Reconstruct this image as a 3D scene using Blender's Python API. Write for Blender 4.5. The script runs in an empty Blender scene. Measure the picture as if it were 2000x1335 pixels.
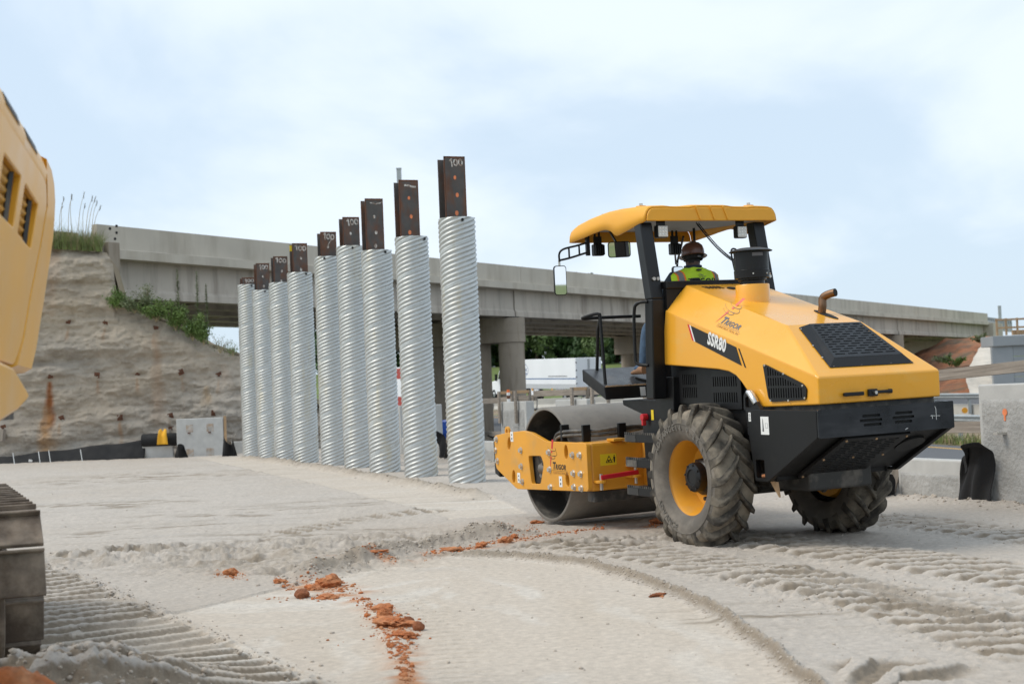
import bpy, bmesh, math, random
import numpy as np
from mathutils import Vector, Matrix, noise
random.seed(7)
S = bpy.context.scene
COL = S.collection
rad = math.radians

# ------------------------------------------------------------------ camera
LENS_PX = 2778.0                    # 50 mm lens on a 36 mm wide sensor, photograph 2000 px wide
CAM_H = 1.36
PITCH = math.atan((778 - 667.5) / LENS_PX)
ROLL = rad(2.4)
_r = Vector((1, 0, 0)); _u = Vector((0, -math.sin(PITCH), math.cos(PITCH))); _f = Vector((0, math.cos(PITCH), math.sin(PITCH)))
_R = _r * math.cos(ROLL) - _u * math.sin(ROLL); _U = _r * math.sin(ROLL) + _u * math.cos(ROLL)
CAMP = Vector((0, 0, CAM_H))
cd = bpy.data.cameras.new('camera'); cam = bpy.data.objects.new('camera', cd); COL.objects.link(cam)
cam.matrix_world = Matrix(((_R.x, _U.x, -_f.x, 0), (_R.y, _U.y, -_f.y, 0), (_R.z, _U.z, -_f.z, CAM_H), (0, 0, 0, 1)))
cd.sensor_width = 36; cd.lens = 50.0; cd.clip_start = 0.1; cd.clip_end = 3000
cd.dof.use_dof = True; cd.dof.focus_distance = 13.6; cd.dof.aperture_fstop = 3.4
S.camera = cam

# ------------------------------------------------------------------ sky and sun
SUN_AZ, SUN_EL = rad(-92), rad(50)     # compass style azimuth from +Y towards +X
W = bpy.data.worlds.new('World'); S.world = W; W.use_nodes = True
nt = W.node_tree; nt.nodes.clear()
def wn(t): return nt.nodes.new(t)
out = wn('ShaderNodeOutputWorld'); bg = wn('ShaderNodeBackground'); bg.inputs['Strength'].default_value = 0.1
sky = wn('ShaderNodeTexSky'); sky.sky_type = 'NISHITA'; sky.sun_disc = False
sky.sun_elevation = SUN_EL; sky.sun_rotation = SUN_AZ; sky.air_density = 1.0; sky.dust_density = 1.2
tc = wn('ShaderNodeTexCoord'); sep = wn('ShaderNodeSeparateXYZ'); nt.links.new(tc.outputs['Generated'], sep.inputs[0])
def wmath(op, a, b):
    m = wn('ShaderNodeMath'); m.operation = op
    for i, v in enumerate((a, b)):
        if isinstance(v, (int, float)): m.inputs[i].default_value = v
        else: nt.links.new(v, m.inputs[i])
    return m.outputs[0]
zc = wmath('ADD', wmath('MAXIMUM', sep.outputs['Z'], 0.0), 0.22)
comb = wn('ShaderNodeCombineXYZ')
nt.links.new(wmath('DIVIDE', sep.outputs['X'], zc), comb.inputs[0]); nt.links.new(wmath('DIVIDE', sep.outputs['Y'], zc), comb.inputs[1])
mp = wn('ShaderNodeMapping'); mp.inputs['Scale'].default_value = (1.0, 0.62, 1); mp.inputs['Rotation'].default_value = (0, 0, 0.5); mp.inputs['Location'].default_value = (2.35, 0.55, 0)
nt.links.new(comb.outputs[0], mp.inputs['Vector'])
n1 = wn('ShaderNodeTexNoise'); n1.inputs['Scale'].default_value = 1.15; n1.inputs['Detail'].default_value = 7; n1.inputs['Roughness'].default_value = 0.5; n1.inputs['Distortion'].default_value = 0.35
nt.links.new(mp.outputs[0], n1.inputs['Vector'])
r1 = wn('ShaderNodeValToRGB'); r1.color_ramp.elements[0].position = 0.41; r1.color_ramp.elements[1].position = 0.59
r1.color_ramp.elements[0].color = (0.22, 0.22, 0.22, 1); r1.color_ramp.elements[1].color = (0.93, 0.93, 0.93, 1); r1.color_ramp.interpolation = 'EASE'
nt.links.new(n1.outputs['Fac'], r1.inputs[0])
# cloud veil over the clear sky
mixb = wn('ShaderNodeMix'); mixb.data_type = 'RGBA'
veil = wn('ShaderNodeMix'); veil.data_type = 'RGBA'; veil.inputs[0].default_value = 0.78
nt.links.new(sky.outputs[0], veil.inputs[6]); veil.inputs[7].default_value = (4.5, 5.6, 6.75, 1)
nt.links.new(r1.outputs[0], mixb.inputs[0]); nt.links.new(veil.outputs[2], mixb.inputs[6]); mixb.inputs[7].default_value = (6.25, 6.95, 7.6, 1)
nt.links.new(mixb.outputs[2], bg.inputs['Color']); nt.links.new(bg.outputs[0], out.inputs[0])

sd = bpy.data.lights.new('sun', 'SUN'); sd.energy = 1.5; sd.angle = rad(28); sd.color = (1.0, 0.93, 0.82)
sun = bpy.data.objects.new('sun', sd); COL.objects.link(sun)
sv = Vector((math.sin(SUN_AZ) * math.cos(SUN_EL), math.cos(SUN_AZ) * math.cos(SUN_EL), math.sin(SUN_EL)))
sun.rotation_euler = sv.to_track_quat('Z', 'Y').to_euler(); sun.location = sv * 50
S.view_settings.view_transform = 'Standard'; S.view_settings.look = 'None'; S.view_settings.gamma = 1.0
S.view_settings.exposure = 0.55; S.view_settings.use_curve_mapping = False
S.render.resolution_x = 1024; S.render.resolution_y = 683

# ------------------------------------------------------------------ surveying helpers
def ray(x, y): return _f + _R * ((x - 1000) / LENS_PX) + _U * ((667.5 - y) / LENS_PX)
def gp(x, y, h=0.0):                # the spot on a level of height h seen at this place in the photograph
    d = ray(x, y); return CAMP + d * ((h - CAM_H) / d.z)
def ap(x, y, Y):                    # the spot at distance Y
    d = ray(x, y); return CAMP + d * (Y / d.y)

# ------------------------------------------------------------------ materials
def mat(name, col, rough=0.6, metal=0.0, var=0.12, vs=4.0, bump=0.0, bs=40.0, col2=None, c2s=2.0, c2lo=0.5, c2hi=0.65, coat=0.0, spec=0.5, streak=None, bdist=0.01, trans=0.0):
    m = bpy.data.materials.new(name); m.use_nodes = True; n = m.node_tree.nodes; l = m.node_tree.links
    b = n['Principled BSDF']; b.inputs['Roughness'].default_value = rough; b.inputs['Metallic'].default_value = metal
    b.inputs['Specular IOR Level'].default_value = spec
    if coat: b.inputs['Coat Weight'].default_value = coat; b.inputs['Coat Roughness'].default_value = 0.12
    if trans: b.inputs['Subsurface Weight'].default_value = 0.0
    t = n.new('ShaderNodeTexCoord'); oi = n.new('ShaderNodeObjectInfo')
    add = n.new('ShaderNodeVectorMath'); add.operation = 'ADD'; l.new(t.outputs['Object'], add.inputs[0])
    mul = n.new('ShaderNodeMath'); mul.operation = 'MULTIPLY'; mul.inputs[1].default_value = 37.0; l.new(oi.outputs['Random'], mul.inputs[0]); l.new(mul.outputs[0], add.inputs[1])
    vec = add.outputs[0]
    no = n.new('ShaderNodeTexNoise'); no.inputs['Scale'].default_value = vs; no.inputs['Detail'].default_value = 6; l.new(vec, no.inputs['Vector'])
    mr = n.new('ShaderNodeMapRange'); mr.inputs['From Min'].default_value = 0.25; mr.inputs['From Max'].default_value = 0.75
    mr.inputs['To Min'].default_value = 1 - var; mr.inputs['To Max'].default_value = 1 + var; l.new(no.outputs['Fac'], mr.inputs['Value'])
    if rough > 0.1:
        rg_ = n.new('ShaderNodeMapRange'); rg_.inputs['From Min'].default_value = 0.3; rg_.inputs['From Max'].default_value = 0.7; rg_.inputs['To Min'].default_value = max(0.05, rough - 0.09); rg_.inputs['To Max'].default_value = min(1.0, rough + 0.13); l.new(no.outputs['Fac'], rg_.inputs['Value']); l.new(rg_.outputs[0], b.inputs['Roughness'])
    sc = n.new('ShaderNodeVectorMath'); sc.operation = 'SCALE'; l.new(mr.outputs[0], sc.inputs['Scale'])
    src = None
    if col2 is not None:
        n2 = n.new('ShaderNodeTexNoise'); n2.inputs['Scale'].default_value = c2s; n2.inputs['Detail'].default_value = 7; n2.inputs['Roughness'].default_value = 0.6
        v2 = vec
        if streak:
            mp_ = n.new('ShaderNodeMapping'); mp_.inputs['Scale'].default_value = streak; l.new(vec, mp_.inputs['Vector']); v2 = mp_.outputs[0]
        l.new(v2, n2.inputs['Vector'])
        m2 = n.new('ShaderNodeMapRange'); m2.inputs['From Min'].default_value = c2lo; m2.inputs['From Max'].default_value = c2hi; l.new(n2.outputs['Fac'], m2.inputs['Value'])
        mx = n.new('ShaderNodeMix'); mx.data_type = 'RGBA'; l.new(m2.outputs[0], mx.inputs[0]); mx.inputs[6].default_value = (*col, 1); mx.inputs[7].default_value = (*col2, 1)
        l.new(mx.outputs[2], sc.inputs[0])
    else: sc.inputs[0].default_value = col
    l.new(sc.outputs[0], b.inputs['Base Color'])
    if bump:
        nb = n.new('ShaderNodeTexNoise'); nb.inputs['Scale'].default_value = bs; nb.inputs['Detail'].default_value = 5; l.new(vec, nb.inputs['Vector'])
        bp = n.new('ShaderNodeBump'); bp.inputs['Strength'].default_value = bump; bp.inputs['Distance'].default_value = bdist; l.new(nb.outputs['Fac'], bp.inputs['Height']); l.new(bp.outputs[0], b.inputs['Normal'])
    return m
M = {}
M['yellow'] = mat('yellow_paint', (0.86, 0.400, 0.030), 0.32, var=0.04, vs=1.5, coat=0.35, col2=(0.80, 0.44, 0.085), c2s=3.5, c2lo=0.55, c2hi=0.85, streak=(1, 1, 2.5))
M['yellow_dull'] = mat('dusty_yellow_paint', (0.74, 0.335, 0.028), 0.42, var=0.08, vs=3, col2=(0.58, 0.32, 0.09), c2s=3.5, c2lo=0.55, c2hi=0.8, bump=0.05)
M['canopy'] = mat('canopy_yellow_plastic', (0.82, 0.385, 0.028), 0.5, var=0.06, vs=2, bump=0.05, bs=150)
M['black'] = mat('black_paint', (0.0085, 0.0085, 0.009), 0.42, var=0.3, vs=3, col2=(0.035, 0.032, 0.029), c2s=2.2, c2lo=0.56, c2hi=0.85, spec=0.32)
M['black_clean'] = mat('black_satin_metal', (0.009, 0.009, 0.010), 0.38, var=0.1, spec=0.35)
M['blackbump'] = mat('scuffed_black_paint', (0.009, 0.0105, 0.014), 0.30, var=0.25, vs=6, col2=(0.045, 0.046, 0.05), c2s=1.4, c2lo=0.52, c2hi=0.9, streak=(1, 1, 6))
M['dark'] = mat('dark_interior', (0.010, 0.010, 0.010), 0.8)
M['dusty'] = mat('dusty_black_metal', (0.035, 0.034, 0.032), 0.6, var=0.3, vs=6, col2=(0.17, 0.15, 0.125), c2s=5, c2lo=0.48, c2hi=0.72)
M['rustpatch'] = mat('rust_bled_concrete', (0.40, 0.30, 0.22), 0.9, var=0.25, vs=8, col2=(0.44, 0.42, 0.39), c2s=6, c2lo=0.4, c2hi=0.6)
M['rubber'] = mat('dusty_tyre_rubber', (0.060, 0.053, 0.044), 0.75, var=0.25, vs=6, col2=(0.27, 0.23, 0.178), c2s=4.0, c2lo=0.34, c2hi=0.58, bump=0.25, bs=60, bdist=0.006, spec=0.2)
M['lugrubber'] = mat('tyre_lug_rubber', (0.048, 0.043, 0.037), 0.85, var=0.25, vs=8, col2=(0.19, 0.165, 0.13), c2s=6, c2lo=0.42, c2hi=0.66, spec=0.2)
M['sidewall'] = mat('tyre_sidewall', (0.125, 0.110, 0.092), 0.75, var=0.2, vs=5, col2=(0.20, 0.175, 0.145), c2s=5, c2lo=0.45, c2hi=0.7, bump=0.12, bs=50)
M['lettering'] = mat('raised_tyre_lettering', (0.17, 0.155, 0.135), 0.7)
M['drum'] = mat('sandy_drum_steel', (0.185, 0.168, 0.148), 0.62, metal=0.15, var=0.12, vs=18, col2=(0.25, 0.23, 0.20), c2s=2.0, c2lo=0.4, c2hi=0.7, bump=0.15, bs=160, bdist=0.003)
M['drumin'] = mat('drum_inside_steel', (0.075, 0.07, 0.062), 0.7, var=0.3, vs=6, col2=(0.20, 0.18, 0.15), c2s=5, c2lo=0.5, c2hi=0.7)
M['bolt'] = mat('zinc_bolt', (0.62, 0.60, 0.56), 0.35, metal=0.8, var=0.1)
M['chrome'] = mat('bare_steel', (0.6, 0.58, 0.55), 0.25, metal=1.0, var=0.1)
M['exhaust'] = mat('heat_tinted_steel', (0.20, 0.125, 0.08), 0.48, metal=1.0, var=0.3, vs=20)
M['mirror'] = mat('mirror_glass', (0.92, 0.93, 0.95), 0.015, metal=1.0, var=0.0)
M['lens'] = mat('lamp_lens', (0.62, 0.62, 0.60), 0.2, var=0.05, vs=60)
M['white'] = mat('white_print', (0.80, 0.80, 0.78), 0.5, var=0.03)
M['yprint'] = mat('yellow_warning_label', (0.80, 0.58, 0.02), 0.5, var=0.03)
M['kprint'] = mat('black_print', (0.012, 0.012, 0.012), 0.5, var=0.0)
M['gprint'] = mat('grey_print', (0.12, 0.12, 0.13), 0.5, var=0.0)
M['rprint'] = mat('red_print', (0.62, 0.025, 0.03), 0.5, var=0.0)
M['pprint'] = mat('faded_red_print', (0.72, 0.16, 0.10), 0.5, var=0.0)
M['oprint'] = mat('thin_ochre_print', (0.38, 0.19, 0.05), 0.5, var=0.0)
M['red'] = mat('red_paint', (0.55, 0.014, 0.025), 0.4, var=0.1)
M['hose'] = mat('dusty_hydraulic_hose', (0.05, 0.048, 0.046), 0.55, var=0.3, vs=10, col2=(0.22, 0.19, 0.15), c2s=8, c2lo=0.45, c2hi=0.7)
M['liner'] = mat('grey_canopy_liner', (0.22, 0.215, 0.20), 0.55, var=0.15, vs=3)
M['chequer'] = mat('chequer_plate_black', (0.06, 0.065, 0.072), 0.34, var=0.25, vs=8, bump=0.5, bs=70, bdist=0.004, col2=(0.13, 0.125, 0.115), c2s=3, c2lo=0.55, c2hi=0.8)
M['zinc'] = mat('galvanised_steel', (0.54, 0.555, 0.545), 0.46, metal=0.45, var=0.10, vs=9, col2=(0.57, 0.53, 0.42), c2s=1.3, c2lo=0.56, c2hi=0.74, streak=(2.5, 2.5, 0.45))
M['rail'] = mat('weathered_galvanised_rail', (0.42, 0.44, 0.44), 0.42, metal=0.5, var=0.12, vs=3)
M['pile'] = mat('rusty_mill_steel', (0.092, 0.082, 0.076), 0.65, metal=0.1, var=0.3, vs=5, col2=(0.15, 0.062, 0.030), c2s=3.2, c2lo=0.44, c2hi=0.66, streak=(1.5, 1.5, 0.7))
M['rust'] = mat('rusted_edge', (0.12, 0.048, 0.024), 0.8, var=0.35, vs=9)
M['spray_w'] = mat('white_spray_paint', (0.70, 0.67, 0.62), 0.7, var=0.2, vs=12, col2=(0.26, 0.17, 0.12), c2s=26, c2lo=0.42, c2hi=0.60)
M['spray_o'] = mat('orange_spray_paint', (0.85, 0.25, 0.10), 0.7, var=0.2, vs=12)
M['conc'] = mat('bridge_concrete', (0.55, 0.495, 0.415), 0.85, var=0.12, vs=0.5, col2=(0.37, 0.32, 0.255), c2s=0.9, c2lo=0.46, c2hi=0.78, streak=(1.3, 1.3, 0.25), bump=0.2, bs=12)
M['conc_d'] = mat('girder_concrete', (0.51, 0.455, 0.392), 0.85, var=0.12, vs=0.5, col2=(0.24, 0.20, 0.165), c2s=0.8, c2lo=0.48, c2hi=0.76, streak=(2.5, 2.5, 0.3), bump=0.2, bs=12)
M['pier'] = mat('weathered_pier_concrete', (0.34, 0.285, 0.225), 0.85, var=0.14, vs=1.2, col2=(0.22, 0.17, 0.12), c2s=1.2, c2lo=0.5, c2hi=0.75, streak=(2, 2, 0.3), bump=0.2, bs=10)
M['panel'] = mat('rough_precast_concrete', (0.37, 0.365, 0.35), 0.9, var=0.16, vs=5, col2=(0.44, 0.435, 0.42), c2s=2.4, c2lo=0.45, c2hi=0.7, bump=0.7, bs=22, bdist=0.025)
M['panel_edge'] = mat('smooth_precast_edge', (0.50, 0.495, 0.475), 0.8, var=0.10, vs=6, bump=0.15, bs=40)
M['newconc'] = mat('new_grey_concrete', (0.33, 0.345, 0.355), 0.8, var=0.08, vs=0.6, bump=0.1, bs=8)
M['wood'] = mat('weathered_timber', (0.20, 0.168, 0.138), 0.85, var=0.15, vs=2, col2=(0.36, 0.31, 0.26), c2s=5, c2lo=0.35, c2hi=0.7, streak=(0.35, 9, 9), bump=0.3, bs=20)
M['newwood'] = mat('fresh_timber', (0.46, 0.30, 0.17), 0.8, var=0.2, vs=3, col2=(0.36, 0.24, 0.14), c2s=4, c2lo=0.45, c2hi=0.65)
M['fabric'] = mat('black_geotextile', (0.012, 0.012, 0.013), 0.85, var=0.3, vs=4, bump=0.3, bs=40)
M['asphalt'] = mat('asphalt', (0.105, 0.108, 0.115), 0.9, var=0.12, vs=0.7, bump=0.3, bs=60)
M['yline'] = mat('yellow_road_paint', (0.62, 0.34, 0.05), 0.7, var=0.15)
M['wline'] = mat('white_road_paint', (0.7, 0.7, 0.68), 0.7, var=0.15)
M['barrier'] = mat('pale_concrete_barrier', (0.56, 0.53, 0.47), 0.85, var=0.12, vs=1.5)
M['grassland'] = mat('mown_grass', (0.115, 0.155, 0.035), 0.9, var=0.3, vs=0.4, col2=(0.20, 0.16, 0.075), c2s=0.08, c2lo=0.5, c2hi=0.7)
M['earth'] = mat('bare_earth', (0.27, 0.20, 0.14), 0.95, var=0.25, vs=0.3, col2=(0.16, 0.16, 0.06), c2s=0.12, c2lo=0.45, c2hi=0.65)
M['clay'] = mat('red_clay', (0.42, 0.130, 0.040), 0.95, var=0.3, vs=20, col2=(0.46, 0.22, 0.105), c2s=6, c2lo=0.4, c2hi=0.7, bump=0.6, bs=60, bdist=0.01)
M['claystone'] = mat('dark_clay_stone', (0.24, 0.085, 0.035), 0.9, var=0.35, vs=14, bump=0.5, bs=60)
M['clayslope'] = mat('red_clay_bank', (0.33, 0.135, 0.065), 0.95, var=0.35, vs=1.2, col2=(0.17, 0.12, 0.075), c2s=0.45, c2lo=0.45, c2hi=0.65, bump=0.5, bs=2, bdist=0.3)
M['paleshot'] = mat('pale_sprayed_concrete', (0.58, 0.53, 0.46), 0.9, var=0.14, vs=0.8, bump=0.6, bs=1.5, bdist=0.3)
M['cat'] = mat('excavator_yellow', (0.84, 0.415, 0.035), 0.38, var=0.06, vs=2, coat=0.2)
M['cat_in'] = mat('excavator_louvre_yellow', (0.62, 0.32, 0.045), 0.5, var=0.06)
M['track'] = mat('muddy_track_steel', (0.095, 0.072, 0.054), 0.85, var=0.3, vs=8, col2=(0.29, 0.24, 0.19), c2s=5, c2lo=0.40, c2hi=0.72, bump=0.4, bs=40)
M['trackedge'] = mat('sandy_track_edge', (0.36, 0.33, 0.29), 0.85, var=0.3, vs=20)
M['skin'] = mat('dark_skin', (0.075, 0.034, 0.020), 0.5, var=0.05)
M['hair'] = mat('black_hair', (0.008, 0.007, 0.007), 0.7)
M['navy'] = mat('navy_shirt', (0.018, 0.030, 0.045), 0.85, var=0.15, vs=12)
M['denim'] = mat('blue_denim', (0.075, 0.125, 0.20), 0.9, var=0.25, vs=25)
M['boot'] = mat('tan_boot', (0.36, 0.19, 0.10), 0.7, var=0.15)
M['helmet'] = mat('brown_hard_hat', (0.105, 0.040, 0.024), 0.33, var=0.05, coat=0.2)
M['seat'] = mat('black_vinyl', (0.018, 0.018, 0.018), 0.5)
M['truckw'] = mat('white_trailer_paint', (0.86, 0.87, 0.88), 0.45, var=0.04, vs=0.5)
M['truckg'] = mat('trailer_silver_skirt', (0.52, 0.53, 0.54), 0.4, var=0.1)
M['bluep'] = mat('blue_print', (0.055, 0.135, 0.30), 0.5, var=0.0)
M['glass'] = mat('dark_glass', (0.02, 0.025, 0.03), 0.08, var=0.0)
M['truckred'] = mat('red_trailer_paint', (0.42, 0.06, 0.045), 0.5, var=0.1)
M['amber'] = mat('amber_lens', (0.85, 0.36, 0.02), 0.4, var=0.0)
M['bagy'] = mat('yellow_paper_bag', (0.78, 0.40, 0.02), 0.7, var=0.1)
M['bluepl'] = mat('blue_plastic', (0.02, 0.09, 0.42), 0.45, var=0.1)
M['orange'] = mat('orange_plastic', (0.80, 0.17, 0.03), 0.5, var=0.05)
M['bark'] = mat('bark', (0.10, 0.075, 0.055), 0.9, var=0.3, vs=6)
def leafmat(name, c, v=0.35, vs=0.5):
    m = mat(name, c, 0.6, var=v, vs=vs); b = m.node_tree.nodes['Principled BSDF']; b.inputs['Transmission Weight'].default_value = 0.0; return m
M['leaf'] = leafmat('deciduous_leaves', (0.062, 0.115, 0.036)); M['leaf2'] = leafmat('pale_deciduous_leaves', (0.115, 0.17, 0.055)); M['leaf3'] = leafmat('dark_pine_needles', (0.042, 0.085, 0.038))
M['weed'] = leafmat('weed_leaves', (0.135, 0.205, 0.048), 0.45, 3); M['weed2'] = leafmat('grey_green_weed_leaves', (0.16, 0.19, 0.09), 0.4, 3)
M['grass'] = leafmat('green_grass_blades', (0.165, 0.205, 0.060), 0.45, 4); M['straw'] = leafmat('dry_grass_stalks', (0.33, 0.26, 0.15), 0.3, 4); M['seed'] = leafmat('grass_seed_heads', (0.12, 0.11, 0.085), 0.3, 4)

# ------------------------------------------------------------------ mesh helpers
class MB:
    def __init__(s): s.v = []; s.f = []; s.m = []
    def add(s, vs, fs, mi=0, X=None):
        o = len(s.v)
        if X is not None: vs = [X @ Vector(p) for p in vs]
        s.v += [tuple(p) for p in vs]; s.f += [tuple(i + o for i in f) for f in fs]; s.m += [mi] * len(fs); return s
    def box(s, lo, hi, X=None, mi=0):
        (a, b, c), (d, e, f) = lo, hi
        vs = [(a, b, c), (d, b, c), (d, e, c), (a, e, c), (a, b, f), (d, b, f), (d, e, f), (a, e, f)]
        return s.add(vs, [(0, 3, 2, 1), (4, 5, 6, 7), (0, 1, 5, 4), (1, 2, 6, 5), (2, 3, 7, 6), (3, 0, 4, 7)], mi, X)
    def cbox(s, c, sz, X=None, mi=0):
        return s.box([c[i] - sz[i] / 2 for i in range(3)], [c[i] + sz[i] / 2 for i in range(3)], X, mi)
    def beam(s, p0, p1, w, h, up=(0, 0, 1), mi=0):
        p0 = Vector(p0); p1 = Vector(p1); d = (p1 - p0); L = d.length; d.normalize(); u = Vector(up)
        y = u.cross(d)
        if y.length < 1e-5: y = Vector((0, 1, 0)).cross(d)
        y.normalize(); z = d.cross(y)
        X = Matrix(((d.x, y.x, z.x, p0.x), (d.y, y.y, z.y, p0.y), (d.z, y.z, z.z, p0.z), (0, 0, 0, 1)))
        return s.box((0, -w / 2, -h / 2), (L, w / 2, h / 2), X, mi)
    def prism(s, poly, ext, mi=0):
        n = len(poly); P = [Vector(p) for p in poly]; e = Vector(ext); Q = [p + e for p in P]
        nr = Vector((0, 0, 0))
        for i in range(n): nr += P[i].cross(P[(i + 1) % n])
        fs = [tuple(range(n)), tuple(range(2 * n - 1, n - 1, -1))] + [(i, i + n, (i + 1) % n + n, (i + 1) % n) for i in range(n)]
        if nr.dot(e) > 0: fs = [f[::-1] for f in fs]
        return s.add(P + Q, fs, mi)
    def lathe(s, prof, X, n=32, mi=0, a0=0, a1=2 * math.pi, close=False):   # prof: (r, h); axis = local z
        full = abs(a1 - a0 - 2 * math.pi) < 1e-6; k = n if full else n + 1
        vs = []
        for j in range(k):
            a = a0 + (a1 - a0) * j / n
            for r, h in prof: vs.append((r * math.cos(a), r * math.sin(a), h))
        m = len(prof); fs = []
        for j in range(n):
            j2 = (j + 1) % k
            for i in range(m - 1): fs.append((j * m + i, j2 * m + i, j2 * m + i + 1, j * m + i + 1))
            if close: fs.append((j * m + m - 1, j2 * m + m - 1, j2 * m, j * m))
        return s.add(vs, fs, mi, X)
    def cyl(s, p0, p1, r0, r1=None, n=16, mi=0):
        p0 = Vector(p0); p1 = Vector(p1); r1 = r0 if r1 is None else r1
        X = axm(p0, p1 - p0); h = (p1 - p0).length
        vs = []
        for j in range(n):
            a = 2 * math.pi * j / n; vs += [(r0 * math.cos(a), r0 * math.sin(a), 0), (r1 * math.cos(a), r1 * math.sin(a), h)]
        fs = [(2 * j, 2 * ((j + 1) % n), 2 * ((j + 1) % n) + 1, 2 * j + 1) for j in range(n)]
        fs += [tuple(2 * j for j in range(n - 1, -1, -1)), tuple(2 * j + 1 for j in range(n))]
        return s.add(vs, fs, mi, X)
    def tube(s, pts, r, n=8, mi=0):
        P = [Vector(p) for p in pts]; m = len(P); vs = []
        rr = r if isinstance(r, (list, tuple)) else [r] * m
        t = (P[1] - P[0]).normalized(); nn = t.orthogonal().normalized()
        for i in range(m):
            t2 = (P[min(i + 1, m - 1)] - P[max(i - 1, 0)]).normalized()
            nn = (nn - t2 * nn.dot(t2)); nn = nn.normalized() if nn.length > 1e-6 else t2.orthogonal().normalized()
            bb = t2.cross(nn)
            for j in range(n):
                a = 2 * math.pi * j / n; vs.append(P[i] + (nn * math.cos(a) + bb * math.sin(a)) * rr[i])
        fs = [(i * n + j, i * n + (j + 1) % n, (i + 1) * n + (j + 1) % n, (i + 1) * n + j) for i in range(m - 1) for j in range(n)]
        fs += [tuple(range(n - 1, -1, -1)), tuple((m - 1) * n + j for j in range(n))]
        return s.add(vs, fs, mi)
    def build(s, name, mats, parent=None, smooth=None, bevel=0, segs=2, loc=None):
        me = bpy.data.meshes.new(name); me.from_pydata(s.v, [], s.f)
        ms = mats if isinstance(mats, (list, tuple)) else [mats]
        for m_ in ms: me.materials.append(M[m_] if isinstance(m_, str) else m_)
        if len(ms) > 1: me.polygons.foreach_set('material_index', s.m)
        if smooth is not None:
            me.polygons.foreach_set('use_smooth', [True] * len(me.polygons))
            if smooth < 179: me.set_sharp_from_angle(angle=rad(smooth))
        me.update()
        return obj(name, me, parent, bevel, segs, loc)
def obj(name, me, parent=None, bevel=0, segs=2, loc=None):
    o = bpy.data.objects.new(name, me); COL.objects.link(o)
    if parent is not None: o.parent = parent
    if loc is not None: o.location = loc
    if bevel:
        b = o.modifiers.new('bevel', 'BEVEL'); b.width = bevel; b.segments = segs; b.limit_method = 'ANGLE'; b.angle_limit = rad(30); b.harden_normals = False
    return o
def axm(p, d):
    z = Vector(d).normalized(); x = z.orthogonal().normalized(); y = z.cross(x); p = Vector(p)
    return Matrix(((x.x, y.x, z.x, p.x), (x.y, y.y, z.y, p.y), (x.z, y.z, z.z, p.z), (0, 0, 0, 1)))
def frm(o, x, y):
    x = Vector(x).normalized(); y = Vector(y); z = x.cross(y).normalized(); y = z.cross(x); o = Vector(o)
    return Matrix(((x.x, y.x, z.x, o.x), (x.y, y.y, z.y, o.y), (x.z, y.z, z.z, o.z), (0, 0, 0, 1)))
def empty(name, loc=(0, 0, 0), rz=0.0):
    o = bpy.data.objects.new(name, None); COL.objects.link(o); o.location = loc; o.rotation_euler = (0, 0, rz); o.empty_display_size = 0.2; return o
def tag(o, label, cat=None, group=None, kind=None):
    o['label'] = label
    if cat: o['category'] = cat
    if group: o['group'] = group
    if kind: o['kind'] = kind
    return o
def struct(o, label=None):
    o['kind'] = 'structure'
    if label: o['label'] = label
    return o
def _curve_mesh(cu):
    ob = bpy.data.objects.new('tmp', cu); COL.objects.link(ob)
    me = bpy.data.meshes.new_from_object(ob.evaluated_get(bpy.context.evaluated_depsgraph_get()))
    vs = [tuple(v.co) for v in me.vertices]; fs = [tuple(p.vertices) for p in me.polygons]
    bpy.data.objects.remove(ob); bpy.data.meshes.remove(me); return vs, fs
def plate(loops, th, bev=0.0):          # flat plate with holes in the xy plane, thickness th about z = 0
    cu = bpy.data.curves.new('tmp', 'CURVE'); cu.dimensions = '2D'; cu.fill_mode = 'BOTH'; cu.extrude = max(th / 2 - bev, 0.0); cu.bevel_depth = bev; cu.bevel_resolution = 1
    if bev: cu.offset = -bev
    for lp in loops:
        sp = cu.splines.new('POLY'); sp.points.add(len(lp) - 1)
        for i, p in enumerate(lp): sp.points[i].co = (p[0], p[1], 0, 1)
        sp.use_cyclic_u = True
    r = _curve_mesh(cu); bpy.data.curves.remove(cu); return r
def text(body, size, bold=0.0, shear=0.0, th=0.0, space=1.0, align='LEFT'):
    cu = bpy.data.curves.new('tmp', 'FONT'); cu.body = body; cu.size = size; cu.offset = bold * size; cu.shear = shear; cu.extrude = th; cu.space_character = space; cu.align_x = align; cu.resolution_u = 3
    r = _curve_mesh(cu); bpy.data.curves.remove(cu); return r
def rrect(x0, y0, x1, y1, r, n=4):
    pts = []
    for cx, cy, a in ((x1 - r, y1 - r, 0), (x0 + r, y1 - r, 90), (x0 + r, y0 + r, 180), (x1 - r, y0 + r, 270)):
        for i in range(n + 1): t = rad(a + 90 * i / n); pts.append((cx + r * math.cos(t), cy + r * math.sin(t)))
    return pts
def ell(cx, cy, rx, ry, n=16, rot=0): 
    c, s_ = math.cos(rot), math.sin(rot)
    return [(cx + rx * math.cos(t) * c - ry * math.sin(t) * s_, cy + rx * math.cos(t) * s_ + ry * math.sin(t) * c) for t in [2 * math.pi * i / n for i in range(n)]]
def roundpoly(pts, r, n=3):
    out_ = []; N = len(pts)
    for i in range(N):
        a, b, c = Vector(pts[i - 1]), Vector(pts[i]), Vector(pts[(i + 1) % N]); d1 = (a - b); d2 = (c - b)
        k = min(r, d1.length * .45, d2.length * .45); p = b + d1.normalized() * k; q = b + d2.normalized() * k
        for j in range(n + 1): t = j / n; out_.append(tuple(p * (1 - t) ** 2 + b * 2 * t * (1 - t) + q * t * t))
    return out_
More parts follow.
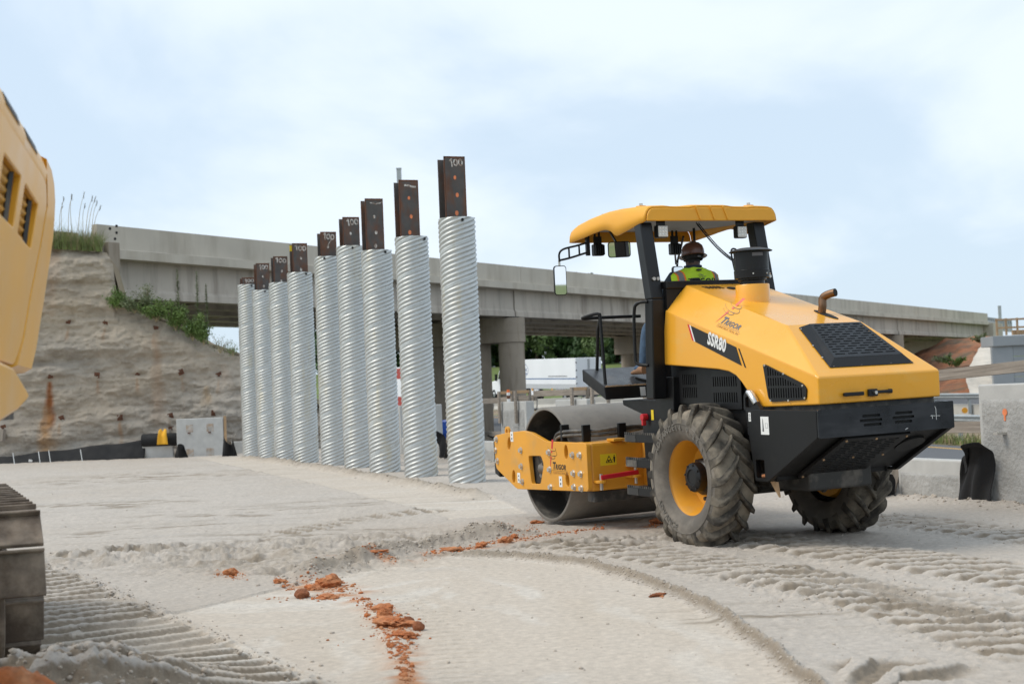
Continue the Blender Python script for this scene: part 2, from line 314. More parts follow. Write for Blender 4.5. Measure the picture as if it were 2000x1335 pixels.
def smoothpath(pts, k=6):               # Catmull-Rom
    P = [Vector(p) for p in pts]; out_ = []
    for i in range(len(P) - 1):
        a = P[max(i - 1, 0)]; b = P[i]; c = P[i + 1]; d = P[min(i + 2, len(P) - 1)]
        for j in range(k):
            t = j / k; out_.append(0.5 * ((2 * b) + (c - a) * t + (2 * a - 5 * b + 4 * c - d) * t * t + (3 * b - a - 3 * c + d) * t ** 3))
    out_.append(P[-1]); return out_
def copytree(o, parent=None):
    c = o.copy(); COL.objects.link(c); c.parent = parent
    for ch in list(o.children): copytree(ch, c)
    return c
# value noise for meshes
_T = np.random.RandomState(3).rand(256, 256)
def vnoise(x, y):
    xi = np.floor(x).astype(int); yi = np.floor(y).astype(int); fx = x - xi; fy = y - yi
    fx = fx * fx * (3 - 2 * fx); fy = fy * fy * (3 - 2 * fy)
    a = _T[xi & 255, yi & 255]; b = _T[(xi + 1) & 255, yi & 255]; c = _T[xi & 255, (yi + 1) & 255]; d = _T[(xi + 1) & 255, (yi + 1) & 255]
    return (a * (1 - fx) + b * fx) * (1 - fy) + (c * (1 - fx) + d * fx) * fy
def fbm(x, y, o=4, g=0.5):
    s_ = 0; a = 1; n_ = 0; 
    for i in range(o): s_ = s_ + a * vnoise(x * 2 ** i + 17.3 * i, y * 2 ** i + 9.1 * i); n_ += a; a *= g
    return s_ / n_ * 2 - 1
def sstep(a, b, x): t = np.clip((x - a) / (b - a), 0, 1); return t * t * (3 - 2 * t)
def gridmesh(name, P, mask=None, colr=None):      # P: (n, m, 3)
    n, m = P.shape[:2]; idx = np.arange(n * m).reshape(n, m)
    q = np.stack([idx[:-1, :-1], idx[:-1, 1:], idx[1:, 1:], idx[1:, :-1]], -1).reshape(-1, 4)
    if mask is not None: q = q[mask.reshape(-1)]
    me = bpy.data.meshes.new(name); me.vertices.add(n * m); me.vertices.foreach_set('co', P.reshape(-1).astype(np.float32))
    me.loops.add(q.size); me.loops.foreach_set('vertex_index', q.reshape(-1).astype(np.int32))
    me.polygons.add(len(q)); me.polygons.foreach_set('loop_start', np.arange(0, q.size, 4, dtype=np.int32)); me.polygons.foreach_set('loop_total', np.full(len(q), 4, np.int32))
    me.polygons.foreach_set('use_smooth', np.ones(len(q), bool)); me.update(calc_edges=True)
    if colr is not None:
        at = me.color_attributes.new('tint', 'FLOAT_COLOR', 'POINT'); at.data.foreach_set('color', np.concatenate([colr.reshape(-1, 3), np.ones((n * m, 1))], 1).reshape(-1).astype(np.float32))
    return me
def tintmat(name, rough=0.92, var=0.1, vs=6, bumps=((40, 0.4, 0.01),), fine=0.0):
    m = mat(name, (1, 1, 1), rough, var=var, vs=vs, spec=0.25); n = m.node_tree.nodes; l = m.node_tree.links
    at = n.new('ShaderNodeAttribute'); at.attribute_name = 'tint'
    sc = [k for k in n if k.type == 'VECT_MATH' and k.operation == 'SCALE'][0]; l.new(at.outputs['Color'], sc.inputs[0])
    t = n.new('ShaderNodeTexCoord'); prev = None
    for s_, st, di in bumps:
        nb = n.new('ShaderNodeTexNoise'); nb.inputs['Scale'].default_value = s_; nb.inputs['Detail'].default_value = 6; nb.inputs['Roughness'].default_value = 0.65; l.new(t.outputs['Object'], nb.inputs['Vector'])
        bp = n.new('ShaderNodeBump'); bp.inputs['Strength'].default_value = st; bp.inputs['Distance'].default_value = di; l.new(nb.outputs['Fac'], bp.inputs['Height'])
        if prev: l.new(prev.outputs[0], bp.inputs['Normal'])
        prev = bp
    l.new(prev.outputs[0], n['Principled BSDF'].inputs['Normal'])
    if fine:
        nf = n.new('ShaderNodeTexNoise'); nf.inputs['Scale'].default_value = 120; nf.inputs['Detail'].default_value = 4; nf.inputs['Roughness'].default_value = 0.8; l.new(t.outputs['Object'], nf.inputs['Vector'])
        mf_ = n.new('ShaderNodeMapRange'); mf_.inputs['From Min'].default_value = 0.3; mf_.inputs['From Max'].default_value = 0.7; mf_.inputs['To Min'].default_value = 1 - fine; mf_.inputs['To Max'].default_value = 1 + fine; l.new(nf.outputs['Fac'], mf_.inputs['Value'])
        s2 = n.new('ShaderNodeVectorMath'); s2.operation = 'SCALE'; l.new(sc.outputs[0], s2.inputs[0]); l.new(mf_.outputs[0], s2.inputs['Scale']); l.new(s2.outputs[0], n['Principled BSDF'].inputs['Base Color'])
    return m
# ------------------------------------------------------------------ the worked sand pad
def gpx(pts, h=0.0): return [(gp(x, y, h).x, gp(x, y, h).y) for x, y in pts]
def pathsd(X, Y, pts):
    best = np.full(X.shape, 1e9); sd_ = np.full(X.shape, 1e9); ss = np.zeros(X.shape); acc = 0.0
    for (ax, ay), (bx, by) in zip(pts[:-1], pts[1:]):
        dx, dy = bx - ax, by - ay; L = math.hypot(dx, dy)
        tt = ((X - ax) * dx + (Y - ay) * dy) / (L * L); t = np.clip(tt, 0, 1)
        ex = X - ax - t * dx; ey = Y - ay - t * dy; d = np.hypot(ex, ey); k = d < best
        best = np.where(k, d, best); sd_ = np.where(k, np.sign(dx * ey - dy * ex) * d, sd_); ss = np.where(k, acc + t * L, ss); acc += L
    return ss, sd_, acc
def inpoly(X, Y, pts):
    r = np.zeros(X.shape, bool); n = len(pts); j = n - 1
    for i in range(n):
        (xi, yi), (xj, yj) = pts[i], pts[j]
        if abs(yj - yi) > 1e-9: r ^= ((yi > Y) != (yj > Y)) & (X < (xj - xi) * (Y - yi) / (yj - yi) + xi)
        j = i
    return r
# the retaining wall line runs with the road
W0 = Vector((5.07, 15.46)); WA = Vector((-0.350, 0.937)); WB = Vector((0.937, 0.350))
def wl(t, b=0.0, z=0.0): return Vector((W0.x + WA.x * t + WB.x * b, W0.y + WA.y * t + WB.y * b, z))

arc = gpx([(620, 1128), (740, 1100), (870, 1086), (1000, 1087), (1150, 1104), (1300, 1150), (1400, 1200), (1500, 1272), (1590, 1350), (1660, 1430), (1760, 1600)])
band_e = gpx([(40, 1090), (130, 1120), (200, 1148), (300, 1190), (400, 1233), (520, 1288), (640, 1345), (760, 1405), (950, 1520)])
lug = [(gpx([(1300, 1040), (1460, 1052), (1640, 1078), (1820, 1104), (1995, 1130), (2300, 1190)]), 0.42, 0.032),
       (gpx([(1060, 1058), (1220, 1076), (1370, 1100), (1640, 1150), (2000, 1206), (2300, 1260)]), 0.40, 0.026),
       (gpx([(1640, 1012), (1760, 1018), (2000, 1046), (2300, 1085)]), 0.42, 0.030),
       (gpx([(1480, 1118), (1700, 1168), (1900, 1225), (2100, 1290)]), 0.34, 0.024),
       (gpx([(1620, 1330), (1760, 1325), (1900, 1335)]), 0.35, 0.028),
       (gpx([(540, 1045), (660, 1020), (760, 1005), (880, 992)]), 0.25, 0.020),
       (gpx([(90, 1085), (250, 1072), (420, 1062), (560, 1050)]), 0.22, 0.026)]
ridge = gpx([(560, 1133), (650, 1112), (740, 1088), (820, 1072), (880, 1060), (930, 1052), (1010, 1046), (1060, 1040)])
strip = gpx([(385, 893), (470, 891), (560, 905), (700, 925), (830, 946), (960, 968), (1030, 1000), (880, 1012), (640, 952), (520, 925)])
berm = gpx([(470, 893), (540, 902), (620, 914), (700, 928), (800, 944), (900, 962), (955, 972)])
sedge = gpx([(400, 900), (520, 925), (640, 952), (760, 982), (870, 1008), (980, 1020)])
churn = [(gpx([(480, 1085)])[0], 1.6, 1.2), (gpx([(330, 1075)])[0], 1.6, 0.8), (gpx([(760, 1052)])[0], 1.4, 1.0), (gpx([(640, 1105)])[0], 1.1, 0.6), (gpx([(1200, 1060)])[0], 1.0, 0.5), (gpx([(150, 1098)])[0], 1.2, 0.5)]
clayline = gpx([(690, 1162), (735, 1185), (770, 1220), (785, 1260), (790, 1335), (800, 1400)])
scuff = [(gpx([(250, 1042)])[0], 1.3, 0.9), (gpx([(350, 1028)])[0], 1.0, 0.7), (gpx([(500, 1000)])[0], 1.6, 1.2), (gpx([(200, 985)])[0], 1.8, 1.6), (gpx([(620, 1040)])[0], 1.4, 0.7), (gpx([(700, 980)])[0], 1.5, 1.0), (gpx([(1500, 1200)])[0], 0.8, 0.35), (gpx([(1800, 1240)])[0], 0.7, 0.3), (gpx([(300, 930)])[0], 3, 3)]
clayp = [(gpx([(600, 1140), (690, 1165), (740, 1190), (775, 1225), (788, 1265), (795, 1340)]), 0.10, 0.8), (gpx([(660, 1092), (770, 1098), (860, 1082), (960, 1066), (1060, 1050), (1180, 1032)]), 0.14, 0.55), (gpx([(425, 1115), (470, 1125)]), 0.12, 0.6), (gpx([(590, 1135), (690, 1150)]), 0.15, 0.7), (gpx([(1260, 1030), (1300, 1020)]), 0.2, 0.7)]
pile_c = (-2.12, 6.65)
def ground(X, Y):
    n1 = fbm(X * 0.30 + 3, Y * 0.30 + 5, 3); n2 = fbm(X * 2.2, Y * 2.2, 4); n3 = fbm(X * 9, Y * 9, 3); n4 = fbm(X * 30, Y * 30, 3)
    h = 0.018 * n1; damp_shade = np.zeros_like(X)  # second mask: damp sand plus relief shade painted into the colour
    s, d, L = pathsd(X, Y, arc)
    inside = (d < 0) & (Y < 14.5) & (s < L)
    dw = (X - W0.x) * WB.x + (Y - W0.y) * WB.y
    sm = np.where(inside, sstep(0.0, 0.10, -d), 0.0)
    st = inpoly(X, Y, strip).astype(float)
    sm = np.maximum(sm, st * 0.95)
    loose = 1 - sm
    h += loose * (0.014 * n2 + 0.006 * n3 + 0.005 * n4) + sm * (0.003 * n2 + 0.0012 * n3 - 0.016)
    # slow drying ridges
    far = sstep(13, 19, Y)
    h += loose * far * 0.010 * n2
    # berm along the rolled arc
    amp = sstep(0.6, 2.2, s) * (1 - sstep(L - 1.0, L, s))
    wob = 0.03 * fbm(s * 2.5, s * 0 + 2, 3)
    h += amp * (0.046 + 0.012 * n3 + 0.014 * n4) * np.exp(-((d - 0.03 + wob) / 0.028) ** 2) + amp * 0.014 * sstep(0, 0.06, d) * np.exp(-(np.clip(d, 0, 9) / 0.4) ** 2)
    damp_shade = np.maximum(damp_shade, amp * 0.9 * np.exp(-((d - 0.012 + wob) / 0.026) ** 2))
    # crawler track print, lower left
    s, d, L = pathsd(X, Y, band_e); w = 0.04 * fbm(s * 5, d * 2 + 7, 2)
    m = sstep(-0.03, 0.03, -(d + w)) * (1 - sstep(1.7, 1.9, -d))
    ph = (s + 0.12 * d + 0.05 * fbm(s * 1.3, d * 1.5, 2)) / 0.262; fr = ph - np.floor(ph)
    prof = np.where(fr < 0.10, fr / 0.10, np.clip(1 - (fr - 0.28) / 0.12, 0, 1))
    cut = sstep(-0.55, -0.05, fbm(s * 1.3 + 40, d * 1.2 + 3, 3))
    h += m * (prof * 0.042 * (0.50 + 0.50 * cut) - 0.016) + m * 0.004 * n4
    mband = m; damp_shade = np.maximum(damp_shade, m * (1 - sstep(0.78, 1.0, prof)) * (1.0 + 0.3 * n2) * (0.35 + 0.65 * cut))  # rib faces and grooves darkened in colour, as shade over damp sand
    h += 0.020 * np.exp(-((d - 0.03) / 0.05) ** 2) * (0.6 + n4)
    # tyre lug prints
    mlug = np.zeros_like(X)
    for pts, hw, a in lug:
        s, d, L = pathsd(X, Y, pts); m = (1 - sstep(hw * 0.85, hw * 1.1, np.abs(d))) * sstep(0.0, 0.15, s) * (1 - sstep(L - 0.2, L, s))
        ph = (s - 0.42 * d + 0.06 * fbm(s * 1.6, d * 2, 2)) / 0.25; fr = ph - np.floor(ph)
        prof = np.where(fr < 0.15, fr / 0.15, np.clip(1 - (fr - 0.45) / 0.2, 0, 1)); mod = sstep(-0.6, 0.2, fbm(s * 1.1 + 5, d * 3 + 1, 3))
        h += m * (prof * a * 1.6 * (0.25 + 0.75 * mod) - a * 0.45) + m * 0.006 * n4; mlug = np.maximum(mlug, m); damp_shade = np.maximum(damp_shade, m * (1 - sstep(0.7, 1.0, prof)) * (0.95 + 0.3 * n2) * (0.45 + 0.55 * mod))
        h += 0.6 * a * np.exp(-((np.abs(d) - hw * 1.12) / 0.05) ** 2) * sstep(0, .2, s) * (1 - sstep(L - .2, L, s)) * (0.5 + n4)
    # pushed up sand
    s, d, L = pathsd(X, Y, ridge); e = sstep(0, 0.4, s) * (1 - sstep(L - 0.5, L, s))
    h += e * np.exp(-((d + 0.06 * fbm(s * 2, s * 0, 2)) / 0.16) ** 2) * (0.095 + 0.08 * np.maximum(fbm(s * 2.2, d * 2 + 4, 3), -0.6) + 0.02 * n3 + 0.014 * n4)
    damp_shade = np.maximum(damp_shade, e * 0.75 * np.exp(-((d + 0.02) / 0.17) ** 2) * (0.8 + 0.4 * n3))
    for (cx, cy), rx, ry in churn:
        q = np.exp(-(((X - cx) / rx) ** 2 + ((Y - cy) / ry) ** 2) * 1.5); t = 1 - np.abs(fbm(X * 1.7 + cx + 0.4 * n2, Y * 2.6 + 0.5 * n2, 3)) * 2.4
        h += q * (0.060 * np.clip(t, -0.5, 1) + 0.024 * n3 + 0.018 * n4 - 0.02)
        damp_shade = np.maximum(damp_shade, q * np.clip(0.55 + 0.8 * n3 - 0.45 * np.clip(t, -0.5, 1), 0, 1))  # hollows of the churned sand painted darker, shade and damp together
    s, d, L = pathsd(X, Y, berm); e = sstep(0, 0.5, s) * (1 - sstep(L - 0.8, L, s))
    h += e * (0.10 + 0.05 * n2 + 0.02 * n3 + 0.02 * n4) * np.exp(-((d) / 0.15) ** 2); damp_shade = np.maximum(damp_shade, e * 0.8 * np.exp(-(d / 0.16) ** 2) * (0.8 + 0.4 * n3))
    s, d, L = pathsd(X, Y, sedge); e = sstep(0, 0.5, s) * (1 - sstep(L - 0.8, L, s)); h += e * (0.014 + 0.015 * n2) * np.exp(-(d / 0.07) ** 2)
    s, d, L = pathsd(X, Y, clayline); e = sstep(0, 0.3, s) * (1 - sstep(L - 0.3, L, s)); h += e * (0.022 + 0.02 * n2 + 0.012 * n3) * np.exp(-((d + 0.03) / 0.11) ** 2)
    # small crust cracks running off the clay line
    q = np.exp(-((d - 0.25) / 0.18) ** 2) * e; fr = (s / 0.14) % 1.0; h += q * 0.012 * np.where(fr < 0.2, -1.0, 0.25)
    # sand banked against the wall, and the heap by the excavator
    h += (0.055 + 0.05 * n2 + 0.02 * n3) * np.exp(-((dw + 0.10) / 0.16) ** 2) * (dw < 0.3)
    hp = np.exp(-(((X - pile_c[0]) / 0.62) ** 2 + ((Y - pile_c[1]) / 0.75) ** 2) * 1.2)
    h += hp * (0.31 + 0.10 * n2 + 0.06 * n3 + 0.025 * n4)
    # light scouring lines on the rolled strip
    s, d, L = pathsd(X, Y, arc)
    # sand base colour, before the painted print shade: damp compacted sand is browner, dry loose sand is paler and greyer
    dry = np.array([0.455, 0.408, 0.358]); damp = np.array([0.520, 0.456, 0.384]); dark = np.array([0.335, 0.315, 0.290])
    t = np.clip(0.5 + 0.9 * fbm(X * 0.55 + 11, Y * 0.55, 4) + 0.35 * far, 0, 1)[..., None]
    lo_ = dry * t + np.array([0.430, 0.376, 0.318]) * (1 - t)
    k = np.clip(sm + 0.0, 0, 1)[..., None]; c = lo_ * (1 - k) + damp * k
    salt = np.clip(fbm(s * 0.9 + 0.5 * n2, d * 4.5 + 0.8 * n2, 5) * 2.2 - 0.30, 0, 1)[..., None] * k; brn = np.clip(fbm(s * 0.35 + 30, d * 1.6, 4) * 2 - 0.2, 0, 1)[..., None] * k; c = c * (1 - 0.22 * brn) + np.array([0.43, 0.355, 0.27]) * 0.22 * brn
    c = c * (1 - 0.42 * salt) + np.array([0.63, 0.60, 0.55]) * 0.42 * salt
    lowp = 0.0 * np.clip((np.maximum(mband, mlug) * 0.8) * np.clip(0.5 + n2, 0, 1), 0, 1)[..., None]
    c = c * (1 - 0.35 * lowp) + damp * 0.92 * 0.35 * lowp
    damp_patch = np.clip(fbm(X * 0.8 - 4, Y * 2.2 + 8, 4) * 2.2 - 0.75, 0, 1)[..., None]; c = c * (1 - 0.35 * damp_patch) + dark * 0.35 * damp_patch
    c = c * (1 - 0.55 * np.clip(hp * 1.6, 0, 1)[..., None]) + np.array([0.36, 0.345, 0.33]) * 0.55 * np.clip(hp * 1.6, 0, 1)[..., None]
    for (cx, cy), rx, ry in scuff: damp_shade = np.maximum(damp_shade, np.exp(-(((X - cx) / rx) ** 2 + ((Y - cy) / ry) ** 2)) * np.clip(fbm(X * 1.3 + cx, Y * 7.5 + cy, 4) * 3.2 - 0.45, 0, 1))
    wk = np.clip(damp_shade, 0, 1)[..., None] * 0.95; c = c * (1 - wk) + np.array([0.225, 0.183, 0.136]) * wk  # mixes painted relief shade, damp sand and scuffs into the ground colour
    for pts, w_, a_ in clayp:
        s, d, L = pathsd(X, Y, pts); kc = np.clip(np.exp(-(d / w_) ** 2) * a_ * (0.5 + 1.6 * fbm(X * 7 + 3, Y * 7, 3)), 0, 0.85)[..., None]; c = c * (1 - kc) + np.array([0.44, 0.20, 0.09]) * kc
    c = c * (1 + 0.10 * n4[..., None])
    return h, c
NA = 1000
az = np.radians(np.linspace(-31, 31, NA)); rr = np.concatenate([2.6 * (6.2 / 2.6) ** np.linspace(0, 1, 60, endpoint=False), 6.2 * (13.5 / 6.2) ** np.linspace(0, 1, 400, endpoint=False), 13.5 * (64 / 13.5) ** np.linspace(0, 1, 300)])
RR, AZ = np.meshgrid(rr, az, indexing='ij'); GX = RR * np.sin(AZ); GY = RR * np.cos(AZ)
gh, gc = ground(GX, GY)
dwl = (GX - W0.x) * WB.x + (GY - W0.y) * WB.y
gmask = (dwl < 0.22)[:-1, :-1] & ((GY < 49.5) | (GX < -9))[:-1, :-1] & (GY < 52)[:-1, :-1]
M['sand'] = tintmat('worked_sand', 0.95, 0.13, 22, bumps=((60, 0.4, 0.010), (180, 0.55, 0.005)), fine=0.16)
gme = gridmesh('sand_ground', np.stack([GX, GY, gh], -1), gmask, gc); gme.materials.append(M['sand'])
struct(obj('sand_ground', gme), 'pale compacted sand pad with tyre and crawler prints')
def gz(x, y):
    return float(ground(np.array([[x]]), np.array([[y]]))[0][0, 0])

# ------------------------------------------------------------------ surrounding land and road
def roadz(Y): return -1.42 + 0.027 * np.maximum(Y - 52, 0)
tx = np.concatenate([np.linspace(-1500, -200, 12), np.linspace(-160, 160, 65), np.linspace(200, 1500, 12)]); ty = np.concatenate([np.linspace(-1200, -60, 14), np.linspace(-40, 260, 76), np.linspace(300, 2500, 16)])
TX, TY = np.meshgrid(tx, ty); bb = (TX - W0.x) * WB.x + (TY - W0.y) * WB.y
TZ = roadz(np.minimum(TY, 150)) - 0.30 + sstep(138, 185, TY) * 4.6 + np.where(bb < -3, 0.9, 0) * (TY < 60) * 0 
TZ = np.where(TY > 60, TZ + 0.25 * fbm(TX * 0.05, TY * 0.05, 3), TZ)
tme = gridmesh('terrain', np.stack([TX, TY, TZ], -1)); tme.materials.append(M['grassland']); struct(obj('terrain', tme), 'grassy land rising to a hill beyond the highway')
def roadstrip(name, b0, b1, z, m, t0=-160, t1=160, label=None):
    ts = np.linspace(t0, t1, 60); P = []
    for t in ts:
        nb_ = max(2, int((b1 - b0) / 3) + 1); P.append([(q_.x, q_.y, float(roadz(q_.y)) + z) for q_ in [wl(t, b0 + (b1 - b0) * k_ / (nb_ - 1)) for k_ in range(nb_)]])
    me = gridmesh(name, np.array(P)); me.materials.append(M[m]); return struct(obj(name, me), label)
roadstrip('shoulder_earth', 0.2, 75, -0.08, 'earth', label='earth verge and median between the highway lanes')
roadstrip('road', 0.6, 26.4, 0.0, 'asphalt', label='grey asphalt highway lanes behind the retaining wall')
roadstrip('road', 33, 62, 0.02, 'asphalt', label='far highway lanes carrying the white lorry')
yb = gp(1865, 880, -1.4); ybb = (yb.x - W0.x) * WB.x + (yb.y - W0.y) * WB.y
roadstrip('road_marking', ybb - 0.1, ybb + 0.12, 0.006, 'yline', label='yellow edge line of the near highway lanes')
roadstrip('road_marking', 3.9, 4.05, 0.006, 'wline', label='white edge line of the near highway lanes')
for k in range(14):
    t = -40 + 12 * k; r0 = wl(t, ybb - 3.7); roadstrip('road_marking', ybb - 3.75, ybb - 3.62, 0.006, 'wline', t, t + 3, 'white lane dash on the near highway lanes')
# verge grass: one mass
def blades(mb, n, area, hmin, hmax, lean=0.5, w=0.01, seg=3, rnd=random):
    for _ in range(n):
        x, y, z = area(); H = rnd.uniform(hmin, hmax); a = rnd.uniform(0, 6.28); ln = rnd.uniform(0.05, lean) * H; ca, sa = math.cos(a), math.sin(a)
        b = rnd.uniform(0, 6.28); wx, wy = math.cos(b) * w, math.sin(b) * w; vs = []
        for i in range(seg + 1):
            t = i / seg; px, py, pz = x + ca * ln * t * t, y + sa * ln * t * t, z + H * (t - 0.25 * t * t * ln / H); k = (1 - t) * 0.9 + 0.06
            vs += [(px - wx * k, py - wy * k, pz), (px + wx * k, py + wy * k, pz)]
        mb.add(vs, [(2 * i, 2 * i + 1, 2 * i + 3, 2 * i + 2) for i in range(seg)], 0 if rnd.random() < 0.75 else 1)
g = MB(); rg = random.Random(5)
def varea():
    p = wl(rg.uniform(8, 44), ybb + 1.6 + abs(rg.gauss(0, 0.8))); return p.x, p.y, float(roadz(p.y)) - 0.03
blades(g, 5000, varea, 0.15, 0.55, 0.6, 0.03, 2, rg)
tag(g.build('verge_grass', ['grass', 'straw']), 'green roadside grass under the guardrail beyond the yellow line', 'grass', kind='stuff')

def guardrail(name, pts, label, group, posth=0.75, step=2.0, base=None):
    root = empty(name, pts[0]); o = Vector(pts[0]); tag(root, label, 'guardrail', group)
    P = [Vector(p) - o for p in pts]; d = (P[-1] - P[0]); L = d.length; d.normalize(); n = Vector((-d.y, d.x, 0)).normalized()
    prof = [(0, -0.155), (0.02, -0.15), (0.075, -0.10), (0.075, -0.07), (0.0, -0.02), (0.0, 0.02), (0.075, 0.07), (0.075, 0.10), (0.02, 0.15), (0, 0.155)]
    mb = MB(); vs = []
    for s_ in (0, L):
        for a, b in prof: vs.append(d * s_ + n * a + Vector((0, 0, posth - 0.16 + b)))
    k = len(prof); mb.add(vs, [(i, i + 1, i + 1 + k, i + k) for i in range(k - 1)]); mb.build('rail', 'rail', root, smooth=40)
    base_me = None
    for i in range(int(L / step) + 1):
        if base_me is None:
            q = MB().box((-0.06, -0.10, -0.4), (0.06, 0.10, posth)); base_me = q.build('post', 'rail', root); base_me.location = d * (i * step) - n * 0.12
        else:
            c = bpy.data.objects.new('post', base_me.data); COL.objects.link(c); c.parent = root; c.location = d * (i * step) - n * 0.12
    return root
def rp(t, b, dz=0): p = wl(t, b); return (p.x, p.y, float(roadz(p.y)) + dz)
guardrail('guardrail', [rp(-14, ybb + 2.4), rp(70, ybb + 2.4)], 'galvanised guardrail above green grass just beyond the yellow road line', 'highway guardrails', 0.72, 2.4)
guardrail('guardrail', [rp(-14, 40.6, 0.45), rp(62, 40.6, 0.45)], 'guardrail with orange reflector along the top of the low median wall', 'highway guardrails', 0.75, 3.0)
mw = MB().beam(rp(-14, 41.0, 0.05), rp(64, 41.0, 0.05), 0.3, 1.0); tag(mw.build('median_wall', 'barrier'), 'low stained concrete median wall under the far guardrail', 'wall')
rm = MB().cyl((0, 0, 0), (0, -0.06, 0), 0.16, n=12); r_ = rm.build('reflector', 'amber'); q = ap(1884, 801, 77); r_.location = q; tag(r_, 'small orange round reflector on the far guardrail', 'reflector')
# concrete barriers in front of the lorry
bp_ = MB(); prof = [(-0.30, 0), (-0.30, 0.08), (-0.12, 0.33), (-0.08, 0.82), (0.08, 0.82), (0.12, 0.33), (0.30, 0.08), (0.30, 0)]
bp_.prism([(0, a, b) for a, b in prof], (3.7, 0, 0))
b0 = bp_.build('concrete_barrier', 'barrier', bevel=0.02)
A0 = Vector((-9, 122)); A1 = Vector((26, 112)); dd = (A1 - A0).normalized(); nb = 9
for i in range(nb):
    o = b0 if i == 0 else b0.copy()
    if i: COL.objects.link(o)
    p = A0 + dd * (i * 3.8); o.location = (p.x, p.y, float(roadz(p.y)) + 0.05); o.rotation_euler = (0, 0, math.atan2(dd.y, dd.x))
    tag(o, f'pale concrete traffic barrier below the white lorry, {["first", "second", "third", "fourth", "fifth", "sixth", "seventh", "eighth", "ninth"][i]} from the left', 'barrier', 'barriers in a row below the lorry')

# ------------------------------------------------------------------ shotcrete wall
prof_px = [(-400, 470), (-100, 474), (100, 478), (150, 482), (190, 487), (203, 505), (210, 560), (216, 592), (245, 602), (300, 615), (350, 636), (400, 668), (440, 682), (475, 694), (560, 745), (640, 800), (760, 860)]
YW = 45.0
top = [(ap(x, y, YW).x, ap(x, y, YW).z) for x, y in prof_px]
nx, nz_ = 520, 210
xs = np.linspace(-24, top[-1][0], nx); tz = np.interp(xs, [a for a, b in top], [b for a, b in top])
tzs = tz + 0.05 * fbm(xs * 2.3, xs * 0 + 3, 4) + 0.03 * fbm(xs * 8, xs * 0, 2)
SX = np.repeat(xs[None], nz_, 0); SZ = np.minimum(np.linspace(-0.4, 7.1, nz_)[:, None], np.maximum(tzs, 0.0)[None])
bul = 0.34 * fbm(SX * 0.45, SZ * 0.7 + 5, 4) + 0.14 * fbm(SX * 0.9, SZ * 4.2, 4) + 0.075 * fbm(SX * 5, SZ * 8, 5, 0.6)
# lifts: each sprayed band bulges and is undercut at its foot
lift = np.zeros_like(SX)
for zc_, am in ((0.72, 0.07), (1.80, 0.14), (3.25, 0.20), (4.75, 0.16), (5.9, 0.14)):
    w = SZ - zc_ - 0.30 * fbm(SX * 0.35, SX * 0 + zc_, 4); am = am * np.clip(0.55 + 0.9 * fbm(SX * 0.6 + zc_ * 7, SX * 0 + 3, 3), 0, 1.3); lift += am * 1.4 * (sstep(-0.22, 0.12, w) * np.exp(-(np.clip(w, 0, 9) / 0.6) ** 2) - 0.35 * np.exp(-((w + 0.25) / 0.18) ** 2))
SY = YW + 0.10 * SZ - bul - lift * 0.75 + sstep(0.0, 0.5, SZ - (tzs[None] - 0.5)) * 0.3 + np.where(SX > -8.6, (SX + 8.6) * 0.15, 0)
gcol = np.array([0.415, 0.375, 0.328]); tcol = np.array([0.480, 0.395, 0.300]); bcol = np.array([0.26, 0.210, 0.160]); ocol = np.array([0.40, 0.215, 0.115])
t = np.clip(0.22 + 0.34 * SZ / 3 + 0.6 * fbm(SX * 0.35, SZ * 0.6 + 2, 4), 0, 1)[..., None]
sc_ = gcol * (1 - t) + tcol * t
t = np.clip(fbm(SX * 0.9 + 6, SZ * 1.6, 5) * 2 - 0.35, 0, 1)[..., None]; sc_ = sc_ * (1 - 0.5 * t) + bcol * 0.5 * t
t = np.clip(fbm(SX * 1.5 + 2, SZ * 7, 4) * 2 - 0.1, 0, 1)[..., None]; sc_ = sc_ * (1 - 0.13 * t)
t = (np.clip(fbm(SX * 1.1 + 60, SZ * 0.4, 4) * 2.6 - 0.9, 0, 1) * sstep(1.5, 3, SZ))[..., None]; sc_ = sc_ * (1 - 0.5 * t) + ocol * 0.5 * t
plates_px = [(95, 733), (184, 732), (263, 729), (351, 726), (423, 732), (117, 817), (233, 815), (330, 812), (418, 806), (198, 629), (124, 628), (295, 640), (5, 835), (332, 838)]
def swy(x, z):
    i = int(np.argmin(np.abs(xs - x))); j = int(np.argmin(np.abs(SZ[:, i] - z))); return float(SY[j, i])
def stain(px, py, wid, length, amt, c):
    global sc_
    p = ap(px, py, YW); dz = p.z - SZ; w = wid * (0.35 + 0.9 * np.clip(dz / length, 0, 1))
    k = np.clip(1 - np.abs(SX - p.x + 0.05 * fbm(SZ * 2, SX * 0, 3)) / w, 0, 1) ** 0.7 * sstep(0, 0.1, dz) * (1 - sstep(length * 0.6, length, dz)) * (0.75 + 0.5 * fbm(SX * 6, SZ * 5, 3))
    k = np.clip(k * amt, 0, 1)[..., None]; sc_ = sc_ * (1 - k) + np.array(c) * k
stain(92, 742, 0.26, 1.9, 1.6, (0.30, 0.115, 0.040)); stain(88, 790, 0.42, 2.6, 1.0, (0.44, 0.25, 0.11)); stain(92, 745, 0.10, 1.2, 0.9, (0.20, 0.07, 0.025))
for px, py in plates_px[1:12]: stain(px, py + 6, 0.09, 0.6, 0.55, (0.36, 0.19, 0.09))
stain(300, 640, 0.3, 3.6, 0.45, (0.42, 0.24, 0.13)); stain(400, 750, 0.25, 0.8, 0.6, (0.45, 0.29, 0.14)); stain(235, 815, 0.1, 1.2, 0.5, (0.36, 0.2, 0.1)); stain(110, 830, 0.5, 1.0, 0.4, (0.4, 0.27, 0.15))
M['shot'] = tintmat('sprayed_concrete', 0.93, 0.14, 3.5, bumps=((4, 0.5, 0.10), (16, 0.8, 0.05), (60, 0.6, 0.012)), fine=0.1)
